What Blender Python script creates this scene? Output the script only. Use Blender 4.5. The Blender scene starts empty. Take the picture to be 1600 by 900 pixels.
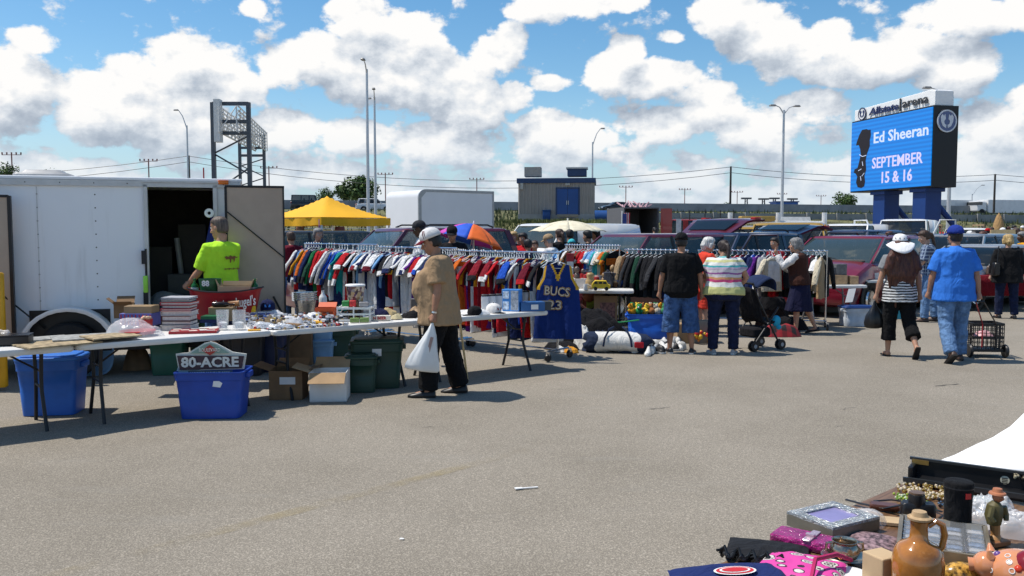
import bpy,bmesh,math,random
import numpy as np
from mathutils import Vector,Matrix,noise as mnoise
R=math.radians
PI=math.pi
random.seed(11)
SC=bpy.context.scene
COL=SC.collection
FPX,HOR,EYE=1350.0,360.0,1.74
PITCH=math.atan((450.0-HOR)/FPX)
cam_d=bpy.data.cameras.new('camera')
cam_d.sensor_width=36.0
cam_d.lens=FPX/1600.0*36.0
cam_d.clip_start,cam_d.clip_end=0.05,5000.0
cam=bpy.data.objects.new('camera',cam_d)
cam.location=(0,0,EYE)
cam.rotation_euler=(R(90)-PITCH,0,0)
COL.objects.link(cam)
SC.camera=cam
SC.view_settings.view_transform='Standard'
SC.view_settings.look='None'
SC.view_settings.exposure=0.0
SC.view_settings.gamma=1.0
SC.view_settings.use_curve_mapping=False
SC.render.engine='CYCLES'
SC.cycles.max_bounces=6
SC.cycles.diffuse_bounces=3
SC.cycles.glossy_bounces=3
SC.cycles.transmission_bounces=5
SC.cycles.transparent_max_bounces=8
SC.cycles.caustics_reflective=False
SC.cycles.caustics_refractive=False
SC.cycles.use_denoising=True
def ray(u,v):
 a,b=(u-800.0)/FPX,(v-450.0)/FPX
 c,s=math.cos(PITCH),math.sin(PITCH)
 return Vector((a,c-b*s,-s-b*c))
def G(u,v,z=0.0):
 """the place on the level z that a spot of the photo shows"""
 d=ray(u,v)
 t=(z-EYE)/d.z
 return Vector((d.x*t,d.y*t,z))
def at(u,v,Y):
 """the place at distance Y that a spot of the photo shows"""
 d=ray(u,v)
 t=Y/d.y
 return Vector((d.x*t,Y,EYE+d.z*t))
TO_SUN=Vector((-0.52,0.07,1.0)).normalized()
SUN_EL=math.asin(TO_SUN.z)
SUN_AZ=math.atan2(TO_SUN.x,TO_SUN.y)
sun_d=bpy.data.lights.new('sun','SUN')
sun_d.energy=4.9
sun_d.angle=R(0.53)
sun_d.color=(1.0,0.94,0.85)
sun=bpy.data.objects.new('sun',sun_d)
sun.rotation_euler=TO_SUN.to_track_quat('Z','Y').to_euler()
sun.location=(0,0,60)
COL.objects.link(sun)
class NT:
 def __init__(self,tree):
  self.t=tree
 def node(self,typ,**kw):
  n=self.t.nodes.new(typ)
  for k,v in kw.items():
   setattr(n,k,v)
  return n
 def put(self,sock,v):
  if isinstance(v,bpy.types.NodeSocket):
   self.t.links.new(v,sock)
  elif v is not None:
   sock.default_value=v
 def m(self,op,a,b=None,c=None,clamp=False):
  n=self.node('ShaderNodeMath',operation=op,use_clamp=clamp)
  for i,v in enumerate((a,b,c)):
   if v is not None:
    self.put(n.inputs[i],v)
  return n.outputs[0]
 def vm(self,op,a,b=None,out=0,scale=None):
  n=self.node('ShaderNodeVectorMath',operation=op)
  self.put(n.inputs[0],a)
  if b is not None:
   self.put(n.inputs[1],b)
  if scale is not None:
   self.put(n.inputs['Scale'],scale)
  return n.outputs[out]
 def noise(self,vec,scale,detail=2.0,rough=0.5,out='Fac',dist=0.0):
  n=self.node('ShaderNodeTexNoise')
  if vec is not None:
   self.put(n.inputs['Vector'],vec)
  n.inputs['Scale'].default_value=scale
  n.inputs['Detail'].default_value=detail
  n.inputs['Roughness'].default_value=rough
  n.inputs['Distortion'].default_value=dist
  return n.outputs[out]
 def ramp(self,fac,stops):
  n=self.node('ShaderNodeValToRGB')
  cr=n.color_ramp
  while len(cr.elements)<len(stops):
   cr.elements.new(0.5)
  for e,(p,c)in zip(cr.elements,stops):
   e.position=p
   e.color=(c,c,c,1)if isinstance(c,(int,float))else(*c[:3],1)
  self.put(n.inputs[0],fac)
  return n.outputs[0]
 def mix(self,fac,a,b,blend='MIX'):
  n=self.node('ShaderNodeMix',data_type='RGBA',blend_type=blend)
  self.put(n.inputs['Factor'],fac)
  for s,v in((n.inputs[6],a),(n.inputs[7],b)):
   if isinstance(v,(tuple,list)):
    v=(*v[:3],1)
   self.put(s,v)
  return n.outputs[2]
 def sstep(self,x,lo,hi):
  n=self.node('ShaderNodeMapRange',interpolation_type='SMOOTHSTEP')
  self.put(n.inputs[0],x)
  n.inputs[1].default_value,n.inputs[2].default_value=lo,hi
  return n.outputs[0]
world=bpy.data.worlds.new('World')
SC.world=world
world.use_nodes=True
world.cycles.sampling_method='MANUAL'
world.cycles.sample_map_resolution=512
def cloud_group():
 g=bpy.data.node_groups.new('cloud_density','ShaderNodeTree')
 g.interface.new_socket('P',in_out='INPUT',socket_type='NodeSocketVector')
 g.interface.new_socket('D',in_out='OUTPUT',socket_type='NodeSocketFloat')
 n=NT(g)
 gi,go=n.node('NodeGroupInput'),n.node('NodeGroupOutput')
 P=gi.outputs[0]
 heads=[(20,140,80,62,1),(52,62,36,24,.8),(5,105,60,40,.8),(150,170,75,62,1),(215,165,85,60,1),(285,195,110,55,1),(300,92,90,36,.75),(250,120,60,40,.8),(200,110,40,26,.7),(360,130,60,45,.85),(440,105,48,36,1),(500,95,70,48,1),(570,110,90,60,1),(660,125,110,62,1),(560,30,62,42,.95),(640,55,72,42,.85),(735,160,85,50,1),(800,150,40,34,.75),(770,95,55,40,.7),(800,60,30,30,.65),(395,12,22,16,.6),(870,6,100,34,.9),(960,2,60,20,.7),(980,78,36,28,1),(965,115,60,36,1),(1025,122,75,34,1),(1100,150,70,24,.8),(1050,58,26,14,.75),(1130,20,58,42,1),(1185,55,70,48,1),(1230,85,75,42,1),(1300,62,40,36,1),(1330,100,70,42,1),(1420,85,65,44,1),(1490,105,75,42,1),(1270,110,50,24,.8),(1500,22,85,32,.85),(1590,20,60,30,.8),(1595,155,26,24,.8),(1560,205,60,48,.9),(1110,185,95,30,.9),(1040,195,60,34,.9),(925,215,50,34,.95),(1020,192,24,12,.7),(850,205,60,40,.9),(1180,205,95,40,.9),(450,205,75,34,.9),(560,215,80,34,.9),(690,225,110,40,.9),(1275,160,70,26,.75),(1520,245,90,30,.8),(860,130,40,14,.62),(880,240,90,34,.85)]
 acc=None
 for(u,v,ru,rv,w)in heads:
  d=ray(u,v)
  az,el=math.atan2(d.x,d.y),math.atan2(d.z,math.hypot(d.x,d.y))
  q=n.vm('SUBTRACT',P,(az,el,0))
  q=n.vm('MULTIPLY',q,(FPX/(ru*1.0),FPX/(rv*1.04),0))
  l=n.vm('DOT_PRODUCT',q,q,out=1)
  f=n.m('MULTIPLY_ADD',l,-w,w)
  acc=f if acc is None else n.m('SMOOTH_MAX',acc,f,0.12)
 sep=n.node('ShaderNodeSeparateXYZ')
 n.put(sep.inputs[0],P)
 el=sep.outputs[1]
 low=n.m('MULTIPLY_ADD',el,-6.4,0.92)
 st=n.vm('MULTIPLY',P,(1.0,2.4,1.0))
 ln=n.noise(st,11.0,3.0,0.55)
 low=n.m('ADD',low,n.m('MULTIPLY_ADD',ln,2.6,-1.40))
 acc=n.m('MAXIMUM',acc,n.m('MINIMUM',low,0.9))
 hi=n.m('MULTIPLY',n.m('GREATER_THAN',el,0.29),n.m('MULTIPLY_ADD',n.noise(P,3.0,2.0,0.5),4.0,-2.3))
 acc=n.m('MAXIMUM',acc,hi)
 n.t.links.new(n.m('MAXIMUM',acc,-1.0),go.inputs[0])
 return g
def make_world():
 t=world.node_tree
 t.nodes.clear()
 n=NT(t)
 out=n.node('ShaderNodeOutputWorld')
 bg=n.node('ShaderNodeBackground')
 sky=n.node('ShaderNodeTexSky')
 sky.sky_type='NISHITA'
 sky.sun_disc=False
 sky.sun_elevation=SUN_EL
 sky.sun_rotation=SUN_AZ%(2*PI)
 sky.altitude=200
 sky.air_density=1.0
 sky.dust_density=0.6
 sky.ozone_density=1.6
 tc=n.node('ShaderNodeTexCoord')
 sep=n.node('ShaderNodeSeparateXYZ')
 n.put(sep.inputs[0],tc.outputs['Generated'])
 X,Y,Z=sep.outputs
 az=n.m('ARCTAN2',X,Y)
 el=n.m('ARCSINE',Z)
 cmb=n.node('ShaderNodeCombineXYZ')
 n.put(cmb.inputs[0],az)
 n.put(cmb.inputs[1],el)
 P=cmb.outputs[0]
 grp=cloud_group()
 def heads(off):
  g=n.node('ShaderNodeGroup')
  g.node_tree=grp
  n.put(g.inputs[0],n.vm('ADD',P,off)if off else P)
  return g.outputs[0]
 def billow(off):
  q=n.vm('MULTIPLY',n.vm('ADD',P,off)if off else P,(1.0,1.35,1.0))
  return n.m('MULTIPLY_ADD',n.noise(q,24.0,9.0,0.58),2.2,-1.12)
 h0,h2=heads(None),heads((-0.010,0.034,0))
 f0,f1=billow(None),billow((-0.007,0.011,0))
 d0=n.m('ADD',h0,f0)
 alpha=n.sstep(d0,0.08,0.40)
 thick=n.sstep(d0,0.15,1.5)
 fine=n.m('MULTIPLY',n.m('SUBTRACT',f0,f1),0.80)
 broad=n.m('MULTIPLY',n.m('SUBTRACT',h0,h2),0.75)
 lit=n.m('ADD',n.m('ADD',fine,broad),n.m('MULTIPLY_ADD',thick,-0.12,0.645),clamp=True)
 ccol=n.ramp(lit,[(0.0,(0.36,0.42,0.51)),(0.34,(0.52,0.58,0.66)),(0.62,(0.75,0.79,0.84)),(0.95,(1.0,0.99,0.975))])
 far=n.sstep(el,0.13,0.015)
 ccol=n.mix(n.m('MULTIPLY',far,0.60),ccol,(0.58,0.70,0.81))
 sc=n.vm('SCALE',sky.outputs[0],scale=SKY_STRENGTH)
 hs=n.node('ShaderNodeHueSaturation')
 n.put(hs.inputs['Color'],sc)
 hs.inputs['Saturation'].default_value=1.32
 hs.inputs['Hue'].default_value=0.494
 air=n.mix(n.m('MULTIPLY',n.sstep(el,0.16,0.0),0.75),hs.outputs[0],(0.40,0.60,0.77))
 col=n.mix(alpha,air,ccol)
 n.put(bg.inputs[0],col)
 bg.inputs[1].default_value=1.0
 t.links.new(bg.outputs[0],out.inputs[0])
SKY_STRENGTH=0.14
make_world()
MATS={}
def mat(name,col=(0.5,0.5,0.5),rough=0.6,metal=0.0,var=0.12,scale=6.0,bump=0.0,bscale=40.0,alpha=1.0,trans=0.0,coat=0.0,sheen=0.0,emit=None,spec=0.5,ior=1.45):
 if name in MATS:
  return MATS[name]
 m=bpy.data.materials.new(name)
 m.use_nodes=True
 n=NT(m.node_tree)
 b=m.node_tree.nodes['Principled BSDF']
 tc=n.node('ShaderNodeTexCoord')
 if var>0:
  f=n.noise(tc.outputs['Object'],scale,5.0,0.6)
  lo=tuple(c*(1-var)for c in col)
  hi=tuple(min(1,c*(1+var))for c in col)
  n.put(b.inputs['Base Color'],n.mix(n.sstep(f,0.3,0.7),lo,hi))
  n.put(b.inputs['Roughness'],n.m('MULTIPLY_ADD',f,0.16,rough-0.08,clamp=True))
 else:
  b.inputs['Base Color'].default_value=(*col,1)
  b.inputs['Roughness'].default_value=rough
 b.inputs['Metallic'].default_value=metal
 b.inputs['Specular IOR Level'].default_value=spec
 b.inputs['IOR'].default_value=ior
 b.inputs['Alpha'].default_value=alpha
 b.inputs['Transmission Weight'].default_value=trans
 b.inputs['Coat Weight'].default_value=coat
 b.inputs['Sheen Weight'].default_value=sheen
 if emit:
  b.inputs['Emission Color'].default_value=(*emit[0],1)
  b.inputs['Emission Strength'].default_value=emit[1]
 if bump:
  bn=n.node('ShaderNodeBump')
  bn.inputs['Strength'].default_value=bump
  bn.inputs['Distance'].default_value=0.02
  n.put(bn.inputs['Height'],n.noise(tc.outputs['Object'],bscale,4.0,0.6))
  n.put(b.inputs['Normal'],bn.outputs[0])
 MATS[name]=m
 return m
def cloth(name,col,var=0.045,fold=0.5,fscale=9.0,rough=0.9):
 """woven cloth: weave plus soft folds"""
 if name in MATS:
  return MATS[name]
 m=mat(name,col,rough,var=var,scale=14.0,sheen=0.02,spec=0.15)
 n=NT(m.node_tree)
 b=m.node_tree.nodes['Principled BSDF']
 tc=n.node('ShaderNodeTexCoord')
 bn=n.node('ShaderNodeBump')
 bn.inputs['Strength'].default_value=min(1.0,fold*1.4)
 bn.inputs['Distance'].default_value=0.045
 st=n.vm('MULTIPLY',tc.outputs['Object'],(1.0,1.0,0.55))
 n.put(bn.inputs['Height'],n.m('ADD',n.noise(st,fscale,3.0,0.55,dist=1.2),n.m('MULTIPLY',n.noise(st,60.0,2.0),0.06)))
 n.put(b.inputs['Normal'],bn.outputs[0])
 return m
def srgb(r,g,b):
 f=lambda c:(c/255.0/12.92)if c<=10 else((c/255.0+0.055)/1.055)**2.4
 return(f(r),f(g),f(b))
def link(o,parent=None):
 COL.objects.link(o)
 if parent is not None:
  o.parent=parent
 return o
def tag(o,label=None,cat=None,group=None,kind=None):
 if label:
  o['label']=label
 if cat:
  o['category']=cat
 if group:
  o['group']=group
 if kind:
  o['kind']=kind
 return o
def thing(name,label,cat,loc=(0,0,0),rot=0.0,group=None):
 o=bpy.data.objects.new(name,None)
 o.empty_display_size=0.1
 o.location=loc
 o.rotation_euler=(0,0,rot)
 link(o)
 return tag(o,label,cat,group)
def copy_tree(o,parent=None):
 c=o.copy()
 link(c,parent)
 for ch in list(o.children):
  copy_tree(ch,c)
 return c
class MB:
 def __init__(self):
  self.v,self.f,self.mi,self.cur=[],[],[],0
  self.M=None
 def add(self,vs,fs,mi=None):
  o=len(self.v)
  if self.M is not None:
   vs=[self.M@Vector(p)for p in vs]
  self.v+=[tuple(p)for p in vs]
  self.f+=[tuple(i+o for i in f)for f in fs]
  self.mi+=[self.cur if mi is None else mi]*len(fs)
  return self
 def box(self,c,s,rz=0.0,mi=None,taper=1.0,tilt=None):
  x,y,z=(k/2 for k in s)
  pts=[]
  for sz in(-1,1):
   k=1.0 if sz<0 else taper
   for sx,sy in((-1,-1),(1,-1),(1,1),(-1,1)):
    pts.append(Vector((sx*x*k,sy*y*k,sz*z)))
  Mx=Matrix.Rotation(rz,4,'Z')
  if tilt:
   Mx=Mx@Matrix.Rotation(tilt[1],4,tilt[0])
  pts=[Mx@p+Vector(c)for p in pts]
  return self.add(pts,[(3,2,1,0),(4,5,6,7),(0,1,5,4),(1,2,6,5),(2,3,7,6),(3,0,4,7)],mi)
 def rbox(self,c,s,r=0.02,rz=0.0,mi=None,taper=1.0,n=3):
  """box with rounded upright edges and chamfered rims"""
  x,y,z=(k/2 for k in s)
  r=min(r,x*0.99,y*0.99)
  ring=[]
  for q,(sx,sy)in enumerate(((1,1),(-1,1),(-1,-1),(1,-1))):
   for i in range(n+1):
    a=q*PI/2+i/n*PI/2
    ring.append((sx*(x-r)+r*math.cos(a),sy*(y-r)+r*math.sin(a)))
  ch=min(r*0.5,z*0.45)
  lv=[(-z,1-ch/max(x,y)),(-z+ch,1.0),(z-ch,taper),(z,taper*(1-ch/max(x,y)))]
  Mx=Matrix.Rotation(rz,3,'Z')
  vs=[]
  for(zz,k)in lv:
   for(px,py)in ring:
    vs.append(Mx@Vector((px*k,py*k,zz))+Vector(c))
  N=len(ring)
  fs=[tuple(reversed(range(N))),tuple(range(3*N,4*N))]
  for l in range(3):
   for i in range(N):
    j=(i+1)%N
    fs.append((l*N+i,l*N+j,(l+1)*N+j,(l+1)*N+i))
  return self.add(vs,fs,mi)
 def tube(self,pts,r,n=8,mi=None,caps=True,flat=1.0):
  """round bar along points; r is one radius or one per point"""
  pts=[Vector(p)for p in pts]
  rs=list(r)if isinstance(r,(list,tuple))else[r]*len(pts)
  vs,fs=[],[]
  up=None
  for i,p in enumerate(pts):
   a=pts[max(0,i-1)]
   b=pts[min(len(pts)-1,i+1)]
   d=(b-a)
   if d.length<1e-9:
    d=Vector((0,0,1))
   d.normalize()
   if up is None:
    up=Vector((0,0,1))if abs(d.z)<0.9 else Vector((0,1,0))
   s=d.cross(up)
   if s.length<1e-6:
    s=d.orthogonal()
   s.normalize()
   w=s.cross(d).normalized()
   up=w
   for k in range(n):
    t=2*PI*k/n
    vs.append(p+s*(math.cos(t)*rs[i])+w*(math.sin(t)*rs[i]*flat))
  for i in range(len(pts)-1):
   for k in range(n):
    j=(k+1)%n
    fs.append((i*n+k,(i+1)*n+k,(i+1)*n+j,i*n+j))
  if caps:
   fs.append(tuple(range(n)))
   fs.append(tuple(reversed(range((len(pts)-1)*n,len(pts)*n))))
  return self.add(vs,fs,mi)
 def lathe(self,prof,c=(0,0,0),n=20,mi=None,caps=True,sx=1.0,sy=1.0,axis='Z'):
  vs,fs=[],[]
  for(r,z)in prof:
   for k in range(n):
    t=2*PI*k/n
    p=(r*math.cos(t)*sx,r*math.sin(t)*sy,z)
    if axis=='X':
     p=(p[2],p[0],p[1])
    elif axis=='Y':
     p=(p[0],-p[2],p[1])
    vs.append(Vector(p)+Vector(c))
  for i in range(len(prof)-1):
   for k in range(n):
    j=(k+1)%n
    fs.append((i*n+k,i*n+j,(i+1)*n+j,(i+1)*n+k))
  if caps:
   fs.append(tuple(reversed(range(n))))
   fs.append(tuple(range((len(prof)-1)*n,len(prof)*n)))
  return self.add(vs,fs,mi)
 def loft(self,rings,mi=None,caps=True,closed=True):
  n=len(rings[0])
  vs=[p for r in rings for p in r]
  fs=[]
  for i in range(len(rings)-1):
   for k in range(n if closed else n-1):
    j=(k+1)%n
    fs.append((i*n+k,i*n+j,(i+1)*n+j,(i+1)*n+k))
  if caps and closed:
   fs.append(tuple(reversed(range(n))))
   fs.append(tuple(range((len(rings)-1)*n,len(rings)*n)))
  return self.add(vs,fs,mi)
 def ball(self,c,r,n=12,m=8,mi=None,s=(1,1,1)):
  prof=[(max(1e-4,math.sin(PI*i/m))*r,-math.cos(PI*i/m)*r)for i in range(m+1)]
  o=len(self.v)
  vs,fs=[],[]
  for(rr,z)in prof:
   for k in range(n):
    t=2*PI*k/n
    vs.append(Vector(c)+Vector((rr*math.cos(t)*s[0],rr*math.sin(t)*s[1],z*s[2])))
  for i in range(m):
   for k in range(n):
    j=(k+1)%n
    fs.append((i*n+k,i*n+j,(i+1)*n+j,(i+1)*n+k))
  return self.add(vs,fs,mi)
 def prism(self,poly,p0,ux,uy,depth,mi=None):
  """flat outline (poly in ux, uy) given a thickness"""
  p0,ux,uy=Vector(p0),Vector(ux).normalized(),Vector(uy).normalized()
  w=ux.cross(uy).normalized()*depth
  a=[p0+ux*x+uy*y for(x,y)in poly]
  n=len(a)
  vs=a+[p+w for p in a]
  fs=[tuple(reversed(range(n))),tuple(range(n,2*n))]
  for i in range(n):
   j=(i+1)%n
   fs.append((i,j,j+n,i+n))
  return self.add(vs,fs,mi)
 def grid(self,fn,nu,nv,mi=None):
  vs=[fn(i/nu,j/nv)for j in range(nv+1)for i in range(nu+1)]
  fs=[(j*(nu+1)+i,j*(nu+1)+i+1,(j+1)*(nu+1)+i+1,(j+1)*(nu+1)+i)for j in range(nv)for i in range(nu)]
  return self.add(vs,fs,mi)
 def build(self,name,mats,parent=None,loc=None,rot=None,smooth=35,bevel=0.0,solid=0.0,label=None):
  me=bpy.data.meshes.new(name)
  me.from_pydata(self.v,[],self.f)
  if not isinstance(mats,(list,tuple)):
   mats=[mats]
  for m in mats:
   me.materials.append(m)
  if len(mats)>1:
   me.polygons.foreach_set('material_index',self.mi)
  if smooth:
   me.polygons.foreach_set('use_smooth',[True]*len(me.polygons))
   if smooth<180:
    me.set_sharp_from_angle(angle=R(smooth))
  me.update()
  o=bpy.data.objects.new(name,me)
  if loc is not None:
   o.location=loc
  if rot is not None:
   o.rotation_euler=rot if isinstance(rot,(tuple,list))else(0,0,rot)
  link(o,parent)
  if solid:
   md=o.modifiers.new('Solidify','SOLIDIFY')
   md.thickness=solid
   md.offset=0
  if bevel:
   md=o.modifiers.new('Bevel','BEVEL')
   md.width=bevel
   md.segments=2
   md.limit_method='ANGLE'
   md.angle_limit=R(35)
  if label:
   o['label']=label
  return o
SCRATCH=bpy.data.scenes.new('scratch')
def evaluated(o):
 SCRATCH.collection.objects.link(o)
 with bpy.context.temp_override(scene=SCRATCH,view_layer=SCRATCH.view_layers[0]):
  dg=bpy.context.evaluated_depsgraph_get()
  dg.update()
  return bpy.data.meshes.new_from_object(o.evaluated_get(dg))
def text(name,s,size,mt,parent,loc,ux,uy,extrude=0.002,align='CENTER',bold=0.0,shear=0.0,space=1.0,sx=1.0,width=None):
 """raised lettering: ux is the reading direction, uy is up"""
 cu=bpy.data.curves.new(name,'FONT')
 cu.body=s
 cu.size=size
 cu.extrude=extrude
 cu.align_x=align
 cu.align_y='CENTER'
 cu.offset=bold
 cu.shear=shear
 cu.space_character=space
 cu.resolution_u=2
 o=bpy.data.objects.new(name,cu)
 me=evaluated(o)
 bpy.data.objects.remove(o)
 bpy.data.curves.remove(cu)
 me.name=name
 me.materials.clear()
 me.materials.append(mt)
 ux,uy=Vector(ux).normalized(),Vector(uy).normalized()
 w=ux.cross(uy).normalized()
 uy=w.cross(ux).normalized()
 if width:
  xs=[p.co.x for p in me.vertices]
  sx=width/(max(xs)-min(xs))
 M4=Matrix((ux*sx,uy,w)).transposed().to_4x4()
 M4 .translation=Vector(loc)
 me.transform(M4)
 r=bpy.data.objects.new(name,me)
 return link(r,parent)
def fold_noise(p,s,seed=0.0):
 return mnoise.noise(Vector((p[0]*s+seed,p[1]*s+seed*1.7,p[2]*s-seed)))
 #   THE SETTING
def asphalt_mat():
 m=bpy.data.materials.new('asphalt')
 m.use_nodes=True
 n=NT(m.node_tree)
 b=m.node_tree.nodes['Principled BSDF']
 P=n.node('ShaderNodeTexCoord').outputs['Object']
 fine=n.noise(P,190.0,3.0,0.75)
 mid=n.noise(P,52.0,3.0,0.65)
 big=n.noise(P,0.45,5.0,0.6)
 wear=n.noise(n.vm('MULTIPLY',P,(0.35,1.5,1.0)),1.6,6.0,0.65)
 vo=n.node('ShaderNodeTexVoronoi',feature='F1')
 n.put(vo.inputs['Vector'],P)
 vo.inputs['Scale'].default_value=120.0
 stone=n.m('ADD',n.m('MULTIPLY',vo.outputs['Distance'],0.5),n.m('MULTIPLY',fine,0.6))
 c=n.ramp(stone,[(0.16,(0.085,0.074,0.060)),(0.36,(0.200,0.175,0.140)),(0.55,(0.285,0.251,0.202)),(0.76,(0.46,0.410,0.333))])
 c=n.mix(n.sstep(mid,0.25,0.75),n.mix(0.0,c,c),n.mix(1.0,c,(0.78,0.78,0.78),'MULTIPLY'))
 c=n.mix(n.sstep(big,0.35,0.7),c,n.mix(1.0,c,(0.82,0.815,0.80),'MULTIPLY'))
 c=n.mix(n.m('MULTIPLY',n.sstep(wear,0.56,0.72),0.35),c,(0.27,0.25,0.215))
 sp=n.noise(P,3.1,4.0,0.55)
 c=n.mix(n.m('MULTIPLY',n.sstep(sp,0.70,0.76),0.45),c,(0.085,0.08,0.074))
 n.put(b.inputs['Base Color'],c)
 b.inputs['Roughness'].default_value=0.92
 b.inputs['Specular IOR Level'].default_value=0.25
 bn=n.node('ShaderNodeBump')
 bn.inputs['Strength'].default_value=0.6
 bn.inputs['Distance'].default_value=0.006
 n.put(bn.inputs['Height'],n.m('ADD',fine,n.m('MULTIPLY',mid,0.8)))
 n.put(b.inputs['Normal'],bn.outputs[0])
 return m
def worn_paint(name,col,lo,hi,under):
 m=bpy.data.materials.new(name)
 m.use_nodes=True
 n=NT(m.node_tree)
 b=m.node_tree.nodes['Principled BSDF']
 P=n.node('ShaderNodeTexCoord').outputs['Object']
 k=n.m('MULTIPLY',n.noise(P,2.2,6.0,0.7),1.0)
 g=n.noise(P,120.0,3.0,0.7)
 fac=n.sstep(n.m('ADD',n.m('MULTIPLY',k,0.7),n.m('MULTIPLY',g,0.4)),lo,hi)
 b.inputs['Base Color'].default_value=(*col,1)
 b.inputs['Roughness'].default_value=0.9
 n.put(b.inputs['Alpha'],fac)
 return m
ASPH=asphalt_mat()
g=MB()
g.add([(-900,-60,0),(900,-60,0),(900,2400,0),(-900,2400,0)],[(0,1,2,3)])
tag(g.build('ground',ASPH,smooth=0),kind='structure')
a,b_=G(110,893),G(640,752)
d=(b_-a).normalized()
s=Vector((-d.y,d.x,0))*0.055
g=MB()
a2=a-d*1.2
b2=b_+d*1.2
g.add([a2-s,b2-s,b2+s,a2+s],[(0,1,2,3)])
o=g.build('painted_stripe',worn_paint('faded_yellow_paint',(0.40,0.32,0.17),0.47,0.89,None),loc=(0,0,0.004),smooth=0)
tag(o,kind='structure')
tar=worn_paint('tar',(0.05,0.048,0.045),0.38,0.6,None)
crk=MB()
for(u0,v0,u1,v1,w)in((1010,640,1050,637,.006),(1290,668,1318,666,.006),(660,668,680,667,.010),(1310,640,1340,637,.006),(870,610,890,608,.012),(1460,604,1500,600,.012)):
 p,q=G(u0,v0),G(u1,v1)
 dd=(q-p).normalized()
 sd=Vector((-dd.y,dd.x,0))
 L,Rr=[],[]
 for i in range(9):
  t=i/8
  c=p.lerp(q,t)+sd*(0.05*fold_noise((t*3,u0,0),1.0,3.0))
  ww=w*(0.35+abs(fold_noise((t*7,v0,1),1.0,9.0))*1.6)*(1 if 0<i<8 else 0.1)
  L.append(c+sd*ww)
  Rr.append(c-sd*ww)
 crk.add(L+Rr,[(i,i+9,i+10,i+1)for i in range(8)])
tag(crk.build('pavement_cracks',tar,loc=(0,0,0.004),smooth=0),kind='structure')
GRASS=mat('dry_grass',(0.12,0.118,0.05),0.95,var=0.5,scale=.7,bump=1.0,bscale=9.0)
CONC=mat('weathered_concrete',(0.27,0.27,0.265),0.9,var=0.16,scale=0.5,bump=0.3,bscale=3.0)
DKROAD=mat('highway_asphalt',(0.12,0.12,0.115),0.9,var=0.1,scale=0.6)
HW_Z=4.1
HWM=Matrix.Translation((-25,95,0))@Matrix.Rotation(R(15),4,'Z')@Matrix.Translation((25,-110,0))
g=MB()
nx=90
prof=[(84,0.0),(88,0.3),(93,1.2),(99,2.5),(104,3.5),(107,3.9),(108.5,4.0)]
vs,fs=[],[]
for j,(y,z)in enumerate(prof):
 for i in range(nx+1):
  x=-160+420*i/nx
  k=0.25*fold_noise((x,y,0),0.12,5.0)*(0 if j in(0,len(prof)-1)else 1)
  vs.append((x,y+3*fold_noise((x,y,3),0.05,1.0)*(j<len(prof)-1),z+k))
for j in range(len(prof)-1):
 for i in range(nx):
  fs.append((j*(nx+1)+i,j*(nx+1)+i+1,(j+1)*(nx+1)+i+1,(j+1)*(nx+1)+i))
g.M=HWM
g.add(vs,fs)
tag(g.build('embankment',GRASS),kind='structure')
g=MB()
g.M=HWM
g.box((50,120,HW_Z-0.1),(420,23,0.2))
tag(g.build('highway',DKROAD,smooth=0),kind='structure')
def weeds(n,xr,yr,zf,h,seed):
 rnd=random.Random(seed)
 g=MB()
 for _ in range(n):
  x,y=rnd.uniform(*xr),rnd.uniform(*yr)
  z=zf(x,y)
  hh=h*rnd.uniform(0.5,1.25)
  w=hh*rnd.uniform(0.10,0.22)
  a=rnd.uniform(0,PI)
  lx,ly=rnd.uniform(-.25,.25)*hh,rnd.uniform(-.25,.25)*hh
  c,s_=math.cos(a)*w,math.sin(a)*w
  g.add([(x-c,y-s_,z),(x+c,y+s_,z),(x+lx,y+ly,z+hh)],[(0,1,2)])
 return g
WEED=mat('tall_weeds',(0.075,0.095,0.04),0.9,var=0.5,scale=0.5)
def emb_z(x,y):
 for(y0,z0),(y1,z1)in zip(prof,prof[1:]):
  if y0<=y<=y1:
   return z0+(z1-z0)*(y-y0)/(y1-y0)-0.15
 return 0
o=weeds(16000,(-45,110),(86,107),emb_z,.62,3)
o.v=[tuple(HWM@Vector(p))for p in o.v]
o=o.build('tall_weeds',WEED,smooth=0)
tag(o,'tall green weeds along the highway slope','weeds',kind='stuff')
b=thing('highway_barrier','long grey concrete barrier wall on the far edge of the highway','barrier',HWM@Vector((50,127,HW_Z)),R(15))
m=MB()
sect=[(-.45,0),(-.30,.35),(-.14,.5),(-.12,1.55),(.12,1.55),(.14,.5),(.3,.35),(.45,0)]
m.loft([[(x,p,q)for(p,q)in sect]for x in(-210,210)])
m.build('wall',CONC,b,smooth=0)
STEEL=mat('galvanised_steel',(0.42,0.43,0.44),0.45,0.7,var=0.12)
DSTEEL=mat('dark_rail_steel',(0.14,0.14,0.14),0.5,0.5,var=0.15)
gr=thing('guardrail','dark steel guardrail on posts along the near edge of the highway','guardrail',HWM@Vector((0,109.0,HW_Z-0.95)),R(15))
m=MB()
wprof=[(.0,.45),(-.06,.5),(-.06,.56),(.0,.61),(-.06,.66),(-.06,.72),(0,.78),(.02,.78),(.02,.45)]
m.loft([[(x,p,q+0.1)for(p,q)in wprof]for x in(-130,200)])
m.build('rail',DSTEEL,gr,smooth=0)
for x in range(-60,100,4):
 p=MB()
 p.box((x,0.1,0.35),(0.16,0.14,1.1))
 p.build('post',DSTEEL,gr,smooth=0)
cp_=thing('concrete_parapet','grey concrete parapet with posts below the highway guardrail on the right','parapet',HWM@Vector((80,100.5,0)),R(15))
m=MB()
m.box((0,0,3.05),(150,.2,1.25))
m.build('wall',CONC,cp_,smooth=0)
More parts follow.
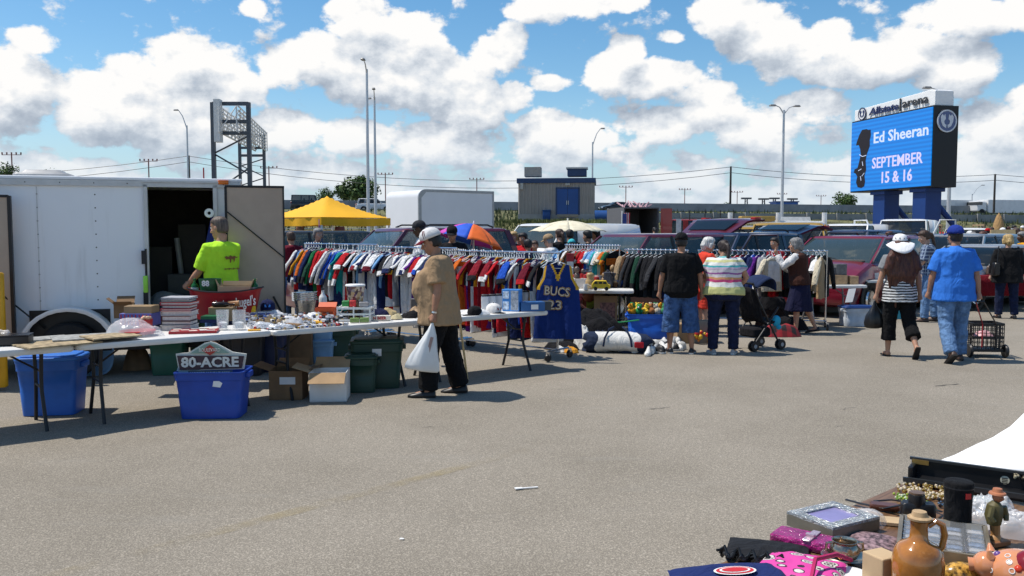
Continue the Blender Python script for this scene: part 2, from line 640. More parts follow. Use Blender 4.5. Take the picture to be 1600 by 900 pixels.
for k in range(38):
 m=MB()
 m.box((-74+k*4,-.2,2.95),(.45,.2,1.7))
 m.build('post',CONC,cp_,smooth=0)
fe=thing('chain_link_fence','grey chain link fence with thin posts at the foot of the slope','fence',HWM@Vector((0,84.0,0.05)),R(15))
for i in range(1,20):
 m=MB()
 m.tube([(-40+i*5,0,0),(-40+i*5,0,1.9)],0.035,6)
 m.build('post',STEEL,fe)
m=MB()
for z in(0.15,1.85):
 m=MB()
 m.tube([(-36,0,z),(55,0,z)],0.025,6)
 m.build('rail',STEEL,fe)
MX,MY=3.6,71.0
g=MB()
def mound(u,v):
 x,y=-10.5+u*22,-9+v*19
 f=max(0.0,1-max(abs(x-.4)/10.2,0)**3)*max(0.0,1-(abs(y)/9.2)**3)
 f=f if f>0 else 0
 return Vector((MX+x,MY+2.4+y,2.42*min(1.0,f*1.25)-0.06+0.09*fold_noise((x,y,0),0.6,2.0)))
g.grid(mound,44,38)
tag(g.build('mound',GRASS),kind='structure')
o=weeds(5200,(MX-9.5,MX+11),(MY-5.5,MY-0.6),lambda x,y:mound((x-MX+10.5)/22,(y-MY-2.4+9)/19).z-.03,0.34,5).build('mound_grass',mat('mown_grass',(0.13,0.145,0.045),0.95,var=0.4,scale=0.6),smooth=0)
tag(o,'olive grass growing over the mound round the metal shed','grass',kind='stuff')
def corrug_mat(name,col,per=0.30):
 m=mat(name,col,0.55,0.1,var=0.08,scale=0.8)
 return m
def corrug(g,p0,p1,z0,z1,per=0.28,dep=0.04):
 p0,p1=Vector(p0),Vector(p1)
 L=(p1-p0).length
 d=(p1-p0)/L
 w=Vector((d.y,-d.x,0))
 n=max(2,int(L/per))
 pts=[]
 for i in range(n):
  for(t,q)in((0,0),(.15,dep),(.5,dep),(.65,0)):
   pts.append(p0+d*((i+t)/n*L)+w*q)
 pts.append(p1)
 N=len(pts)
 g.add([Vector((p.x,p.y,z0))for p in pts]+[Vector((p.x,p.y,z1))for p in pts],[(i,i+1,N+i+1,N+i)for i in range(N-1)])
H0=2.45
ph=thing('pump_house','grey corrugated metal shed with blue double door on the grass mound','shed',(MX,MY,H0),R(-6))
TAUPE=corrug_mat('taupe_metal_siding',(0.30,0.268,0.235))
PBLUE=mat('door_blue_paint',(0.008,0.062,0.23),0.45,var=0.08,scale=1.0)
NAVYT=mat('navy_trim',(0.016,0.045,0.12),0.5,var=0.1)
WL,WD,WH=6.15,4.6,3.15
m=MB()
corrug(m,(-WL/2,0,0),(WL/2,0,0),0.62,WH)
corrug(m,(-WL/2,WD,0),(-WL/2,0,0),0.62,WH)
corrug(m,(WL/2,0,0),(WL/2,WD,0),0.62,WH)
corrug(m,(WL/2,WD,0),(-WL/2,WD,0),0.62,WH)
m.build('wall',TAUPE,ph,smooth=0)
m=MB()
m.box((0,WD/2,0.12),(WL+.1,WD+.1,1.0))
m.build('base',mat('pale_concrete_base',(0.33,0.31,0.29),0.9,var=0.15,scale=.8),ph,smooth=0)
m=MB()
m.box((0,WD/2,WH+.20),(WL+.30,WD+.30,.40))
m.box((1.1+0.6,.55,WH+.85),(1.55,1.6,.6))
rf=m.build('roof',NAVYT,ph,smooth=0,bevel=.02)
m=MB()
m.box((-1.95,.9,WH+.95),(1.35,1.3,.78))
m.build('roof_vent',mat('vent_metal',(0.36,0.33,0.29),.6,var=.1),rf,smooth=0)
m=MB()
m.box((1.70,.55,WH+1.20),(1.75,1.8,.12))
m.build('roof_cap',mat('cap_metal',(0.55,0.54,0.52),.5,var=.08),rf,smooth=0)
for sx in(-1,1):
 m=MB()
 m.box((0.95+sx*.435,-.06,1.64),(.85,.07,2.05))
 dr=m.build('door',PBLUE,ph,smooth=0,bevel=.01)
 m=MB()
 m.box((0.95+sx*.07,-.12,1.55),(.06,.05,.34))
 m.build('handle',STEEL,dr,smooth=0)
m=MB()
for(c,s_)in(((0.95-.93,-.05,1.64),(.10,.1,2.2)),((0.95+.93,-.05,1.64),(.10,.1,2.2)),((0.95,-.05,2.74),(1.96,.1,.1))):
 m.box(c,s_)
m.build('door_frame',NAVYT,ph,smooth=0)
m=MB()
for i in range(6):
 m.box((-WL/2-.06,1.6,1.3+i*.17),(.05,.8,.1),tilt=('Y',R(20)))
m.build('louvre',NAVYT,ph,smooth=0)
m=MB()
m.box((-WL/2+.28,-.12,WH-.25),(.22,.2,.5))
m.build('wall_lamp',mat('lamp_box',(.45,.43,.38),.5),ph,smooth=0)
m=MB()
m.box((0.95,-.14,WH-.12),(.35,.2,.16))
m.build('door_lamp',mat('lamp_box'),ph,smooth=0)
m=MB()
m.box((0,-.8,.12+.25),(.0001,.0001,.0001))if False else None
for i in range(4):
 m.box((1.0+i*.38,-.75-i*.42,.44-i*.26),(1.7 if i==0 else 1.1,.5 if i else.9,.12))
m.build('steps',mat('wood_steps',(0.30,0.25,0.18),.9),ph,smooth=0)
m=MB()
m.rbox((-.75,-.25,.55),(.62,.4,.72),.04)
m.box((-.75,-.3,.93),(.68,.5,.06))
o=m.build('electric_box',PBLUE,ph)
c=at(958,341,78)
t=thing('steel_pipe','large blue steel pipe lying beside the metal shed','pipe',(c.x,78,c.z-.7))
m=MB()
prof_=[(.55,-1.9),(.7,-1.9),(.7,1.5),(.82,1.5),(.82,1.75),(.6,1.75)]
m.lathe(prof_,(0,0,.7),20,axis='X')
m.build('barrel',PBLUE,t)
m=MB()
for x in(-1.2,1.0):
 m.box((x,0,-1.2),(.25,1.2,2.6))
m.build('saddle',CONC,t,smooth=0)
POLE=mat('pole_aluminium',(0.55,0.56,0.57),0.45,0.5,var=0.06)
WOODP=mat('dark_pole_wood',(0.045,0.038,0.032),0.9,var=0.2)
LAMPG=mat('lamp_head_grey',(0.22,0.22,0.22),0.5,0.3)
def light_pole(u,vtop,Y,label,arms=(),r=0.13):
 p=at(u,vtop,Y)
 t=thing('light_pole',label,'light pole',(p.x,Y,0),group='parking lot light poles')
 m=MB()
 m.tube([(0,0,0),(0,0,1.0),(0,0,p.z)],[r*1.3,r,r*.62],10)
 m.build('mast',POLE,t)
 for(dx,dy,rise,head)in arms:
  m=MB()
  m.tube([(0,0,p.z-.3),(dx*.5,dy*.5,p.z+rise*.6),(dx,dy,p.z+rise)],[.05,.04,.035],6)
  ar=m.build('arm',POLE,t)
  m=MB()
  v=Vector((dx,dy,0)).normalized()
  m.rbox((dx+v.x*.2,dy+v.y*.2,p.z+rise),(head*.68,head*.34,.12),.06,rz=math.atan2(v.y,v.x),taper=.8)
  m.build('lamp_head',LAMPG,ar)
 return t
light_pole(573,108,60,'tallest slim grey light pole rising behind the yellow canopy',((-.05,-.9,.45,.8),))
light_pole(585,152,70,'slightly shorter grey light pole close behind the tallest one',((.1,-.9,.5,.8),(-.35,.4,.0,.5)))
light_pole(292,196,80,'thin pale light pole bent at the top, above the white trailer',((-.75,0,1.4,.7),),.11)
light_pole(926,222,84,'light pole with one arm leaning right behind the metal shed',((.75,0,1.3,.7),),.11)
light_pole(1225,172,65,'double armed light pole between the shed and the big screen',((-.65,0,.35,.8),(.75,0,.3,.8)),.13)
light_pole(1488,150,58,'light pole behind the big screen with long arm pointing left',((-1.65,-.3,.5,.9),),.14)
light_pole(1519,303,150,'small distant light pole right of the big screen, arm to the right',((1.6,0,1.5,.9),),.12)
def utility_pole(u,vtop,Y,label):
 p=at(u,vtop,Y)
 t=thing('utility_pole',label,'utility pole',(p.x,Y,0),group='dark wooden utility poles')
 m=MB()
 m.tube([(0,0,0),(0,0,p.z)],[.2,.14],8)
 m.build('mast',WOODP,t)
 m=MB()
 for z in(.15,1.0):
  m.tube([(0,-.14,p.z-z),(0,-.3,p.z-z)],[.05,.06],6)
 m.build('insulators',mat('insulator',(.3,.3,.3),.4),t)
 return p
pl=[at(-560,250,131)]
pl.append(utility_pole(295,243,130,'dark wooden utility pole above the trailer roof, left of the steel frames'))
pl.append(utility_pole(1142,260,130,'dark wooden utility pole in the middle, carrying two sagging wires'))
pl.append(utility_pole(1555,272,133,'dark wooden utility pole right of the big screen'))
pl.append(at(2150,275,133))
WIRE=mat('wire_black',(.03,.03,.035),.6)
for k,dz in enumerate((.1,.95)):
 m=MB()
 pts=[]
 for a,b in zip(pl,pl[1:]):
  span=(b-a).length
  sag=span*(.026 if k==0 else.028)*(1.35 if span>75 and a.x<30 else.8)
  for i in range(17):
   s_=i/16
   p=a.lerp(b,s_)
   p.z-=4*sag*s_*(1-s_)+dz
   p.y-=.3
   pts.append(p)
 m.tube(pts,.035,4)
 tag(m.build('power_line',WIRE),['upper power line strung between the wooden utility poles','lower power line strung between the wooden utility poles'][k],'power line','power lines')
REDW=mat('mast_red_brown',(0.22,0.09,0.075),0.6,var=.1)
mi=0
for(u,v,Y,w)in((18,241,150,3.4),(232,251,165,3.4),(420,262,185,3.6),(602,272,205,3.6),(745,280,225,3.8),(978,292,250,3.8),(1070,296,270,3.6),(1152,300,280,3.6),(1222,303,300,3.4),(1283,306,320,3.6)):
 p=at(u,v,Y)
 where=['far left edge of the photo','above the trailer roof','right of the steel frames','right of the two tall light poles','above the box truck','right of the metal shed','second right of the metal shed','touching the middle utility pole','beside the double armed light pole','left of the big screen'][mi]
 t=thing('approach_light_mast','thin reddish approach light mast, '+where,'light mast',(p.x,Y,0),group='row of airport approach light masts')
 m=MB()
 m.tube([(0,0,0),(0,0,p.z)],.12,6)
 m.build('mast',REDW,t)
 m=MB()
 m.box((0,0,p.z-.1),(w,.1,.1))
 for k in range(5):
  x=(k-2)*w/4.2
  m.lathe([(.10,0),(.14,.2),(.14,.38)],(x,0,p.z-.05),6)
 m.build('crossbar',REDW,t,smooth=0)
 mi+=1
for(u,v,Y,lab)in((318,293,60,'thin red rod with a lamp rising behind trailer roof corner'),):
 p=at(u,262,Y)
 m=MB()
 m.tube([(0,0,0),(0,0,p.z)],.05,6)
 tag(m.build('marker_rod',mat('marker_red',(.4,.03,.04),.5),loc=(p.x,Y,0)),lab,'marker rod')
for(u,v)in((1166,310),(1193,311),(1210,310),(1238,311)):
 p=at(u,v,260)
 m=MB()
 for sx,sy in((-.5,-.5),(.5,-.5),(.5,.5),(-.5,.5)):
  m.tube([(sx,sy,0),(sx*.6,sy*.6,p.z)],.1,5)
 for k in range(9):
  z=p.z*k/9
  m.tube([(-.45,-.45,z),(.45,-.45,z+p.z/9)],.06,4)
 m.box((0,0,p.z),(3.0,1.0,.5))
 tag(m.build('lattice_tower',DSTEEL,loc=(p.x,260,0),smooth=0),None)
 bpy.data.objects[-1]if False else None
for i,o in enumerate(sorted([o for o in COL.objects if o.name.startswith('lattice_tower')],key=lambda o:o.location.x)):
 tag(o,'far lattice floodlight tower on the horizon, '+['farthest left of four','second from left of four','just left of the blue far building','above the blue far building'][i],'tower','floodlight towers on the horizon')
p0,p1=at(1213,316,240),at(1247,323,240)
t=thing('far_building','small bright blue flat roofed building on the horizon','building',((p0 .x+p1 .x)/2,240,0))
m=MB()
m.box((0,3,p0 .z/2),(p1 .x-p0 .x,6,p0 .z))
m.build('wall',mat('far_blue',(.03,.10,.32),.6),t,smooth=0)
m=MB()
m.box((0,3,p0 .z+.15),(p1 .x-p0 .x+.5,6.5,.3))
m.build('roof',mat('far_navy',(.03,.06,.16),.6),t,smooth=0)
LEAF=[mat('leaf_light',(0.085,0.14,0.028),0.7,var=.35,scale=1.2),mat('leaf_mid',(0.052,0.10,0.022),0.75,var=.35,scale=1.2),mat('leaf_dark',(0.030,0.062,0.018),0.8,var=.35,scale=1.2)]
BARK=mat('bark',(.09,.07,.05),.95,var=.3)
def tree(u,v,Y,w,h,label,n=2600,seed=1,base=0.0):
 """crown centred on a spot of the photo, w wide and h tall"""
 rnd=random.Random(seed)
 c=at(u,v,Y)
 t=thing('broadleaf_tree',label,'tree',(c.x,Y,base),group='trees beyond the highway')
 cz=c.z-base
 m=MB()
 m.tube([(0,0,0),(.1,0,cz*.4),(0,.1,cz-h*.1)],[w*.035,w*.028,w*.014],8)
 lobes=[]
 for k in range(16):
  a,e=rnd.uniform(0,2*PI),rnd.uniform(-.75,1)
  rr=math.sqrt(max(0,1-e*e))*rnd.uniform(.45,.72)
  p=Vector((math.cos(a)*rr*w/2,math.sin(a)*rr*w/2,cz+e*h*.34))
  lobes.append((p,rnd.uniform(.16,.30)*w))
  m.tube([(0,0,cz-h*.28),p*.5+Vector((0,0,cz*.5-h*.05)),p],[w*.014,w*.009,w*.004],5)
 m.build('trunk',BARK,t)
 m=MB()
 ls=w*.028
 for _ in range(n):
  p,r=rnd.choice(lobes)
  d=Vector((rnd.gauss(0,1),rnd.gauss(0,1),rnd.gauss(0,1))).normalized()
  q=p+d*(r*rnd.uniform(.35,1.05)**.6)
  a=Vector((rnd.gauss(0,1),rnd.gauss(0,1),rnd.gauss(0,.6))).normalized()
  b=a.cross(d+Vector((.01,.02,.03))).normalized()
  k=ls*rnd.uniform(.6,1.5)
  m.add([q-a*k-b*k*.5,q+a*k-b*k*.5,q+a*k*.6+b*k,q-a*k*.6+b*k],[(0,1,2,3)],rnd.choice((0,1,1,2)))
 m.build('crown',LEAF,t,smooth=0)
 return t
tree(556,297,140,6.6,4.6,'round green tree behind the two tall light poles',2600,4)
tree(508,307,150,3.6,2.2,'low green bush left of the round tree beyond the highway',1200,5)
tree(1319,316,190,5.6,3.4,'dark round tree on the horizon just left of the big screen',1600,6)
tree(6,271,60,1.9,1.2,'light green treetop over the trailer roof at the left edge',900,8)
tree(82,275,90,2.4,1.0,'small treetop showing beside the vent on the trailer roof',600,9)
tree(1137,321,200,2.6,1.2,'tiny dark bush at the foot of the middle utility pole',400,10)
FRAME=mat('frame_dark_steel',(0.085,0.095,0.11),0.5,0.5,var=.1)
WTRUSS=mat('white_truss_paint',(0.62,0.62,0.60),0.5,var=.08)
Ya,Yb=50.0,74.0
bb=thing('billboard_structure','two dark steel billboard towers joined by a white truss, seen end on','billboard frame',(at(360,300,Ya).x,Ya,0))
ox=bb.location.x
def frame(u0,u1,vt,rails,Y,braces):
 m=MB()
 x0,x1=at(u0,vt,Y).x-ox,at(u1,vt,Y).x-ox
 zt=at((u0+u1)/2,vt,Y).z
 yy=Y-Ya
 for x in(x0,x1):
  m.box((x,yy,zt/2),(.22,.22,zt))
 for v in rails:
  z=at((u0+u1)/2,v,Y).z
  m.box(((x0+x1)/2,yy,z),(x1-x0,.2,.2))
 for(va,vb)in braces:
  m.tube([(x0,yy,at(u0,va,Y).z),(x1,yy,at(u1,vb,Y).z)],.05,6)
 m.build('frame_tower',FRAME,bb,smooth=0)
frame(332,388,160,(162,190,208),Ya,((240,212),(240,273),(300,262)))
frame(374,412,210,(212,231,243),Yb,((260,248),(258,276),(290,278)))
m=MB()
fa=at(349,166,Ya),at(366,226,Ya)
za0,za1=at(349,168,Ya).z,at(349,208,Ya).z
zb0,zb1=at(392,200,Yb).z-.3,at(392,235,Yb).z
for j in range(7):
 t_=j/6
 p=Vector((at(347,160,Ya).x-ox,-.6,za1+(za0-za1)*t_))
 q=Vector((at(395,160,Yb).x-ox,Yb-Ya+.5,zb1+(zb0-zb1)*t_))
 m.tube([p,q],.055,6)
 p2,q2=p+Vector((1.1,0,0)),q+Vector((.9,0,0))
 m.tube([p2,q2],.045,6)
N=12
for i in range(N+1):
 s_=i/N
 x=(at(347,160,Ya).x-ox)*(1-s_)+(at(395,160,Yb).x-ox)*s_
 y=-.6+(Yb-Ya+1.1)*s_
 zl,zh=za1*(1-s_)+zb1*s_,za0*(1-s_)+zb0*s_
 m.tube([(x,y,zl),(x,y,zh)],.05,5)
 m.tube([(x+1.0,y,zl),(x+1.0,y,zh)],.04,5)
 m.tube([(x,y,zl),(x+1.0,y,zh)],.035,5)
 if i<N:
  m.tube([(x,y,zl),(x+(at(395,160,Yb).x-at(347,160,Ya).x)/N,y+(Yb-Ya)/N,zh)],.04,5)
m.build('truss',WTRUSS,bb,smooth=0)
m=MB()
m.box((at(343,160,Ya).x-ox,-.3,at(343,190,Ya).z),(.35,.5,2.4))
m.build('end_panel',WTRUSS,bb,smooth=0)
SX,SY=21.75,45.0
E=Vector((20.25-SX,52.0-SY,0))
SLEN=E.length
E.normalize()
Z0,Z1=3.98,8.18
sg=thing('led_screen_sign','large blue led screen on two blue pillars with white arena header','sign',(SX,SY,0),math.atan2(E.y,E.x))
BLK=mat('sign_black',(0.006,0.006,0.008),0.45,var=.1)
SBLUE=mat('pillar_blue_paint',(0.006,0.036,0.165),0.5,var=.12,scale=.7)
SWHITE=mat('header_white',(0.80,0.80,0.79),0.45,var=.03)
DEP=1.45
m=MB()
m.box((SLEN/2,-DEP/2,(Z0+Z1)/2),(SLEN,DEP,Z1-Z0))
m.build('cabinet',BLK,sg,smooth=0,bevel=.02)
led=bpy.data.materials.new('led_blue')
led.use_nodes=True
n=NT(led.node_tree)
b=led.node_tree.nodes['Principled BSDF']
P=n.node('ShaderNodeTexCoord').outputs['Object']
sp=n.node('ShaderNodeSeparateXYZ')
n.put(sp.inputs[0],P)
wv=n.m('MULTIPLY_ADD',n.m('SINE',n.m('MULTIPLY',sp.outputs[2],27.0)),.5,.5)
c_=n.mix(n.m('MULTIPLY',wv,.75),(0.0,0.27,0.90),(0.0,0.16,0.64))
b.inputs['Base Color'].default_value=(.01,.01,.02,1)
b.inputs['Roughness'].default_value=.4
n.put(b.inputs['Emission Color'],c_)
b.inputs['Emission Strength'].default_value=0.95
m=MB()
m.box((SLEN/2,.03,(Z0+Z1)/2),(SLEN-.16,.05,Z1-Z0-.16))
scr=m.build('screen',led,sg,smooth=0)
LEDW=mat('led_white',(.1,.1,.12),.4,var=0,emit=((.62,.74,1.0),.95))
LEDP=mat('led_lilac',(.1,.1,.12),.4,var=0,emit=((.66,.62,1.0),.95))
def face(s,t,off=.07):
 """s from the far end (left as read) to the near end, t from bottom to top"""
 return Vector((SLEN*(1-s),off,Z0+(Z1-Z0)*t))
text('lettering','Ed Sheeran',.86,LEDW,scr,face(.635,.71),(-1,0,0),(0,0,1),.012,bold=.012,width=SLEN*.64)
text('lettering','SEPTEMBER',.86,LEDP,scr,face(.60,.37),(-1,0,0),(0,0,1),.012,bold=.008,width=SLEN*.60)
text('lettering','15 & 16',.88,LEDP,scr,face(.60,.165),(-1,0,0),(0,0,1),.012,bold=.012,width=SLEN*.36)
dog=[(.115,.07),(.165,.055),(.205,.075),(.215,.14),(.205,.22),(.225,.30),(.215,.42),(.225,.50),(.245,.56),(.265,.62),(.262,.70),(.275,.76),(.270,.84),(.235,.845),(.215,.86),(.155,.86),(.120,.80),(.085,.70),(.078,.655),(.115,.655),(.135,.60),(.145,.52),(.125,.42),(.105,.34),(.065,.325),(.055,.28),(.085,.26),(.105,.22),(.09,.14)]
m=MB()
m.add([face(s,t,.062)for(s,t)in dog],[tuple(range(len(dog)))])
m.build('picture',mat('led_dark',(.012,.006,.008),.5,var=0),scr,smooth=0)
m=MB()
for(pts)in(((.13,.52),(.17,.49),(.22,.50)),((.12,.30),(.16,.32)),((.17,.22),(.20,.26)),((.16,.16),(.15,.22)),((.17,.42),(.18,.36))):
 m.tube([face(s,t,.068)for(s,t)in pts],.02,4)
m.build('picture_line',LEDW,scr)
m=MB()
hs=[(SLEN*.995,Z1),(.05,Z1),(.05,Z1+.95),(.45,Z1+1.05),(SLEN*.55,Z1+1.08),(SLEN*.995,Z1+1.0)]
m.prism([(x,z)for(x,z)in hs],(0,-DEP+.1,.002),(1,0,0),(0,0,1),DEP-.25)if False else None
hp=[Vector((x,-.12,z))for(x,z)in((SLEN*.99,Z1+.01),(.12,Z1+.01),(.12,Z1+.78),(.4,Z1+.86),(SLEN*.99,Z1+.66))]
bk=[p+Vector((0,-DEP+.35,0))for p in hp]
m.loft([hp,bk])
hd=m.build('header',SWHITE,sg,smooth=0,bevel=.03)
NAVYL=mat('letter_navy',(.02,.028,.10),.4,var=0)
GREYL=mat('letter_grey',(.045,.045,.05),.4,var=0)
text('lettering','Allstate',.56,NAVYL,hd,(SLEN*.60,-.06,Z1+.36),(-1,0,0),(0,0,1),.02,bold=.012,shear=.18,width=SLEN*.37)
text('lettering','arena',.66,GREYL,hd,(SLEN*.225,-.06,Z1+.42),(-1,0,0),(0,0,1),.02,bold=.008,width=SLEN*.29)
m=MB()
m.box((SLEN*.392,-.05,Z1+.40),(.05,.08,.70))
m.build('divider',GREYL,hd,smooth=0)
def emblem(parent,c,r,ux,uy,ring,fill):
 """round emblem: ring, disc and two cupped hands"""
 ux,uy=Vector(ux),Vector(uy)
 w=ux.cross(uy)
 c=Vector(c)
 m=MB()
 N=32
 circ=lambda rr,o:[c+(ux*math.cos(2*PI*k/N)+uy*math.sin(2*PI*k/N))*rr+w*o for k in range(N)]
 m.loft([circ(r,0),circ(r,.05),circ(r*.88,.05),circ(r*.88,.0)],caps=False)
 e=m.build('emblem',ring,parent,smooth=0)
 m=MB()
 m.add(circ(r*.9,.025),[tuple(range(N))])
 m.build('emblem_disc',fill,e,smooth=0)
 m=MB()
 for s in(-1,1):
  pts=[(.10,-.62),(.42,-.45),(.62,-.05),(.66,.35),(.50,.62),(.34,.45),(.20,.62),(.13,.20),(.30,-.02),(.24,-.25),(.05,-.35)]
  m.add([c+ux*(s*x*r)+uy*(y*r)+w*.04 for(x,y)in pts],[tuple(range(len(pts)))])
 m.build('emblem_hands',ring if fill is not SWHITE else NAVYL,e,smooth=0)
emblem(hd,(SLEN*.875,-.08,Z1+.37),.36,(-1,0,0),(0,0,1),NAVYL,SWHITE)
EMB=mat('emblem_silver',(.62,.64,.68),.4,var=.03)
emblem(sg,(-.02,-DEP/2,Z1-.80),.58,(0,-1,0),(0,0,1),EMB,mat('emblem_blue',(.10,.13,.26),.4,var=0))
for x in(1.3,4.75):
 m=MB()
 m.box((x,-DEP/2,Z0/2),(1.05,.95,Z0))
 m.box((x,-DEP/2,Z0-.1),(1.3,1.2,.2))
 m.build('pillar',SBLUE,sg,smooth=0,bevel=.015)
 m=MB()
 m.tube([(x,-DEP/2-.3,Z0-.5),(x-.6,-DEP/2-2.6,.6)],.16,8)
 m.build('brace',SBLUE,sg)
 #   FLEA MARKET STALL ON THE LEFT
UP=Vector((0,0,1))
BLKSTEEL=mat('black_steel_tube',(0.02,0.02,0.022),0.45,0.3,var=.1)
TABLEP=mat('table_plastic',(0.66,0.65,0.62),0.5,var=.06,scale=5,bump=.15,bscale=200)
CARD=mat('cardboard',(0.36,0.235,0.125),0.85,var=.12,scale=5)
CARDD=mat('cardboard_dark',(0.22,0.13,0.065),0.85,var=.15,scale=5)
CARDL=mat('cardboard_light',(0.50,0.36,0.21),0.85,var=.10,scale=5)
PAPERW=mat('white_paper',(0.74,0.74,0.73),0.7,var=.04)
BLACK=mat('black_plastic',(0.012,0.012,0.014),0.4,var=.15)
BLACKC=cloth('black_cloth',(0.010,0.010,0.012))
CHROME=mat('chrome',(0.62,0.62,0.63),0.22,1.0,var=.05)
WHITEP=mat('white_plastic',(0.74,0.74,0.73),0.4,var=.04)
GLASS=mat('clear_glass',(0.80,0.83,0.84),0.04,var=0,alpha=.22,spec=1.0)
FILM=mat('clear_plastic_film',(0.85,0.86,0.88),0.18,var=0,alpha=0.33,spec=.8)
GREENG=mat('green_glass',(0.02,0.22,0.05),0.08,var=0,trans=.55)
REDP=mat('red_plastic',(0.33,0.015,0.02),0.38,var=.1)
TUBBLUE=mat('tub_blue',(0.016,0.115,0.47),0.42,var=.10,scale=4)
TUBGREEN=mat('tub_green',(0.012,0.085,0.048),0.45,var=.12,scale=4)
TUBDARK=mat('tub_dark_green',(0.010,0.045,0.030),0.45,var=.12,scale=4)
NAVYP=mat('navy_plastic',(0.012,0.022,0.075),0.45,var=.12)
TA,TB=G(118,540,.74),G(859,486,.74)
TD=(TB-TA).normalized()
TN=Vector((-TD.y,TD.x,0))
TROT=math.atan2(TD.y,TD.x)
TLEN=(TB-TA).length/3
def folding_table(loc,rot,L,W,label,group,H=.74,top=None,leg=None):
 t=thing('folding_table',label,'table',loc,rot,group)
 m=MB()
 m.rbox((0,0,H-.026),(L-.012,W,.052),.05,n=4)
 m.build('tabletop',top or TABLEP,t,smooth=40)
 for sx in(-1,1):
  x=sx*(L/2-.24)
  for sy in(-1,1):
   m=MB()
   m.tube([(x,sy*.20,H-.05),(x,sy*.15,.46),(x,sy*.15,.34),(x+sx*.01,sy*.29,0.0)],.0165,7)
   m.build('leg',leg or BLKSTEEL,t)
  m=MB()
  m.tube([(x,-.16,.36),(x,.16,.36)],.011,6)
  m.tube([(x,-.155,.50),(x,.155,.50)],.009,6)
  m.tube([(x,0,.50),(x-sx*.28,0,H-.05)],.010,6)
  m.build('brace',leg or BLKSTEEL,t)
 return t
tl=['at the far left edge, carrying flat boards','carrying books, glasses and the red plastic bag','carrying buckets and trays beside the man in tan','ending beside the blue basketball jersey']
for k in range(4):
 c=TA+TD*(TLEN*(k-.5))+TN*.38
 folding_table((c.x,c.y,0),TROT,TLEN,.76,'white folding table '+tl[k],'row of white folding tables',.74+(.004 if k%2 else 0))
def keep_on(p,lo=.11,hi=.64):
 """slide a spot along the line of sight until it lies on the row of tables"""
 q=Vector((p.x,p.y,0))
 d=(q-Vector((TA.x,TA.y,0))).dot(TN)
 w=q.normalized()
 k=(min(max(d,lo),hi)-d)/w.dot(TN)
 return Vector((p.x+w.x*k,p.y+w.y*k,p.z))
def T(u,v,z=.742):
 return G(u,v,z)
def carton(loc,s,rot,label,mt=None,name='cardboard_box',cat='box',flaps=None,group=None,tape=True,fl=.55):
 """box standing on loc; flaps = list of angles of the open flaps (front, right, back, left)"""
 mt=mt or CARD
 x,y,z=s
 t=thing(name,label,cat,loc,rot,group)
 m=MB()
 if flaps is None:
  m.box((0,0,z/2),s)
  m.build('carton',mt,t,smooth=0,bevel=.004)
  if tape:
   m=MB()
   m.box((0,0,z+.0015),(x*1.0,min(.05,y*.3),.002))
   m.build('tape',mat('packing_tape',(.42,.31,.17),.3),t,smooth=0)
 else:
  w=.006
  m.box((0,0,w),(x,y,w))
  for sy in(-1,1):
   m.box((0,sy*(y/2-w/2),z/2),(x,w,z))
  for sx in(-1,1):
   m.box((sx*(x/2-w/2),0,z/2),(w,y-2*w,z))
  m.build('carton',mt if not isinstance(mt,(list,tuple))else mt[0],t,smooth=0)
  fm=mt if not isinstance(mt,(list,tuple))else mt[1]
  for k,a in enumerate(flaps):
   if a is None:
    continue
   ln=y*fl if k%2==0 else x*min(.5,fl)
   if k%2==0:
    s_=-1 if k==0 else 1
    o,e=Vector((0,s_*y/2,z)),Vector((x/2-.004,0,0))
    dr=Vector((0,s_*math.cos(R(a)),math.sin(R(a))))
   else:
    s_=1 if k==1 else-1
    o,e=Vector((s_*x/2,0,z)),Vector((0,y/2-.004,0))
    dr=Vector((s_*math.cos(R(a)),0,math.sin(R(a))))
   nn=e.cross(dr).normalized()*.004
   p=[o-e,o+e,o+e+dr*ln,o-e+dr*ln]
   m=MB()
   m.loft([p,[q+nn for q in p]])
   m.build('flap',fm,t,smooth=0)
 return t
def tub(loc,s,rot,label,mt,lid=None,name='storage_tub',sticker=False,group=None,open_=True,taper=.86):
 """plastic tote: tapered walls with ribs, rolled rim"""
 x,y,z=s
 t=thing(name,label,'tub',loc,rot,group)
 m=MB()
 def ring(k,zz,r=.05,ins=0.0):
  out=[]
  hx,hy=x/2*k-ins,y/2*k-ins
  for q,(sx,sy)in enumerate(((1,1),(-1,1),(-1,-1),(1,-1))):
   for i in range(4):
    a=q*PI/2+i/3*PI/2
    out.append(Vector((sx*(hx-r)+r*math.cos(a),sy*(hy-r)+r*math.sin(a),zz)))
  return out
 tp=lambda q:taper+(1-taper)*q
 rings=[ring(tp(0),.005),ring(tp(.45),z*.45),ring(tp(.46)-.012,z*.46),ring(tp(.82),z*.82),ring(tp(.83)+.03,z*.83),ring(1.0,z*.97),ring(1.035,z*.97),ring(1.035,z)]
 inner=[ring(1.0,z,ins=.008),ring(tp(.8),z*.8,ins=.01),ring(tp(.05),z*.05,ins=.01)]
 m.loft(rings+inner)
 b=m.build('body',mt,t,smooth=50)
 for sx in(-1,1):
  m=MB()
  m.rbox((sx*(x/2+.012),0,z*.90),(.05,y*.42,.05),.015)
  m.build('handle',mt,t)
 if lid:
  m=MB()
  m.rbox((0,0,z+.018),(x*1.05,y*1.05,.035),.05)
  m.rbox((0,0,z+.04),(x*.9,y*.88,.022),.05)
  m.build('lid',lid,t)
 if sticker:
  m=MB()
  m.add([(-.05,-y/2*tp(.83)-.012,z*.74),(.05,-y/2*tp(.83)-.012,z*.74),(.05,-y/2*tp(.83)-.016,z*.9),(-.05,-y/2*tp(.83)-.016,z*.9)],[(0,1,2,3)])
  m.build('sticker',PAPERW,t,smooth=0)
 return t
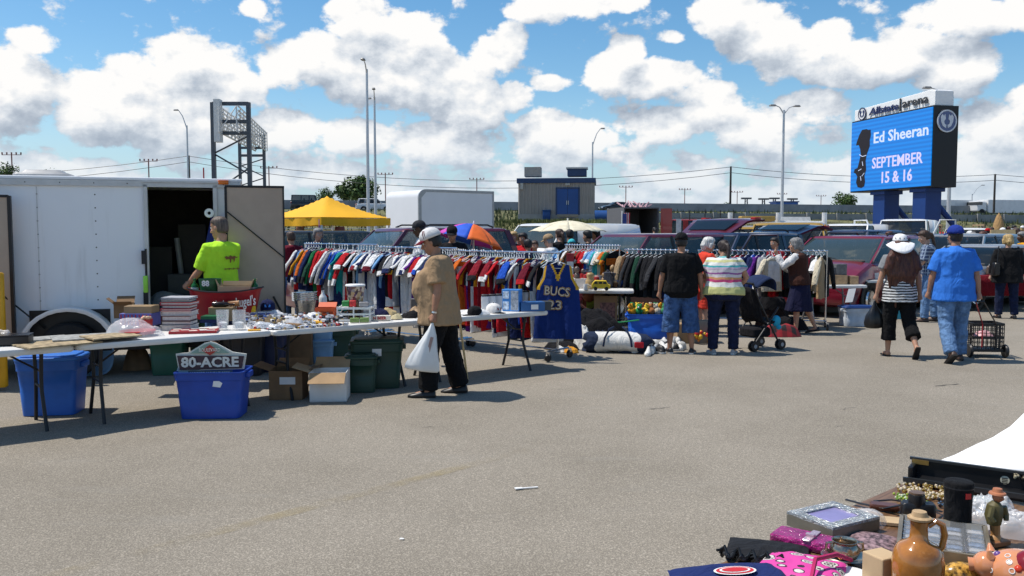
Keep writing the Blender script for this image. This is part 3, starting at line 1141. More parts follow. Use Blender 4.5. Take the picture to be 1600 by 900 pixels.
def heap(loc,rx,ry,h,label,mt,seed,name='clothes_heap',cat='clothes',rot=0.0,group=None,sharp=1.0,n=44):
 """soft heap of cloth with folds"""
 m=MB()
 rnd=random.Random(seed)
 vs,fs=[],[]
 rings=16
 sd=seed*3.7
 for j in range(rings+1):
  q=j/rings
  for i in range(n):
   a=2*PI*i/n
   out=1+.20*fold_noise((math.cos(a)*1.6,math.sin(a)*1.6,0),1.0,sd)
   x,y=math.cos(a)*q*rx*out,math.sin(a)*q*ry*out
   f=(1-q**3.2)
   r0=fold_noise((x,y,.9),1.1/max(rx,ry),sd+1)
   r1=1-abs(fold_noise((x,y,.3),2.6/max(rx,ry),sd+3))*2
   r2=1-abs(fold_noise((x*1.0,y*1.8,.7),5.5/max(rx,ry),sd+9))*2
   z=h*f*(.74+.42*r0)+(h*.10*r1+h*.07*r2)*sharp*min(1,f*2)
   vs.append((x,y,max(0.004,z)))
 for j in range(rings):
  for i in range(n):
   k=(i+1)%n
   fs.append((j*n+i,j*n+k,(j+1)*n+k,(j+1)*n+i))
 m.add(vs,fs)
 o=m.build(name,mt,loc=loc,rot=rot,smooth=180)
 return tag(o,label,cat,group)
def shoe(loc,rot,label,mt,sole,L=.28,group=None,tilt=0.0):
 t=thing('shoe',label,'shoe',loc,rot,group)
 rings=[]
 for(q,w,h)in((0,.030,.055),(.06,.036,.085),(.22,.037,.098),(.38,.037,.088),(.55,.042,.062),(.75,.047,.048),(.90,.040,.038),(1,.018,.026)):
  rings.append([Vector((math.cos(a)*w,(q-.5)*L,.022+max(0,math.sin(a))*h if math.sin(a)>0 else.022))for a in[2*PI*k/12 for k in range(12)]])
 m=MB()
 m.loft(rings)
 m.build('upper',mt,t,smooth=60)
 m=MB()
 m.loft([[Vector((math.cos(a)*w*1.08,(q-.5)*L*1.03,.002 if math.sin(a)<0 else.026))for a in[2*PI*k/10 for k in range(10)]]for(q,w)in((0,.028),(.1,.036),(.4,.036),(.7,.046),(.9,.04),(1,.016))])
 m.build('sole',sole,t)
 return t
def bottle(loc,h,r,label,mt,cap=None,rot=0.0,labelmat=None,group=None):
 t=thing('bottle',label,'bottle',loc,rot,group)
 m=MB()
 m.lathe([(r*.9,0),(r,.01),(r,h*.58),(r*.85,h*.66),(r*.38,h*.78),(r*.34,h*.96),(r*.4,h)],n=14)
 m.build('glass',mt,t,smooth=50)
 if labelmat:
  m=MB()
  m.lathe([(r+.002,h*.15),(r+.002,h*.48)],n=14,caps=False)
  m.build('label',labelmat,t)
 if cap:
  m=MB()
  m.lathe([(r*.42,h*.97),(r*.42,h*1.05),(r*.3,h*1.06)],n=10)
  m.build('cap',cap,t)
 return t
TLX,TLY=-3.34,10.69
TLR=R(17.3)
tr=thing('cargo_trailer','white enclosed cargo trailer with open side door and dark inside','trailer',(TLX,TLY,0),TLR)
TRX,TRN=Vector((math.cos(TLR),math.sin(TLR),0)),Vector((math.sin(TLR),-math.cos(TLR),0))
def on_trailer(u,v,off=0.0):
 """local x, z of a photo spot on the trailer's side"""
 d=ray(u,v)
 o=Vector((TLX,TLY,0))+TRN*off
 t=(o-Vector((0,0,EYE))).dot(TRN)/d.dot(TRN)
 p=Vector((0,0,EYE))+d*t
 return(p-o).dot(TRX),p.z
def alu_mat():
 m=mat('trailer_white',(0.62,0.63,0.64),0.42,var=0.0)
 n=NT(m.node_tree)
 b=m.node_tree.nodes['Principled BSDF']
 P=n.node('ShaderNodeTexCoord').outputs['Object']
 st=n.noise(n.vm('MULTIPLY',P,(2.6,2.6,.22)),2.0,5.0,.6)
 gr=n.noise(P,1.1,4.0,.6)
 c=n.mix(n.m('MULTIPLY',n.sstep(st,.56,.74),.38),(0.80,0.81,0.82),(0.48,0.475,0.46))
 c=n.mix(n.m('MULTIPLY',n.sstep(gr,.5,.8),.22),c,(0.62,0.63,0.64))
 n.put(b.inputs['Base Color'],c)
 bn=n.node('ShaderNodeBump')
 bn.inputs['Strength'].default_value=.10
 bn.inputs['Distance'].default_value=.05
 n.put(bn.inputs['Height'],n.noise(P,2.3,2.0))
 n.put(b.inputs['Normal'],bn.outputs[0])
 return m
ALU=alu_mat()
ALUT=mat('trailer_trim',(0.50,0.50,0.50),0.4,0.4,var=.08)
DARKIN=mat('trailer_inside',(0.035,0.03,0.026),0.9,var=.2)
TH,TW,TL0=2.33,2.0,-5.6
xd0,xd1=on_trailer(233,400)[0],on_trailer(335,400)[0]
zd1=on_trailer(290,293)[1]
m=MB()
zb=.42
for(x0,x1,z0,z1)in((TL0,xd0,zb,TH),(xd0,xd1,zd1,TH),(xd1,0,zb,TH)):
 m.box(((x0+x1)/2,.02,(z0+z1)/2),(x1-x0,.04,z1-z0))
m.build('side_wall',ALU,tr,smooth=0)
m=MB()
m.box((TL0/2,TW-.02,(zb+TH)/2),(-TL0,.04,TH-zb))
m.box((-.02,TW/2,(zb+TH)/2),(.04,TW-.09,TH-zb))
m.box((TL0+.02,TW/2,(zb+TH)/2),(.04,TW-.09,TH-zb))
m.build('end_walls',ALU,tr,smooth=0)
m=MB()
m.box((TL0/2,TW/2,TH+.02),(-TL0+.04,TW+.04,.04))
m.build('roof',ALU,tr,smooth=0,bevel=.012)
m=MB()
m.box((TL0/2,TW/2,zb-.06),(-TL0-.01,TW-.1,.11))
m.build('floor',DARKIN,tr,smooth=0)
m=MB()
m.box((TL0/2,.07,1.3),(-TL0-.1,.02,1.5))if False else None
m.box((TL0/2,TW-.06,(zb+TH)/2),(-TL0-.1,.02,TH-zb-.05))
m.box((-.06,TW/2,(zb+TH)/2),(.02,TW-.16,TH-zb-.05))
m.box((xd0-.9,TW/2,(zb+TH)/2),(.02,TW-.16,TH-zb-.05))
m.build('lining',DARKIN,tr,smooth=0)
m=MB()
m.box((TL0/2,-.012,TH-.035),(-TL0,.024,.07))
m.box((TL0/2,-.012,zb+.04),(-TL0,.024,.08))
m.box((-.035,-.014,(zb+TH)/2),(.07,.028,TH-zb-.16))
m.build('corner_trim',ALUT,tr,smooth=0)
m=MB()
fw=.045
m.box((xd0-fw/2,-.016,(zb+zd1)/2+.06),(fw,.03,zd1-zb-.06))
m.box((xd1+fw/2,-.016,(zb+zd1)/2+.06),(fw,.03,zd1-zb-.06))
m.box(((xd0+xd1)/2,-.016,zd1+fw/2),(xd1-xd0+2*fw,.03,fw))
m.box(((xd0+xd1)/2,-.02,zd1+fw+.02),(xd1-xd0+3*fw,.045,.02))
m.build('door_frame',ALUT,tr,smooth=0)
RIV=mat('rivet_dark',(.05,.05,.05),.4,.5)
m=MB()
for(u,n_)in((57,11),(148,11)):
 x,_=on_trailer(u,300)
 for k in range(n_):
  z=TH-.17-k*.155
  m.lathe([(.009,0),(.007,-.006),(.002,-.008)],(x,-.001,z),6,axis='Y')
for k in range(16):
 m.lathe([(.008,0),(.006,-.005)],(-.2-k*.36,-.026,TH-.035),6,axis='Y')
m.build('rivets',RIV,tr)['kind']='stuff'
m=MB()
x,_=on_trailer(57,300)
m.box((x,-.003,(zb+TH)/2),(.006,.006,TH-zb-.17))
m.build('panel_seam',ALUT,tr,smooth=0)
x,z=on_trailer(349,285)
m=MB()
m.rbox((x,-.035,z-.002),(.12,.03,.05),.012)
m.build('marker_lamp',mat('amber_lens',(.75,.16,.01),.25,var=.1),tr)
xv=on_trailer(48,272)[0]
m=MB()
m.rbox((xv,.75,TH+.07),(.62,.5,.07),.06)
m.rbox((xv,.75,TH+.12),(.50,.42,.05),.06,taper=.85)
m.build('roof_vent',mat('vent_grey',(.38,.38,.38),.5),tr)
m=MB()
for z in(1.86,.95):
 m.box((xd1+.13,-.035,z),(.15,.04,.06))
 m.tube([(xd1+.2,-.06,z-.07),(xd1+.2,-.06,z+.07)],.014,8)
m.build('hinge',CHROME,tr,smooth=40)
m=MB()
xl=on_trailer(228,390)[0]
m.tube([(xl,-.045,.9),(xl,-.045,1.52)],.012,8)
m.box((xl-.02,-.05,1.42),(.05,.05,.16))
m.box((xl-.01,-.05,.92),(.05,.05,.2))
lt=m.build('door_latch',BLKSTEEL,tr,smooth=0)
m=MB()
m.rbox((xl-.005,-.085,1.10),(.055,.03,.20),.02)
m.build('tag',mat('lime_tag',(.35,.75,.08),.5),lt)
xw,zw=on_trailer(112,548)
zw=.34
m=MB()
pr=[]
for k in range(15):
 a=PI*k/14
 pr.append((xw+.50*math.cos(a),.42+.43*math.sin(a)))
m.loft([[Vector((x,-.02,z))for(x,z)in pr],[Vector((x,-.23,z))for(x,z)in pr],[Vector((xw+(x-xw)*.9,-.235,.42+(z-.42)*.9))for(x,z)in pr]],caps=False,closed=False)
m.build('fender',ALU,tr,smooth=40,solid=.006)
m=MB()
m.box((xw,-.004,.62),(.86,.006,.38))
m.build('wheel_well',BLACK,tr,smooth=0)
RUB=mat('tyre_rubber',(.016,.016,.017),.85,var=.2)
RIMW=mat('rim_white',(.66,.66,.65),.4,var=.05)
m=MB()
m.lathe([(.19,-.09),(.31,-.09),(.335,-.06),(.335,.06),(.31,.09),(.19,.09)],(xw,-.11,zw),24,axis='Y')
wl=m.build('tyre',RUB,tr,smooth=45)
m=MB()
m.lathe([(.20,.02),(.20,.07),(.17,.05),(.06,.06),(.05,.09),(.01,.095)],(xw,-.13,zw),20,axis='Y')
m.build('rim',RIMW,wl,smooth=45)
PLY=mat('plywood_beige',(0.42,0.33,0.255),0.8,var=.08,scale=2)
xo,zo=on_trailer(353,292,.12)
xe,_=on_trailer(442,292,.14)
sd=thing('hinge_pivot',None,None)if False else None
m=MB()
m.box(((xo+xe)/2,-.13,(zb+.1+zo)/2),(xe-xo,.035,zo-zb-.1))
dr=m.build('side_door',PLY,tr,smooth=0)
m=MB()
for(c,s_)in((((xo+xe)/2,-.13,zo+.006),(xe-xo+.03,.05,.028)),((xo-.005,-.13,(zb+zo)/2),(.03,.05,zo-zb)),((xe+.003,-.13,(zb+zo)/2+.05),(.02,.05,zo-zb-.1))):
 m.box(c,s_)
m.build('door_edge',BLKSTEEL,dr,smooth=0)
m=MB()
a_,b_=on_trailer(355,331,.16),on_trailer(446,404,.16)
m.tube([(a_[0],-.16,a_[1]),(b_[0],-.16,b_[1])],.008,6)
a_,b_=on_trailer(427,463,.16),on_trailer(440,488,.16)
m.tube([(a_[0],-.17,a_[1]),(b_[0],-.17,b_[1])],.012,6)
m.build('stay_rod',BLKSTEEL,dr)
xr,zr=on_trailer(13,308,.18)
m=MB()
m.box((xr-.75,-.19,(zr+.55)/2),(1.5,.04,zr-.55))
rd=m.build('rear_door',PLY,tr,smooth=0)
m=MB()
m.box((xr+.01,-.19,(zr+.55)/2),(.035,.06,zr-.52))
m.box((xr-.75,-.19,zr+.01),(1.5,.06,.03))
m.build('door_edge',BLKSTEEL,rd,smooth=0)
m=MB()
a_,b_=on_trailer(5,462,.22),on_trailer(70,514,.05)
m.tube([(a_[0],-.22,a_[1]),(b_[0],-.05,b_[1])],.010,6)
m.build('stay_rod',BLKSTEEL,rd)
def in_trailer(u,v,off):
 x,z=on_trailer(u,v,-off)
 p=Vector((TLX,TLY,0))+TRX*x-TRN*off
 return Vector((p.x,p.y,z))
FLZ=zb
p=in_trailer(270,470,.55)
tub((p.x,p.y,FLZ),(.62,.42,.36),TLR,'dark blue lidded storage tub on the trailer floor',mat('tub_navy',(.01,.02,.10),.45),NAVYP)
p2=in_trailer(262,450,.5)
heap((p2 .x,p2 .y,FLZ+.40),.26,.2,.16,'grey crumpled sheet on the tub inside the trailer',cloth('grey_sheet',(.28,.29,.31)),5,'crumpled_sheet','sheet')
p=in_trailer(285,430,.95)
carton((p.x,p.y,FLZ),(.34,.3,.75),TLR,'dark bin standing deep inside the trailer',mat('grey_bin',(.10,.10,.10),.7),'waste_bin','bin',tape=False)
m=MB()
p=in_trailer(285,345,1.0)
m.tube([(0,0,-.9),(.0,0,.3)],.035,8)
tag(m.build('white_tube',mat('tube_grey',(.30,.30,.29),.5),loc=(p.x-.05,p.y,FLZ+.92),rot=(0,R(-6),0)),'long pale tube leaning inside the open trailer','tube')
m=MB()
p=in_trailer(327,333,-.02)
m.lathe([(.055,-.06),(.055,.06),(.02,.06),(.02,-.06)],n=16,caps=False,axis='Y')
t_=m.build('paper_roll',PAPERW,loc=(p.x,p.y,p.z),rot=TLR)
tag(t_,'white paper towel roll hung at the edge of the trailer door','paper roll')
p=in_trailer(318,370,.35)
m=MB()
m.prism([(-.02,-.28),(.20,-.28),(.20,.30),(.10,.26)],(0,0,0),(1,0,0),(0,0,1),.05,0)
tag(m.build('folded_parasol',mat('deep_blue_nylon',(.012,.03,.25),.6),loc=(p.x,p.y,p.z),rot=TLR,smooth=0),'blue folded panel hanging in the trailer beside the man','panel')
m=MB()
m.prism([(-.06,.0),(.20,.0),(.20,-.28),(.14,-.24)],(0,0,0),(1,0,0),(0,0,1),.05,0)
tag(m.build('hanging_bag',mat('pale_green_cloth',(.30,.42,.32),.7),loc=(p.x,p.y,p.z-.29),rot=TLR,smooth=0),'pale green bag hanging under the blue panel','bag')
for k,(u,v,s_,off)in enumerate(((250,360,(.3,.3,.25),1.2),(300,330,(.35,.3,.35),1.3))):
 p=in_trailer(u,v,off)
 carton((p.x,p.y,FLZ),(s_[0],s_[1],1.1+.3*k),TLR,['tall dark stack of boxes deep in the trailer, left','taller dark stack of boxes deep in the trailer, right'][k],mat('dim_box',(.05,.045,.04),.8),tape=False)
m=MB()
p=at(-3,520,9.3)
t=thing('hand_truck','yellow plastic hand truck at the far left edge beside the trailer','hand truck',(p.x-.08,9.3,0),TLR)
YEL=mat('yellow_plastic',(.72,.36,.01),.4,var=.08)
m.rbox((0,0,.66),(.3,.07,1.25),.03)
m.build('frame',YEL,t)
m=MB()
m.box((0,-.06,.30),(.12,.04,.26))
m.build('plate',BLACK,t,smooth=0)
def gnd(u,v):
 return G(u,v,0)
p=gnd(66,652)
tub((p.x,p.y+.22,0),(.54,.40,.52),TROT-R(28),'bright blue storage tub with blue lid under the left table',TUBBLUE,mat('tub_lid_blue',(.03,.16,.55),.4))
p=gnd(318,657)
sb=tub((p.x+.03,p.y+.22,0),(.62,.40,.44),TROT-R(34),'deep blue open tub holding a beer sign, in front of the table',mat('tub_royal',(.008,.05,.32),.42,var=.1))
m=MB()
m.prism([(-.04,-.02),(.03,-.03),(.05,.01),(.02,.03),(-.03,.03)],(.08,-.198,.33),(1,0,0),(0,0,1),-.003)
m.build('sticker',PAPERW,sb,smooth=0)
SR=TROT-R(32)
sg2=thing('beer_sign','shield shaped wheat beer sign reading 80-acre, standing in the blue tub','sign',(p.x+.03,p.y+.14,.42),SR)
OUTL=mat('sign_cream',(.66,.66,.60),.4,var=0)
PLUM=mat('sign_plum',(.045,.022,.035),.4,var=.1)
SAGE=mat('sign_sage',(.22,.33,.28),.45,var=.1)
m=MB()
out=[(-.29,.02),(.30,.03),(.325,.17),(.20,.19),(.05,.275),(.0,.29),(-.06,.275),(-.20,.19),(-.315,.18)]
m.prism(out,(0,0,0),(1,0,0),(0,0,1),-.02)
bd=m.build('board',OUTL,sg2,smooth=0)
m=MB()
m.prism([(-.275,.032),(.285,.04),(.308,.155),(-.298,.165)],(0,-.021,0),(1,0,0),(0,0,1),-.004)
m.build('name_panel',PLUM,sg2,smooth=0)
m=MB()
m.prism([(-.18,.183),(.18,.183),(.05,.265),(0,.278),(-.05,.265)],(0,-.021,0),(1,0,0),(0,0,1),-.004)
m.build('crest',SAGE,sg2,smooth=0)
m=MB()
m.prism([(-.07,.21),(0,.165),(.07,.21),(0,.265)],(0,-.026,0),(1,0,0),(0,0,1),-.004)
m.build('diamond',mat('sign_red',(.42,.04,.03),.4),sg2,smooth=0)
m=MB()
m.prism([(-.20,-.03),(.20,-.03),(.20,.022),(-.20,.022)],(0,-.021,0),(1,0,0),(0,0,1),-.004)
m.build('lower_panel',mat('sign_grey_blue',(.09,.11,.14),.4),sg2,smooth=0)
text('lettering','80-ACRE',.125,OUTL,sg2,(0,-.03,.098),(1,0,0),(0,0,1),.004,bold=.004,width=.52)
text('lettering','BOULEVARD',.045,OUTL,sg2,(0,-.034,.215),(1,0,0),(0,0,1),.003,width=.19)
text('lettering','HOPPED WHEAT BEER',.04,OUTL,sg2,(0,-.029,-.004),(1,0,0),(0,0,1),.003,width=.36)
m=MB()
m.prism([(-.32,-.02),(-.1,-.03),(-.1,.06),(-.30,.05)],(0,.02,0),(1,0,0),(0,0,1),.02)
o_=m.build('folded_board',mat('pale_blue_board',(.30,.42,.52),.5),loc=sg2 .location,rot=SR,smooth=0)
tag(o_,'pale blue board stuck behind the beer sign in the tub','board')
p=gnd(135,590)
t=thing('plastic_basin','pale blue plastic basin propped on edge beside the trailer wheel','basin',(p.x,p.y+.12,0),R(8))
m=MB()
PB=mat('pale_blue_plastic',(.17,.33,.52),.4,var=.08)
rg=lambda k,y:[Vector((math.copysign(abs(math.cos(a))**.6,math.cos(a))*.27*k,y,.36+math.copysign(abs(math.sin(a))**.6,math.sin(a))*.36*k))for a in[2*PI*i/24 for i in range(24)]]
m.loft([rg(1.0,0),rg(1.0,-.02),rg(.93,-.02),rg(.80,.10),rg(.3,.11)])
m.build('shell',PB,t,smooth=50)
p=gnd(207,580)
heap((p.x,p.y+.15,0),.19,.16,.36,'brown paper sack slumped under the table',mat('sack_brown',(.20,.125,.065),.9,var=.2),21,'paper_sack','sack',sharp=.5)
p=gnd(256,588)
tub((p.x,p.y+.2,0),(.42,.36,.50),TROT-R(30),'green lidless tub behind the beer sign tub',TUBGREEN)
p=gnd(312,575)
tub((p.x,p.y+.35,0),(.46,.36,.62),TROT-R(30),'pale green tub deep under the table',mat('tub_sage',(.16,.27,.16),.5))
p=gnd(372,590)
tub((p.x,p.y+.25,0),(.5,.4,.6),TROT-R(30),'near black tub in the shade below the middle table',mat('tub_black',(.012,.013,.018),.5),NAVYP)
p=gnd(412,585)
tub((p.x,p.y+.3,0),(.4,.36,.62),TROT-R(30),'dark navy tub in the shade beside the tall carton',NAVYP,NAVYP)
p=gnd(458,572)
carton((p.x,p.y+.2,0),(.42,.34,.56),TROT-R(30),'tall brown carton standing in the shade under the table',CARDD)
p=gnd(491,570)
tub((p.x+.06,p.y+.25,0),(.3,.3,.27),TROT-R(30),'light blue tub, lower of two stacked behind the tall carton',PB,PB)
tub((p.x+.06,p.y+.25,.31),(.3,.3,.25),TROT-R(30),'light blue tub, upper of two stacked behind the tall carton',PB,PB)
p=gnd(445,626)
c_=carton((p.x,p.y+.18,0),(.34,.30,.30),TROT-R(36),'dark brown open box with a white label beside the white box',CARDD,flaps=(None,12,25,20))
m=MB()
m.box((.02,-.153,.20),(.16,.004,.075))
m.build('label',PAPERW,c_,smooth=0)
p=gnd(511,628)
WB=carton((p.x,p.y+.16,0),(.37,.33,.30),TROT-R(33),'white cardboard box with open brown flaps on the asphalt',[mat('box_white',(.70,.69,.67),.7,var=.05),CARD],flaps=(-32,None,35,18),fl=.5)
for k,(u,v,s_,lab,st,lid)in enumerate(((525,566,(.46,.40,.42),'dark green tub at the back below the wire trays',False,None),(586,608,(.56,.46,.50),'large dark green tub with a red and white sticker',True,TUBDARK),(560,616,(.34,.32,.36),'smaller dark green tub beside the white open box',False,TUBDARK))):
 p=gnd(u,v)
 t=tub((p.x,p.y+.2,0),s_,TROT-R(30),lab,TUBDARK,lid,sticker=st)
p=gnd(722,606)
m=MB()
m.tube([(-.05,0,.76),(.045,0,0)],.012,6)
tag(m.build('wooden_stick',mat('pale_wood',(.5,.36,.16),.7),loc=(p.x,p.y+.35,0)),'pale wooden stick leaning on the table behind the walking man','stick')
RT=TROT
ZT=.746
p=T(18,541)
t=thing('cash_box','flat black box at the left edge of the table','box',(p.x-.03,p.y+.1,ZT),RT-R(20))
m=MB()
m.rbox((0,0,.04),(.26,.20,.075),.01)
m.build('case',BLACK,t)
m=MB()
m.rbox((0,0,.083),(.265,.205,.012),.01)
m.build('lid',mat('black_gloss',(.015,.015,.018),.2),t)
TANB=mat('tan_board',(.34,.26,.15),.7,var=.45,scale=14)
GRYB=mat('grey_board',(.30,.30,.28),.7,var=.40,scale=16)
for k,(u,v,w,d_,mt,lab,a)in enumerate(((80,541,.60,.42,TANB,'tan worn board lying flat on the left table',12),(122,533,.52,.40,GRYB,'grey printed board lying flat beside the tan board',-6),(165,534,.42,.36,TANB,'small tan board lying flat beside the plastic bag',8),(62,527,.38,.28,GRYB,'grey flat board at the back of the left table',4))):
 p=T(u,v)
 m=MB()
 m.box((0,0,0),(w,d_,.012))
 tag(m.build('printed_board',mt,loc=(p.x,p.y+.1,ZT+.008+.014*(k%3)),rot=RT+R(a),smooth=0),lab,'board')
p=at(5,520,7.6)
heap((p.x,p.y,ZT+.0),.09,.07,.12,'small clear bag of yellow sweets at the left table edge',FILM,31,'plastic_bag','bag')
m=MB()
rr_=random.Random(8)
for k in range(14):
 m.ball((rr_.uniform(-.05,.05),rr_.uniform(-.04,.04),.02+rr_.uniform(0,.05)),.018,8,6)
tag(m.build('wrapped_sweets',mat('sweet_yellow',(.7,.42,.03),.4,var=.3),loc=(p.x,p.y,ZT)),'yellow wrapped sweets inside the small clear bag','sweets',kind='stuff')
p=T(200,528)
m=MB()
m.lathe([(.10,0),(.15,.02),(.165,.05),(.158,.052),(.14,.03),(.01,.02)],n=24)
tag(m.build('red_dish',mat('red_enamel',(.50,.035,.03),.3,var=.1),loc=(p.x+.03,p.y+.14,ZT)),'red dish wrapped in the clear plastic bag','dish')
heap((p.x,p.y+.14,ZT),.26,.18,.17,'clear crumpled plastic bag holding a red dish on the table',FILM,34,'plastic_bag','bag')
p=T(213,510)
bx=carton((p.x,p.y+.1,ZT),(.34,.22,.13),RT-R(38),'printed blue, red and white carton below the tan carton',mat('printed_carton',(.13,.14,.40),.5,var=.2),tape=False)
m=MB()
for k in range(9):
 m.box((-.15+k*.038,-.112,.065),(.012,.003,.11))
m.build('print',mat('print_red',(.5,.04,.06),.5),bx,smooth=0)
m=MB()
m.box((0,-.1125,.07),(.20,.003,.035))
m.build('print',PAPERW,bx,smooth=0)
carton((p.x+.02,p.y+.1,ZT+.132),(.29,.2,.075),RT-R(38),'small tan carton on top of the printed carton',CARD)
p=T(196,500)
carton((p.x-.12,p.y+.25,ZT),(.2,.2,.16),RT-R(20),'brown open carton behind the printed carton',CARDD,flaps=(20,None,40,40))
p=T(225,518)
m=MB()
m.lathe([(.05,0),(.055,.01),(.066,.125),(.06,.125),(.05,.02),(.001,.018)],n=20)
t=m.build('red_bucket',REDP,loc=(p.x,p.y+.05,ZT),smooth=50)
tag(t,'small dark red bucket of sweets in front of the cartons','bucket')
m=MB()
for k in range(12):
 m.ball((rr_.uniform(-.035,.035),rr_.uniform(-.035,.035),.12+rr_.uniform(0,.025)),.02,8,6,k%2)
tag(m.build('wrapped_candy',[mat('candy_red',(.5,.05,.04),.4),mat('candy_tan',(.6,.4,.25),.5)],loc=(p.x,p.y+.05,ZT)),'red and tan wrapped candy heaped in the red bucket','candy',kind='stuff')
p=T(275,512)
z=ZT
bk_cols=[((.50,.49,.47),.055),((.05,.05,.06),.04),((.10,.03,.03),.05),((.50,.48,.46),.045),((.42,.05,.06),.025),((.05,.05,.06),.03),((.45,.05,.06),.03),((.04,.04,.05),.025),((.45,.45,.47),.02)]
for k,(c,h)in enumerate(bk_cols):
 w,d_=.30-(k%3)*.012,.24-(k%2)*.012
 t=thing('book','thick book in the tall stack, '+['lowest of nine','second lowest','third from the bottom','fourth, with pale pages','dark red one, fifth from the bottom','black one, sixth from the bottom','red one, third from the top','black one, second from the top','top one with pale cover'][k],'book',(p.x+rr_.uniform(-.008,.008),p.y+.12+rr_.uniform(-.01,.01),z),RT-R(36+rr_.uniform(-4,4)),'stack of thick books')
 m=MB()
 m.box((.002,0,h/2),(w-.012,d_-.016,h-.0125))
 m.build('pages',mat('book_pages',(.47,.45,.43),.8,var=.12,scale=40),t,smooth=0)
 m=MB()
 m.box((0,0,.003),(w,d_,.006))
 m.box((0,0,h-.003),(w,d_,.006))
 m.box((-w/2+.001,0,h/2),(.004,d_-.001,h-.0125))
 m.build('cover',mat('book_cover_%d'%(k%9),c,.45,var=.15),t,smooth=0)
 z+=h+.0015
p=T(300,522)
t=thing('magazine','red and white checked picture book lying flat, front middle','magazine',(p.x-.02,p.y+.12,ZT),RT-R(24))
m=MB()
m.box((0,0,.012),(.44,.26,.022))
m.build('pages',REDP,t,smooth=0)
m=MB()
for i in range(5):
 for j in range(3):
  if(i+j)%2==0:
   m.prism([(0,0),(.075,.012),(.06,.07),(-.012,.062)],(-.20+i*.083,-.11+j*.08,.0235),(1,0,0),(0,1,0),.002)
m.build('print',mat('print_cream',(.70,.64,.55),.5),t,smooth=0)
text('lettering','Bier',.075,PAPERW,t,(.12,-.08,.027),(1,0,0),(0,1,0),.0012,bold=.002)
p=T(322,506)
for k,(c,lab)in enumerate((((.01,.02,.10),'navy hardback lying beside the tall book stack'),((.02,.14,.06),'green hardback lying on the navy one'))):
 m=MB()
 m.box((0,0,.017),(.24-k*.03,.18,.034))
 tag(m.build('book',mat('hardback_%d'%k,c,.4),loc=(p.x+.02,p.y+.16,ZT+k*.036),rot=RT-R(30+6*k),smooth=0),lab,'book')
p=T(343,503)
c_=carton((p.x,p.y+.12,ZT),(.27,.16,.15),RT-R(36),'plain brown carton behind the two beer glasses',CARD)
bt=bottle((p.x+.08,p.y+.12,ZT+.185),.24,.03,'dark bottle lying on the brown carton behind the glasses',mat('dark_bottle',(.02,.012,.01),.15),None)
bt.rotation_euler=(0,R(90),RT-R(36))
bt.location=(p.x-.10,p.y+.08,ZT+.182)
m=MB()
m.tube([(0,0,0),(.12,0,0)],[.028,.036],10)
tag(m.build('wooden_pin',mat('orange_wood',(.42,.19,.07),.5),loc=(p.x+.05,p.y+.16,ZT+.188),rot=RT-R(36)),'turned orange wooden pin on the brown carton','pin')
def glass_mug(loc,r,h,label,handle,rot=0):
 t=thing('beer_glass',label,'glass',loc,rot)
 m=MB()
 k=1.0 if handle else.82
 m.lathe([(r*k,0),(r*k,.006),(r,h),(r-.005,h),(r*k-.006,.018),(.001,.015)],n=20)
 m.build('glass',GLASS,t,smooth=50)
 if handle:
  m=MB()
  m.tube([(r,0,h*.85),(r+.035,0,h*.8),(r+.04,0,h*.35),(r,0,h*.2)],.008,6)
  m.build('handle',GLASS,t)
 m=MB()
 m.lathe([(r*.6,.02),(r*.7,h*.36),(r*.3,h*.42)],n=12)
 m.build('contents',mat('paper_bits',(.62,.64,.66),.6,var=.35,scale=60),t)
 return t
p=T(345,517)
glass_mug((p.x,p.y+.06,ZT),.065,.20,'tall clear pint glass with paper inside, left of the mug',False)
p=T(371,517)
glass_mug((p.x,p.y+.06,ZT),.066,.20,'clear glass beer mug with handle, right of the pint glass',True,R(20))
p=T(404,500)
for k in range(3):
 q=Vector((p.x,p.y+.14,0))+TD.lerp(Vector((1,0,0)),.6).normalized()*(.10*(k-1))
 c_=carton((q.x,q.y,ZT),(.09,.09,.075),RT-R(30),'small white and blue box, '+['left of three','middle of three','right of three'][k]+' under the navy cap',mat('small_white_box',(.60,.63,.70),.5),tape=False,group='three small white boxes')
 m=MB()
 m.box((0,-.0465,.055),(.08,.002,.018))
 m.build('print',mat('print_blue',(.02,.06,.3),.5),c_,smooth=0)
q=Vector((p.x-.09,p.y+.1,0))
c_=carton((q.x,q.y,ZT+.077),(.06,.05,.07),RT-R(30),'little yellow box standing on the small white boxes',mat('box_yellow',(.75,.5,.02),.5),tape=False)
def ball_cap(loc,rot,label,mt,brim=None,logo=None,s=1.0,tilt=0.0):
 t=thing('ball_cap',label,'cap',loc,rot)
 m=MB()
 pr=[(.092*s,0),(.095*s,.03*s),(.088*s,.07*s),(.06*s,.105*s),(.02*s,.118*s),(.001,.119*s)]
 m.lathe(pr,n=20,sx=.92,sy=1.08)
 m.build('crown',mt,t,smooth=60)
 m=MB()
 vs=lambda r0,r1:None
 m.grid(lambda u,v:Vector((math.sin((u-.5)*2.3)*.088*s*(1-.1*v),-.09*s*math.cos((u-.5)*2.0)-v*.085*s*math.cos((u-.5)*1.9),.012*s-abs(u-.5)**2*.06*s-v*.006)),10,4)
 m.build('brim',brim or mt,t,smooth=180,solid=.004)
 m=MB()
 m.ball((0,0,.12*s),.008*s,8,6)
 m.build('button',brim or mt,t)
 if logo:
  m=MB()
  m.prism([(-.03,.0),(.03,.0),(.036,.025),(0,.045),(-.036,.025)],(0,-.100*s,.035*s),(1,0,0),(0,.25,1),-.004)
  m.build('logo',logo,t,smooth=0)
 return t
p=T(404,497)
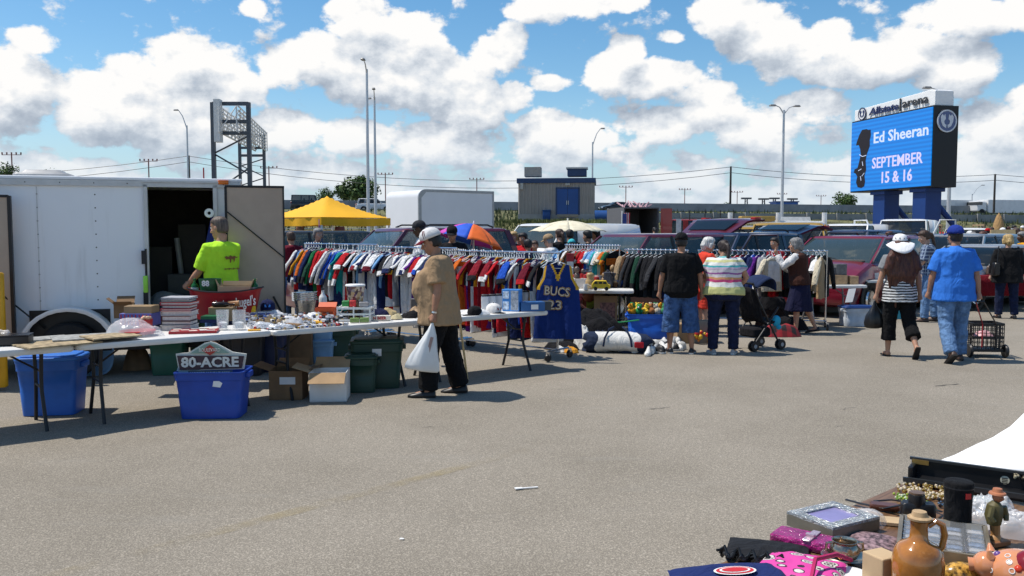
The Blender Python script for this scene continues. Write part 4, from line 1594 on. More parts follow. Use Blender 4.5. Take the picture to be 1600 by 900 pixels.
ball_cap((p.x+.06,p.y+.16,ZT+.08),R(15),'navy cap with blue and yellow logo on the small white boxes',cloth('cap_navy',(.012,.018,.07)),None,mat('logo_blue',(.05,.25,.7),.5))
p=T(395,518)
m=MB()
m.box((0,0,.006),(.12,.07,.012))
tag(m.build('packet',YEL,loc=(p.x,p.y+.05,ZT),rot=R(15),smooth=0),'yellow flat packet lying beside the glass mug','packet')
wrd=random.Random(77)
WRAP=[mat('white_wrap',(.66,.66,.67),.35,var=.12,scale=30),mat('bag_film_bits',(.5,.52,.55),.2,var=.4,scale=60),mat('tan_bits',(.40,.28,.16),.6,var=.4,scale=40),mat('dark_bits',(.03,.03,.04),.5,var=.4,scale=40),mat('bits_red',(.45,.04,.04),.5),mat('bits_yellow',(.65,.45,.04),.5),mat('bits_blue',(.06,.12,.35),.5)]
bag_lab=['clear bag of white trinkets near the glass mug','crumpled white bag in the middle of the trinket heap','white bag at the back of the trinket heap','clear bag of silver bits at the front table edge','white crumpled bag left of the bucket stack','clear bag with tan bits beside the green box','small white wrap below the orange carton','silver bag by the yellow tool','white puffy bag in front of the buckets']
for k,(u,v,rx,h)in enumerate(((408,514,.11,.07),(452,508,.13,.09),(432,498,.11,.09),(428,517,.09,.05),(470,499,.12,.08),(500,506,.10,.05),(516,500,.09,.06),(442,516,.10,.05),(487,498,.12,.09))):
 p=T(u,v)
 heap((p.x,p.y+.06,ZT),rx,rx*.75,h,bag_lab[k],WRAP[(0,1)[k in(0,3,5,7)]],50+k,'trinket_bag','bag',sharp=1.5,n=30)
m=MB()
for k in range(430):
 u,v=wrd.uniform(383,540),wrd.uniform(494,517)
 p=keep_on(T(u,v)+Vector((0,.05,0)),.05)
 s_=wrd.uniform(.008,.026)
 m.box((p.x,p.y,ZT+s_*.5+wrd.uniform(0,.085)*(v<511)),(s_*wrd.uniform(1,3),s_,s_),wrd.uniform(0,PI),wrd.choice((0,0,0,0,1,1,1,2,2,3,3,4,5,6)),tilt=('X',wrd.uniform(-.6,.6)))
tag(m.build('loose_trinkets',WRAP,smooth=0),'loose small trinkets scattered among the clear bags','trinkets',kind='stuff')
p=T(418,503)
carton((p.x,p.y+.08,ZT),(.16,.07,.07),RT+R(15),'long narrow tan carton lying among the trinket bags',CARDL,tape=False)
p=T(402,506)
carton((p.x,p.y+.06,ZT),(.09,.07,.06),RT-R(20),'little tan carton beside the mug handle',CARDL,tape=False)
p=T(458,511)
m=MB()
m.rbox((0,0,.018),(.2,.05,.03),.012)
tag(m.build('folding_knife',mat('knife_wood',(.28,.16,.07),.4),loc=(p.x,p.y+.02,ZT),rot=RT-R(70)),'brown handled tool lying in front of the trinket bags','tool')
p=T(497,507)
t=thing('screwdriver','yellow and red handled screwdriver beside the green box','screwdriver',(p.x,p.y+.03,ZT),RT-R(55))
m=MB()
m.tube([(-.06,0,.02),(.0,0,.02),(.05,0,.02)],[.018,.02,.014],10)
m.build('handle',YEL,t)
m=MB()
m.tube([(.05,0,.02),(.10,0,.018)],[.016,.016],8)
m.build('collar',REDP,t)
p=T(515,506)
m=MB()
m.rbox((0,0,.03),(.17,.07,.05),.015)
tag(m.build('black_case',BLACK,loc=(p.x,p.y+.06,ZT),rot=RT-R(40)),'small black case beside the yellow screwdriver','case')
GALV=mat('galvanised_tin',(.55,.56,.56),.28,.95,var=.12,scale=12)
p=T(470,494)
for k in range(4):
 t=thing('tin_pail','shiny tin pail in the nested stack, '+['lowest and fully seen','second from the bottom','third from the bottom','top one'][k],'pail',(p.x,p.y+.22,ZT+k*.026),R(20*k),'nested tin pails')
 m=MB()
 m.lathe([(.095,0),(.098,.01),(.128,.17),(.136,.172),(.136,.182),(.126,.182),(.094,.012),(.001,.012)],n=28)
 m.build('body',GALV,t,smooth=50)
 if k==3:
  m=MB()
  m.tube([(-.134,0,.165),(-.10,-.10,.19),(0,-.15,.185),(.10,-.10,.19),(.134,0,.165)],.004,6)
  m.build('handle',GALV,t)
p=T(497,488)
b_=bottle((p.x,p.y+.28,ZT),.26,.05,'white plastic bottle with dark cap behind the orange carton',WHITEP,BLACK)
p=T(505,499)
ORG=mat('orange_carton',(.62,.085,.01),.5,var=.08)
c_=carton((p.x,p.y+.14,ZT),(.21,.14,.135),RT-R(38),'orange carton with black lettering beside the tin pails',ORG,flaps=(None,None,40,None))
text('lettering','HARLEY-DAVIDSON',.035,mat('ink_black',(.012,.01,.01),.5,var=0),c_,(0,-.0715,.085),(1,0,0),(0,0,1),.001,width=.185)
text('lettering','OIL',.055,mat('ink_black'),c_,(0,-.0715,.035),(1,0,0),(0,0,1),.001,bold=.002)
p=T(552,503)
t=thing('letter_tray','white wire letter tray rack with open shelves on the table','tray rack',(p.x,p.y+.16,ZT),RT-R(38))
for k in range(3):
 m=MB()
 z=.01+k*.065
 for(c,s_)in(((0,-.12,z),(.36,.012,.022)),((0,.12,z),(.36,.012,.022)),((-.18,0,z),(.012,.24,.022)),((.18,0,z),(.012,.24,.022)),((0,0,z-.004),(.35,.23,.006))):
  m.box(c,s_)
 m.build('shelf',WHITEP,t,smooth=0)
m=MB()
for(x,y)in((-.18,-.12),(.18,-.12),(.18,.12),(-.18,.12),(-.0,-.12)):
 m.box((x,y,.08),(.014,.014,.16))
m.build('uprights',WHITEP,t,smooth=0)
tl_=t.location
for k,(dx,c,s_,lab)in enumerate(((-.11,(.03,.22,.05),(.08,.1,.06),'green packet in the top letter tray'),(-.03,(.5,.03,.03),(.07,.12,.065),'red packet in the top letter tray'),(.09,(.28,.27,.27),(.1,.12,.05),'grey packet in the top letter tray'))):
 m=MB()
 m.rbox((0,0,s_[2]/2),s_,.01)
 q=Vector((tl_.x,tl_.y,0))+Vector((math.cos(RT-R(38)),math.sin(RT-R(38)),0))*dx
 tag(m.build('packet',mat('packet_%d'%k,c,.5,var=.2),loc=(q.x,q.y,ZT+.155),rot=RT-R(30)),lab,'packet')
t=thing('picture_tin','tapered tin with a crowd picture and white lid above the trays','tin',(tl_.x-.02,tl_.y+.10,ZT+.225),RT-R(38))
m=MB()
m.lathe([(.085,-.22),(.085,0),(.087,.005),(.105,.145),(.10,.15)],n=24)
pic=bpy.data.materials.new('picture_print')
pic.use_nodes=True
n=NT(pic.node_tree)
vo=n.node('ShaderNodeTexVoronoi')
n.put(vo.inputs['Vector'],n.node('ShaderNodeTexCoord').outputs['Object'])
vo.inputs['Scale'].default_value=34
hs_=n.node('ShaderNodeSeparateColor')
n.put(hs_.inputs[0],vo.outputs['Color'])
n.put(pic.node_tree.nodes['Principled BSDF'].inputs['Base Color'],n.ramp(hs_.outputs[0],[(0,(.03,.02,.05)),(.3,(.20,.11,.04)),(.5,(.10,.05,.14)),(.7,(.42,.28,.08)),(.9,(.55,.5,.42)),(1,(.04,.04,.10))]))
m.build('body',pic,t,smooth=50)
m=MB()
m.lathe([(.112,.148),(.112,.162),(.105,.168),(.001,.169)],n=24)
m.build('lid',WHITEP,t,smooth=50)
p=T(560,505)
for k in range(2):
 m=MB()
 m.rbox((0,0,.025),(.098,.07,.045),.006)
 tag(m.build('green_box',mat('olive_green_box',(.16,.25,.07),.5),loc=(p.x-.05+.102*k,p.y+.05+.02*k,ZT),rot=R(12)),['left of two small olive green boxes at the table front','right of two small olive green boxes at the table front'][k],'box','two olive boxes')
p=T(592,502)
c_=carton((p.x,p.y+.06,ZT),(.24,.07,.055),R(6),'long white carton with red lettering beside the olive boxes',mat('carton_cream',(.68,.64,.55),.5,var=.05),tape=False)
text('lettering','N BEER',.045,REDP,c_,(.0,-.0365,.027),(1,0,0),(0,0,1),.001,bold=.002)
for k,(u,v,rx,h,mt,lab)in enumerate(((607,494,.10,.09,mat('straw_tan',(.45,.34,.17),.8,var=.3),'straw coloured bundle at the back of the table'),(640,497,.12,.07,BLACKC,'black gloves heaped on the table beside the man'),(652,490,.12,.08,mat('tan_leather',(.32,.2,.1),.6,var=.35),'tan leather pieces heaped beside the man'),(618,500,.08,.06,mat('buff_paper',(.52,.45,.27),.7,var=.15),'crumpled buff paper beside the long white carton'),(590,490,.12,.1,cloth('navy_bag',(.012,.015,.05)),'dark navy pouch behind the letter trays'))):
 p=T(u,v)
 heap((p.x,p.y+.08,ZT),rx,rx*.8,h,lab,mt,70+k,'small_heap','goods',sharp=1.5,n=30)
p=T(650,485)
carton((p.x,p.y+.3,ZT),(.2,.15,.12),R(10),'clear and brown tray box at the back beside the man',mat('tray_brown',(.12,.10,.09),.4),tape=False)
p=T(742,497)
heap((p.x,p.y+.1,ZT),.17,.12,.085,'white folded cloth on the table behind the man in tan',cloth('white_cloth',(.70,.70,.69)),81,'folded_cloth','cloth',sharp=.6)
ball_cap((p.x-.0,p.y-.04,ZT+.0),R(-60),'flat black cap lying in front of the white cloth',BLACKC,s=.9)
p=T(771,490)
ball_cap((p.x,p.y+.08,ZT),R(50),'white cap with a dark red logo on the table',cloth('cap_white',(.68,.66,.64)),BLACKC,mat('logo_red',(.25,.02,.03),.5))
CONT=mat('frosted_container',(.62,.64,.66),.3,var=.06,alpha=.8)
p0_,p1_=T(757,484),T(832,478)
k_lab=['far left','second from left','third from left','fourth, behind the toy box','fourth from right','third from right','second from right','far right']
for k in range(8):
 q=p0_.lerp(p1_,k/7)
 t=thing('food_container','tall frosted food container with black lid, %s of the row'%k_lab[k],'container',(q.x,q.y+.3,ZT),R(-10),'row of frosted containers')
 m=MB()
 m.rbox((0,0,.085),(.088,.088,.165),.016,taper=1.06)
 m.build('body',CONT,t)
 m=MB()
 m.rbox((0,0,.175),(.096,.096,.02),.016)
 m.build('lid',BLACK,t)
p=T(803,488)
c_=carton((p.x-.02,p.y+.14,ZT),(.22,.12,.27),R(-22),'tall light blue toy box with a picture and clear side',mat('toy_blue',(.05,.24,.62),.4,var=.2),tape=False)
m=MB()
m.box((-.06,-.0615,.2),(.08,.003,.09))
m.box((-.06,-.0615,.07),(.08,.003,.10))
m.build('print',mat('toy_print',(.45,.55,.7),.4,var=.5,scale=30),c_,smooth=0)
m=MB()
m.box((.055,-.0615,.135),(.10,.003,.24))
m.build('window',mat('box_window',(.30,.34,.40),.15,var=.4,scale=25),c_,smooth=0)
p=T(823,488)
c_=carton((p.x+.06,p.y+.10,ZT),(.30,.18,.115),R(12),'blue shoe box with a white label at the table end',mat('shoebox_blue',(.02,.10,.28),.5),tape=False)
m=MB()
m.box((.02,-.0915,.055),(.09,.003,.06))
m.build('label',PAPERW,c_,smooth=0)
p=T(846,486)
carton((p.x+.05,p.y+.12,ZT),(.12,.16,.11),R(12),'dark grey box beside the blue shoe box',mat('box_charcoal',(.05,.055,.06),.5),tape=False)
p=G(354,498,.74)
cx,cy=p.x+.0,p.y-.02
t=thing('red_beer_tub','long red plastic tub with white script lettering at the back of the table','tub',(cx,cy,ZT),R(2))
RB=mat('tub_red',(.30,.008,.016),.32,var=.06)
rings=[]
for(q,k)in((0,.84),(.10,.86),(.28,1.0),(.30,1.05),(.31,1.05)):
 ring_=[]
 for i in range(28):
  a=2*PI*i/28
  x=math.copysign(abs(math.cos(a))**.75,math.cos(a))*.40*k
  y=math.sin(a)*.18*k
  ring_.append(Vector((x,y,q+(.045*(abs(x)/.42)**2 if q>.2 else 0))))
 rings.append(ring_)
inn=[[Vector((v.x*.95,v.y*.92,v.z))for v in rings[-1]],[Vector((v.x*.9,v.y*.88,.05))for v in rings[1]]]
m=MB()
m.loft(rings+inn)
m.build('body',RB,t,smooth=60)
m=MB()
m.tube([Vector((v.x*1.01,v.y*1.01,v.z))for v in rings[-1]]+[rings[-1][0]*1.01],.009,6)
m.build('rim',BLACK,t)
text('lettering',"Leinenkugel's",.15,WHITEP,t,(.16,-.192,.185),(1,.12,.14),(0,-.12,1),.004,shear=.25,bold=.002,width=.44)
text('lettering','Leinen',.04,WHITEP,t,(.25,-.172,.055),(1,.15,.05),(0,-.12,1),.003)
tz=ZT
q=Vector((cx,cy,0))
t2=thing('green_tin_bucket','green tin bucket with white number 88 standing in the red tub','bucket',(q.x-.17,q.y,ZT+.20),R(10))
m=MB()
m.lathe([(.085,0),(.125,.25),(.12,.25),(.08,.01)],n=20)
m.build('body',mat('tin_green',(.012,.10,.035),.35,var=.3,scale=20),t2,smooth=50)
text('lettering','88',.085,PAPERW,t2,(-.03,-.122,.20),(1,-.22,0),(0,-.12,1),.003,bold=.003)
carton((q.x+.12,q.y+.02,ZT+.13),(.36,.22,.24),R(4),'open tan carton standing in the red tub',CARDL,flaps=(None,70,78,72),fl=.22)
for k,(dx,lab)in enumerate(((-.345,'green glass bottle at the left end of the red tub'),(.335,'green glass bottle at the right end of the red tub'))):
 bottle((q.x+dx,q.y,ZT+.27),.17,.040,lab,GREENG,mat('cap_green',(.01,.12,.03),.4),labelmat=PAPERW)
for o in list(COL.objects):
 if o.parent is None and.74<=o.location.z<=1.25 and o.get('label')and o.get('category')not in('person','table','trailer'):
  s_=(o.location-TA).dot(TD)
  d_=(Vector((o.location.x,o.location.y,0))-Vector((TA.x,TA.y,0))).dot(TN)
  if-2<s_<TLEN*3+.1 and-.4<d_<1.15:
   e_=.20 if o.name.startswith(('red_beer_tub','green_tin','plastic_bag'))else.15 if o.name.startswith(('printed_board','trinket','folded_cloth'))else.11
   o.location=keep_on(o.location,e_,.76-e_)
   #   CLOTHES RACKS
GC={'red':(.42,.012,.018),'dark red':(.20,.01,.02),'navy':(.012,.02,.075),'royal blue':(.015,.075,.42),'light blue':(.16,.34,.60),'white':(.68,.68,.68),'grey':(.26,.27,.29),'black':(.012,.012,.014),'green':(.01,.13,.045),'gold':(.60,.28,.015),'purple':(.11,.02,.20),'teal':(.01,.24,.25),'orange':(.55,.12,.015),'maroon':(.12,.008,.02),'brown':(.10,.05,.025),'cream':(.56,.50,.38),'turquoise':(.06,.45,.50),'charcoal':(.035,.036,.04),'pink':(.55,.14,.25),'dark green':(.012,.05,.03),'tan':(.34,.24,.14)}
def gmat(c):
 return cloth('cloth_'+c.replace(' ','_'),GC[c],fold=.7,fscale=11)
HANG=[mat('hanger_white',(.70,.71,.70),.35,var=.05),mat('hanger_mint',(.45,.58,.52),.35,var=.05),mat('hanger_dark',(.03,.03,.035),.35),mat('hanger_clear',(.62,.66,.68),.2,var=.05)]
def hanger_mesh(m,w=.20):
 """plastic coat hanger, hook top at z=0"""
 m.tube([(0,-.006,-.075),(0,0,-.05),(0,.018,-.028),(0,.016,-.006),(0,0,.004),(0,-.016,-.004),(0,-.02,-.02)],.0075,6)
 m.tube([(-w,0,-.165),(-w*.55,0,-.125),(0,0,-.075),(w*.55,0,-.125),(w,0,-.165)],.0075,6)
 m.tube([(-w,0,-.165),(0,0,-.172),(w,0,-.165)],.005,6)
def garment(kind,cols,loc,rot,label,group,rnd,hang,L=None,sway=0.0):
 """garment on a hanger; local x runs across the shoulders, hook at the origin"""
 body,slv,trim=(gmat(c)for c in cols)
 L=L or{'jacket':.74,'jersey':.76,'tank':.78,'coat':.80,'shirt':.72}[kind]
 th={'jacket':.075,'jersey':.045,'tank':.034,'coat':.085,'shirt':.04}[kind]
 cat={'jacket':'jacket','jersey':'jersey','tank':'jersey','coat':'coat','shirt':'shirt'}[kind]
 nm={'jacket':'jacket','jersey':'sports_jersey','tank':'sleeveless_jersey','coat':'coat','shirt':'shirt'}[kind]
 sd=rnd.uniform(0,90)
 deco=rnd.choice((0,0,1,2,2,3,4))
 spread=rnd.uniform(-.1,1.5)
 m=MB()
 N=18
 prof=[(-.085,.05,.45),(-.105,.075,.8),(-.13,.13,1.0),(-.165,.195,1.05),(-.24,.225,1.1),(-.36,.225,1.15),(-.52,.23,1.2),(-.085-L*.82,.235,1.2),(-.085-L,.24,1.15)]
 if kind=='tank':
  prof=[(-.085,.085,.5),(-.10,.10,.8),(-.14,.145,.9),(-.20,.150,1.0),(-.27,.165,1.0),(-.34,.215,1.0),(-.5,.225,1.1),(-.085-L*.8,.23,1.1),(-.085-L,.235,1.0)]
 rings,mis=[],[]
 for(z,w,k)in prof:
  r_=[]
  for i in range(N):
   a=2*PI*i/N
   f=fold_noise((math.cos(a)*1.4,z*1.6,sd),2.2,sd)*.030*min(1,(-z)*2.2)
   f2=fold_noise((a*2.2,z*.5,sd),1.0,sd+4)*.022*min(1,(-z)*2)
   cx=math.copysign(abs(math.cos(a))**.8,math.cos(a))
   r_.append(Vector((cx*w*(1+f),math.sin(a)*th*.5*k+f+f2+sway*z*z,z+.012*math.cos(a*2+sd)*(z<-.6))))
  rings.append(r_)
 n=N
 vs=[p for r_ in rings for p in r_]
 fs,mi=[],[]
 for i in range(len(rings)-1):
  for k in range(n):
   j=(k+1)%n
   fs.append((i*n+k,(i+1)*n+k,(i+1)*n+j,i*n+j))
   edge=abs(math.cos(2*PI*(k+.5)/n))>.86
   xq=math.cos(2*PI*(k+.5)/n)
   t_=2 if(i==0 or(kind=='tank' and edge and 0<i<6))else 0
   if deco==1 and i==4:
    t_=2
   if deco==2 and i in(3,4,5)and abs(xq)<.45:
    t_=2
   if deco==3 and edge and i>2:
    t_=1 if kind!='tank' else 2
   if deco==4 and i==len(rings)-2:
    t_=2
   mi.append(t_)
 fs.append(tuple(range((len(rings)-1)*n,len(rings)*n)))
 mi.append(0)
 m.v,m.f,m.mi=[tuple(p)for p in vs],fs,mi
 if kind!='tank':
  for s in(-1,1):
   if kind in('jacket','coat'):
    path=[(.17,-.135),(.205,-.175),(.245,-.30),(.275,-.45),(.29,-.60),(.29,-.70)]
    rad=[.040,.056,.058,.055,.050,.042]
   elif kind=='shirt':
    path=[(.17,-.135),(.21,-.18),(.25,-.28),(.275,-.37)]
    rad=[.04,.066,.072,.075]
   else:
    path=[(.17,-.135),(.22,-.18),(.275,-.27),(.315,-.37),(.325,-.43)]
    rad=[.040,.062,.072,.076,.078]
   wob=rnd.uniform(-.02,.02)
   o=len(m.v)
   n0=len(m.f)
   m.cur=1
   pts=[Vector((s*(x+spread*.20*(-z-.18)*(q>1)),wob*q+sway*z*z,z+abs(spread)*.04*(q>2)))for q,(x,z)in enumerate(path)]
   m.tube(pts,rad,9,flat=.5 if kind!='jersey' else.30)
   for q in range(n0,len(m.f)):
    seg=(q-n0)//9
    if seg>=len(path)-2:
     m.mi[q]=2
 o=m.build(nm,[body,slv,trim],loc=loc,rot=rot,smooth=70)
 tag(o,label,cat,group)
 h=hang.copy()
 link(h,o)
 h.parent=o
 return o
hang_protos=[]
for hm in HANG:
 m=MB()
 hanger_mesh(m)
 h=m.build('hanger',hm)
 hang_protos.append(h)
def rack(p0,p1,zr,label,group=None,wheels=True):
 """rolling rail: two uprights, top rail, base bars and four castors"""
 c=(p0+p1)/2
 d=(p1-p0)
 L=d.length
 t=thing('clothes_rack',label,'clothes rack',(c.x,c.y,0),math.atan2(d.y,d.x),group)
 m=MB()
 m.tube([(-L/2-.02,0,zr),(L/2+.02,0,zr)],.014,8)
 m.build('rail',CHROME,t)
 for sx in(-1,1):
  m=MB()
  m.tube([(sx*L/2,0,.14),(sx*L/2,0,zr)],.014,8)
  m.build('upright',CHROME,t)
  m=MB()
  m.tube([(sx*L/2,-.25,.14),(sx*L/2,.25,.14)],.013,8)
  m.build('base_bar',CHROME,t)
  for sy in(-1,1):
   w=MB()
   w.lathe([(.01,-.018),(.052,-.018),(.058,0),(.052,.018),(.01,.018)],(sx*L/2+.02,sy*.25,.06),14,axis='X')
   cs=w.build('castor',BLACK,t,smooth=45)
   w=MB()
   w.box((sx*L/2+.02,sy*.25,.11),(.045,.03,.05))
   w.build('fork',CHROME,cs,smooth=0)
 m=MB()
 m.tube([(-L/2,0,.14),(L/2,0,.14)],.012,8)
 m.build('base_rail',CHROME,t)
 return t
RA=at(477,379,14.9)
RB_=at(872,397,11.55)
RD=(RB_-RA)
RL=RD.length
RDN=RD.normalized()
spans=[(0.0,.335),(.35,.655),(.67,1.0)]
rl=['holding jackets at the left end of the jersey line','in the middle of the jersey line behind the man in tan','with bare castors showing beside the blue basketball jersey']
for k,(a,b)in enumerate(spans):
 p,q=RA+RD*a,RA+RD*b
 rack(Vector((p.x,p.y,0)),Vector((q.x,q.y,0)),(p.z+q.z)/2-.0,'chrome rolling clothes rack '+rl[k],'chrome rolling racks')
seqA=[('jacket','red','white','navy'),('jacket','navy','navy','navy'),('jacket','navy','light blue','white'),('jacket','black','gold','black'),('jacket','navy','orange','navy'),('jacket','navy','navy','black'),('jacket','black','black','grey'),('jacket','green','green','green'),('jacket','green','dark green','black'),('jacket','red','red','red'),('jacket','red','red','black'),('jacket','black','red','red'),('jacket','grey','white','grey'),('jacket','white','grey','grey'),('jacket','royal blue','royal blue','white'),('jacket','royal blue','white','royal blue'),('jacket','navy','royal blue','navy'),('jacket','white','teal','white'),('jersey','teal','teal','white'),('jersey','white','red','white'),('jacket','red','red','white'),('jersey','black','black','white'),('jersey','white','white','black'),('jersey','black','black','red'),('jersey','light blue','white','navy'),('jersey','white','light blue','white'),('jersey','white','white','dark red'),('jersey','navy','navy','white'),('jersey','white','white','navy'),('jersey','maroon','white','maroon'),('jersey','white','white','navy'),('jersey','navy','white','navy'),('jersey','light blue','light blue','white'),('jersey','navy','navy','red'),('jersey','black','black','white'),('jersey','red','white','navy'),('jersey','grey','grey','navy'),('jersey','white','white','red'),('jersey','navy','navy','gold'),('jersey','white','white','black'),('jersey','white','white','white'),('jersey','grey','white','grey'),('jersey','white','white','navy'),('jersey','purple','purple','white'),('jersey','red','red','white'),('jersey','white','white','maroon'),('jersey','white','white','royal blue'),('jersey','navy','navy','white'),('jersey','red','red','black')]
colsB=['navy','red','black','dark red','royal blue','red','gold','navy','dark red','red','black','gold','orange','dark red','red','purple','dark red','purple','white','red','dark red','maroon','red','purple','dark red','red','white','navy','red','maroon','purple','white','royal blue','purple','navy','royal blue','white','red','navy','white','maroon','gold','white','dark red','black','navy']
grnd=random.Random(5)
trims=['white','gold','black','white','red','navy']
lineup=[]
for i,sq in enumerate(seqA):
 lineup.append((i/(len(seqA)-1)*.60+.006,sq))
for i,c in enumerate(colsB):
 tr_=trims[i%6]
 if tr_==c:
  tr_='white' if c!='white' else 'navy'
 lineup.append((.617+i/(len(colsB)-1)*.365,('tank' if i%4 else 'jersey',c,c,tr_)))
ordn=['first','second','third','fourth','fifth','sixth','seventh','eighth','ninth','tenth','eleventh','twelfth']
used_labels={}
def neigh_label(kind,cols,left,right,where):
 kw={'jacket':'jacket','jersey':'jersey','tank':'sleeveless jersey','coat':'coat','shirt':'shirt'}[kind]
 c=cols[0]if cols[1]==cols[0]or kind=='tank' else cols[0]+' and '+cols[1]
 tr_='' if cols[2]in cols[:2]else ' with %s trim'%cols[2]
 base='%s %s%s between %s and %s %s'%(c,kw.replace('sleeveless ',''),tr_.replace(' trim',''),left,right,where)
 k=used_labels.get(base,0)
 used_labels[base]=k+1
 return base if k==0 else base+', '+ordn[k]
for i,(f,(kind,*cols))in enumerate(lineup):
 p=RA+RD*f
 left=lineup[i-1][1][1]if i else 'no'
 right=lineup[i+1][1][1]if i+1<len(lineup)else 'no'
 where='on the left rack' if f<.34 else 'on the middle rack' if f<.66 else 'on the right rack'
 lab=neigh_label(kind,cols,left,right,where)
 if i==0:
  lab='red and white jacket at the far left end of the jersey racks'
 if i==len(lineup)-1:
  lab='navy sleeveless jersey at the right end of the jersey racks'
 rz=math.atan2(RD.y,RD.x)+R(66)+R(grnd.uniform(-16,16))
 L=None
 if kind=='jacket':
  L=grnd.uniform(.74,.92)
 elif kind=='jersey':
  L=grnd.uniform(.78,1.02)
 else:
  L=grnd.uniform(.80,1.10)
 hp=hang_protos[0 if grnd.random()<.62 else grnd.choice((1,2,3))]
 garment(kind,cols,(p.x,p.y,p.z+.010-grnd.uniform(0,.02)),rz,lab,'garments hung on the jersey racks',grnd,hp,L,sway=grnd.uniform(-.12,.12))
jr=at(872,399,11.35)
jl=thing('basketball_jersey','blue and gold basketball jersey with number, hung facing out at the rack end','jersey',(jr.x,jr.y,jr.z),R(-6))
JB,JG=cloth('jersey_blue',(.010,.030,.155),fold=.5,fscale=7),cloth('jersey_gold',(.60,.33,.03),fold=.3)
hh=hang_protos[0].copy()
link(hh,jl)
hh.rotation_euler=(0,0,0)
def jw(z):
 for(z0,w0),(z1,w1)in zip(((-.10,.175),(-.2,.185),(-.30,.20),(-.42,.275),(-.7,.295),(-1.06,.325)),((-.2,.185),(-.30,.20),(-.42,.275),(-.7,.295),(-1.06,.325),(-1.3,.33))):
  if z1<=z<=z0:
   return w0+(w1-w0)*(z0-z)/(z0-z1)
 return.175
m=MB()
NU,NVv=26,34
for side in(1,-1):
 vs,fs,mi=[],[],[]
 for j in range(NVv+1):
  z=-.10-1.0*j/NVv
  for i in range(NU+1):
   x=(i/NU*2-1)
   w=jw(z)
   y=-side*(.035*math.sqrt(max(0,1-x*x))+.012*(1+math.sin(x*9+z*3))*min(1,-z)+.03*fold_noise((x*2,z*1.2,0),1.5,3.0)*min(1,-z))
   zz=z-.045*(abs(x)**2)*(j<4)*(1-j/4)
   vs.append((x*w,y,zz))
 for j in range(NVv):
  zc=-.10-(j+.5)/NVv
  for i in range(NU):
   xc=(i+.5)/NU*2-1
   ax=abs(xc)*jw(zc)
   vneck=.092*(1-max(0,(-zc-.10))/.22)
   if side==1 and ax<vneck-.022 and zc>-.30:
    continue
   if side==-1 and ax<.07 and zc>-.135:
    continue
   trim_=(side==1 and ax<vneck+.012 and zc>-.33)or(abs(xc)>.875 and zc>-.45)
   fs.append((j*(NU+1)+i,j*(NU+1)+i+1,(j+1)*(NU+1)+i+1,(j+1)*(NU+1)+i))
   mi.append(1 if trim_ else 0)
 m.cur=0
 o_=len(m.v)
 m.v+=vs
 m.f+=[tuple(a+o_ for a in f)for f in fs]
 m.mi+=mi
jb=m.build('fabric',[JB,JG],jl,smooth=180)
LCREAM=mat('letter_cream',(.62,.50,.36),.7,var=.05)
LDARK=mat('letter_outline',(.012,.016,.06),.7,var=0)
for k,(s,y,sz,w,dx)in enumerate((('BUCS',-.475,.165,.33,-.01),('23',-.655,.17,.19,-.035))):
 text('lettering',s,sz,JG,jl,(dx,-.075,y),(1,.0,-.09 if k==0 else-.03),(0,0,1),.001,bold=.007,width=w+.014)
 text('lettering',s,sz*.95,LDARK,jl,(dx,-.080,y),(1,.0,-.09 if k==0 else-.03),(0,0,1),.001,bold=.004,width=w+.002)
 text('lettering',s,sz*.93,LCREAM,jl,(dx,-.085,y),(1,.0,-.09 if k==0 else-.03),(0,0,1),.001,bold=.001,width=w-.010)
def simple_line(u0,v0,Y0,u1,v1,Y1,seq,kindd,where,rlabel,group,ang=None,L=None,wheels=True):
 p,q=at(u0,v0,Y0),at(u1,v1,Y1)
 rack(Vector((p.x,p.y,0)),Vector((q.x,q.y,0)),(p.z+q.z)/2,rlabel,group)
 d=q-p
 n=len(seq)
 for i,cols in enumerate(seq):
  kd=kindd
  if len(cols)==4:
   kd,*cols=cols
  c=p+d*((i+.5)/n)
  rz=math.atan2(d.y,d.x)+(R(62)if ang is None else R(ang))+R(grnd.uniform(-8,8))
  left=seq[i-1][-3]if i else 'no'
  right=seq[i+1][-3]if i+1<n else 'no'
  lab=neigh_label(kd,cols,left,right,where)
  if i==0:
   lab='%s %s at the left end %s'%(cols[0],kd if kd!='tank' else 'jersey',where)
  if i==n-1:
   lab='%s %s at the right end %s'%(cols[0],kd if kd!='tank' else 'jersey',where)
  garment(kd,cols,(c.x,c.y,(p.z+q.z)/2+.01),rz,lab,'garments '+where,grnd,hang_protos[0 if grnd.random()<.7 else 3],L)
w3=lambda*a:[(x,x,x)for x in a]
simple_line(884,383,16.6,968,383,15.6,[('light blue','light blue','white'),('navy','light blue','navy'),('black','black','white'),('orange','white','orange'),('brown','brown','tan'),('black','black','black'),('grey','grey','grey'),('red','red','red'),('brown','brown','brown'),('dark red','red','white'),('red','red','red'),('royal blue','white','royal blue'),('light blue','light blue','white'),('white','light blue','white'),('turquoise','turquoise','turquoise'),('turquoise','white','white'),('cream','cream','cream'),('orange','orange','cream'),('dark green','green','gold'),('black','dark green','orange')],'shirt','on the shirt rack','chrome rack of bright shirts behind the household goods',None)
simple_line(978,390,15.3,1074,391,14.6,[('brown','tan','brown'),('black','brown','black'),('charcoal','charcoal','charcoal'),('black','black','black'),('dark green','dark green','black'),('black','charcoal','black'),('charcoal','black','charcoal'),('black','black','black'),('charcoal','charcoal','black'),('black','black','charcoal'),('navy','navy','black'),('charcoal','charcoal','charcoal'),('black','black','black')],'jacket','on the dark jacket rack','rack of dark jackets beside the man in black',None)
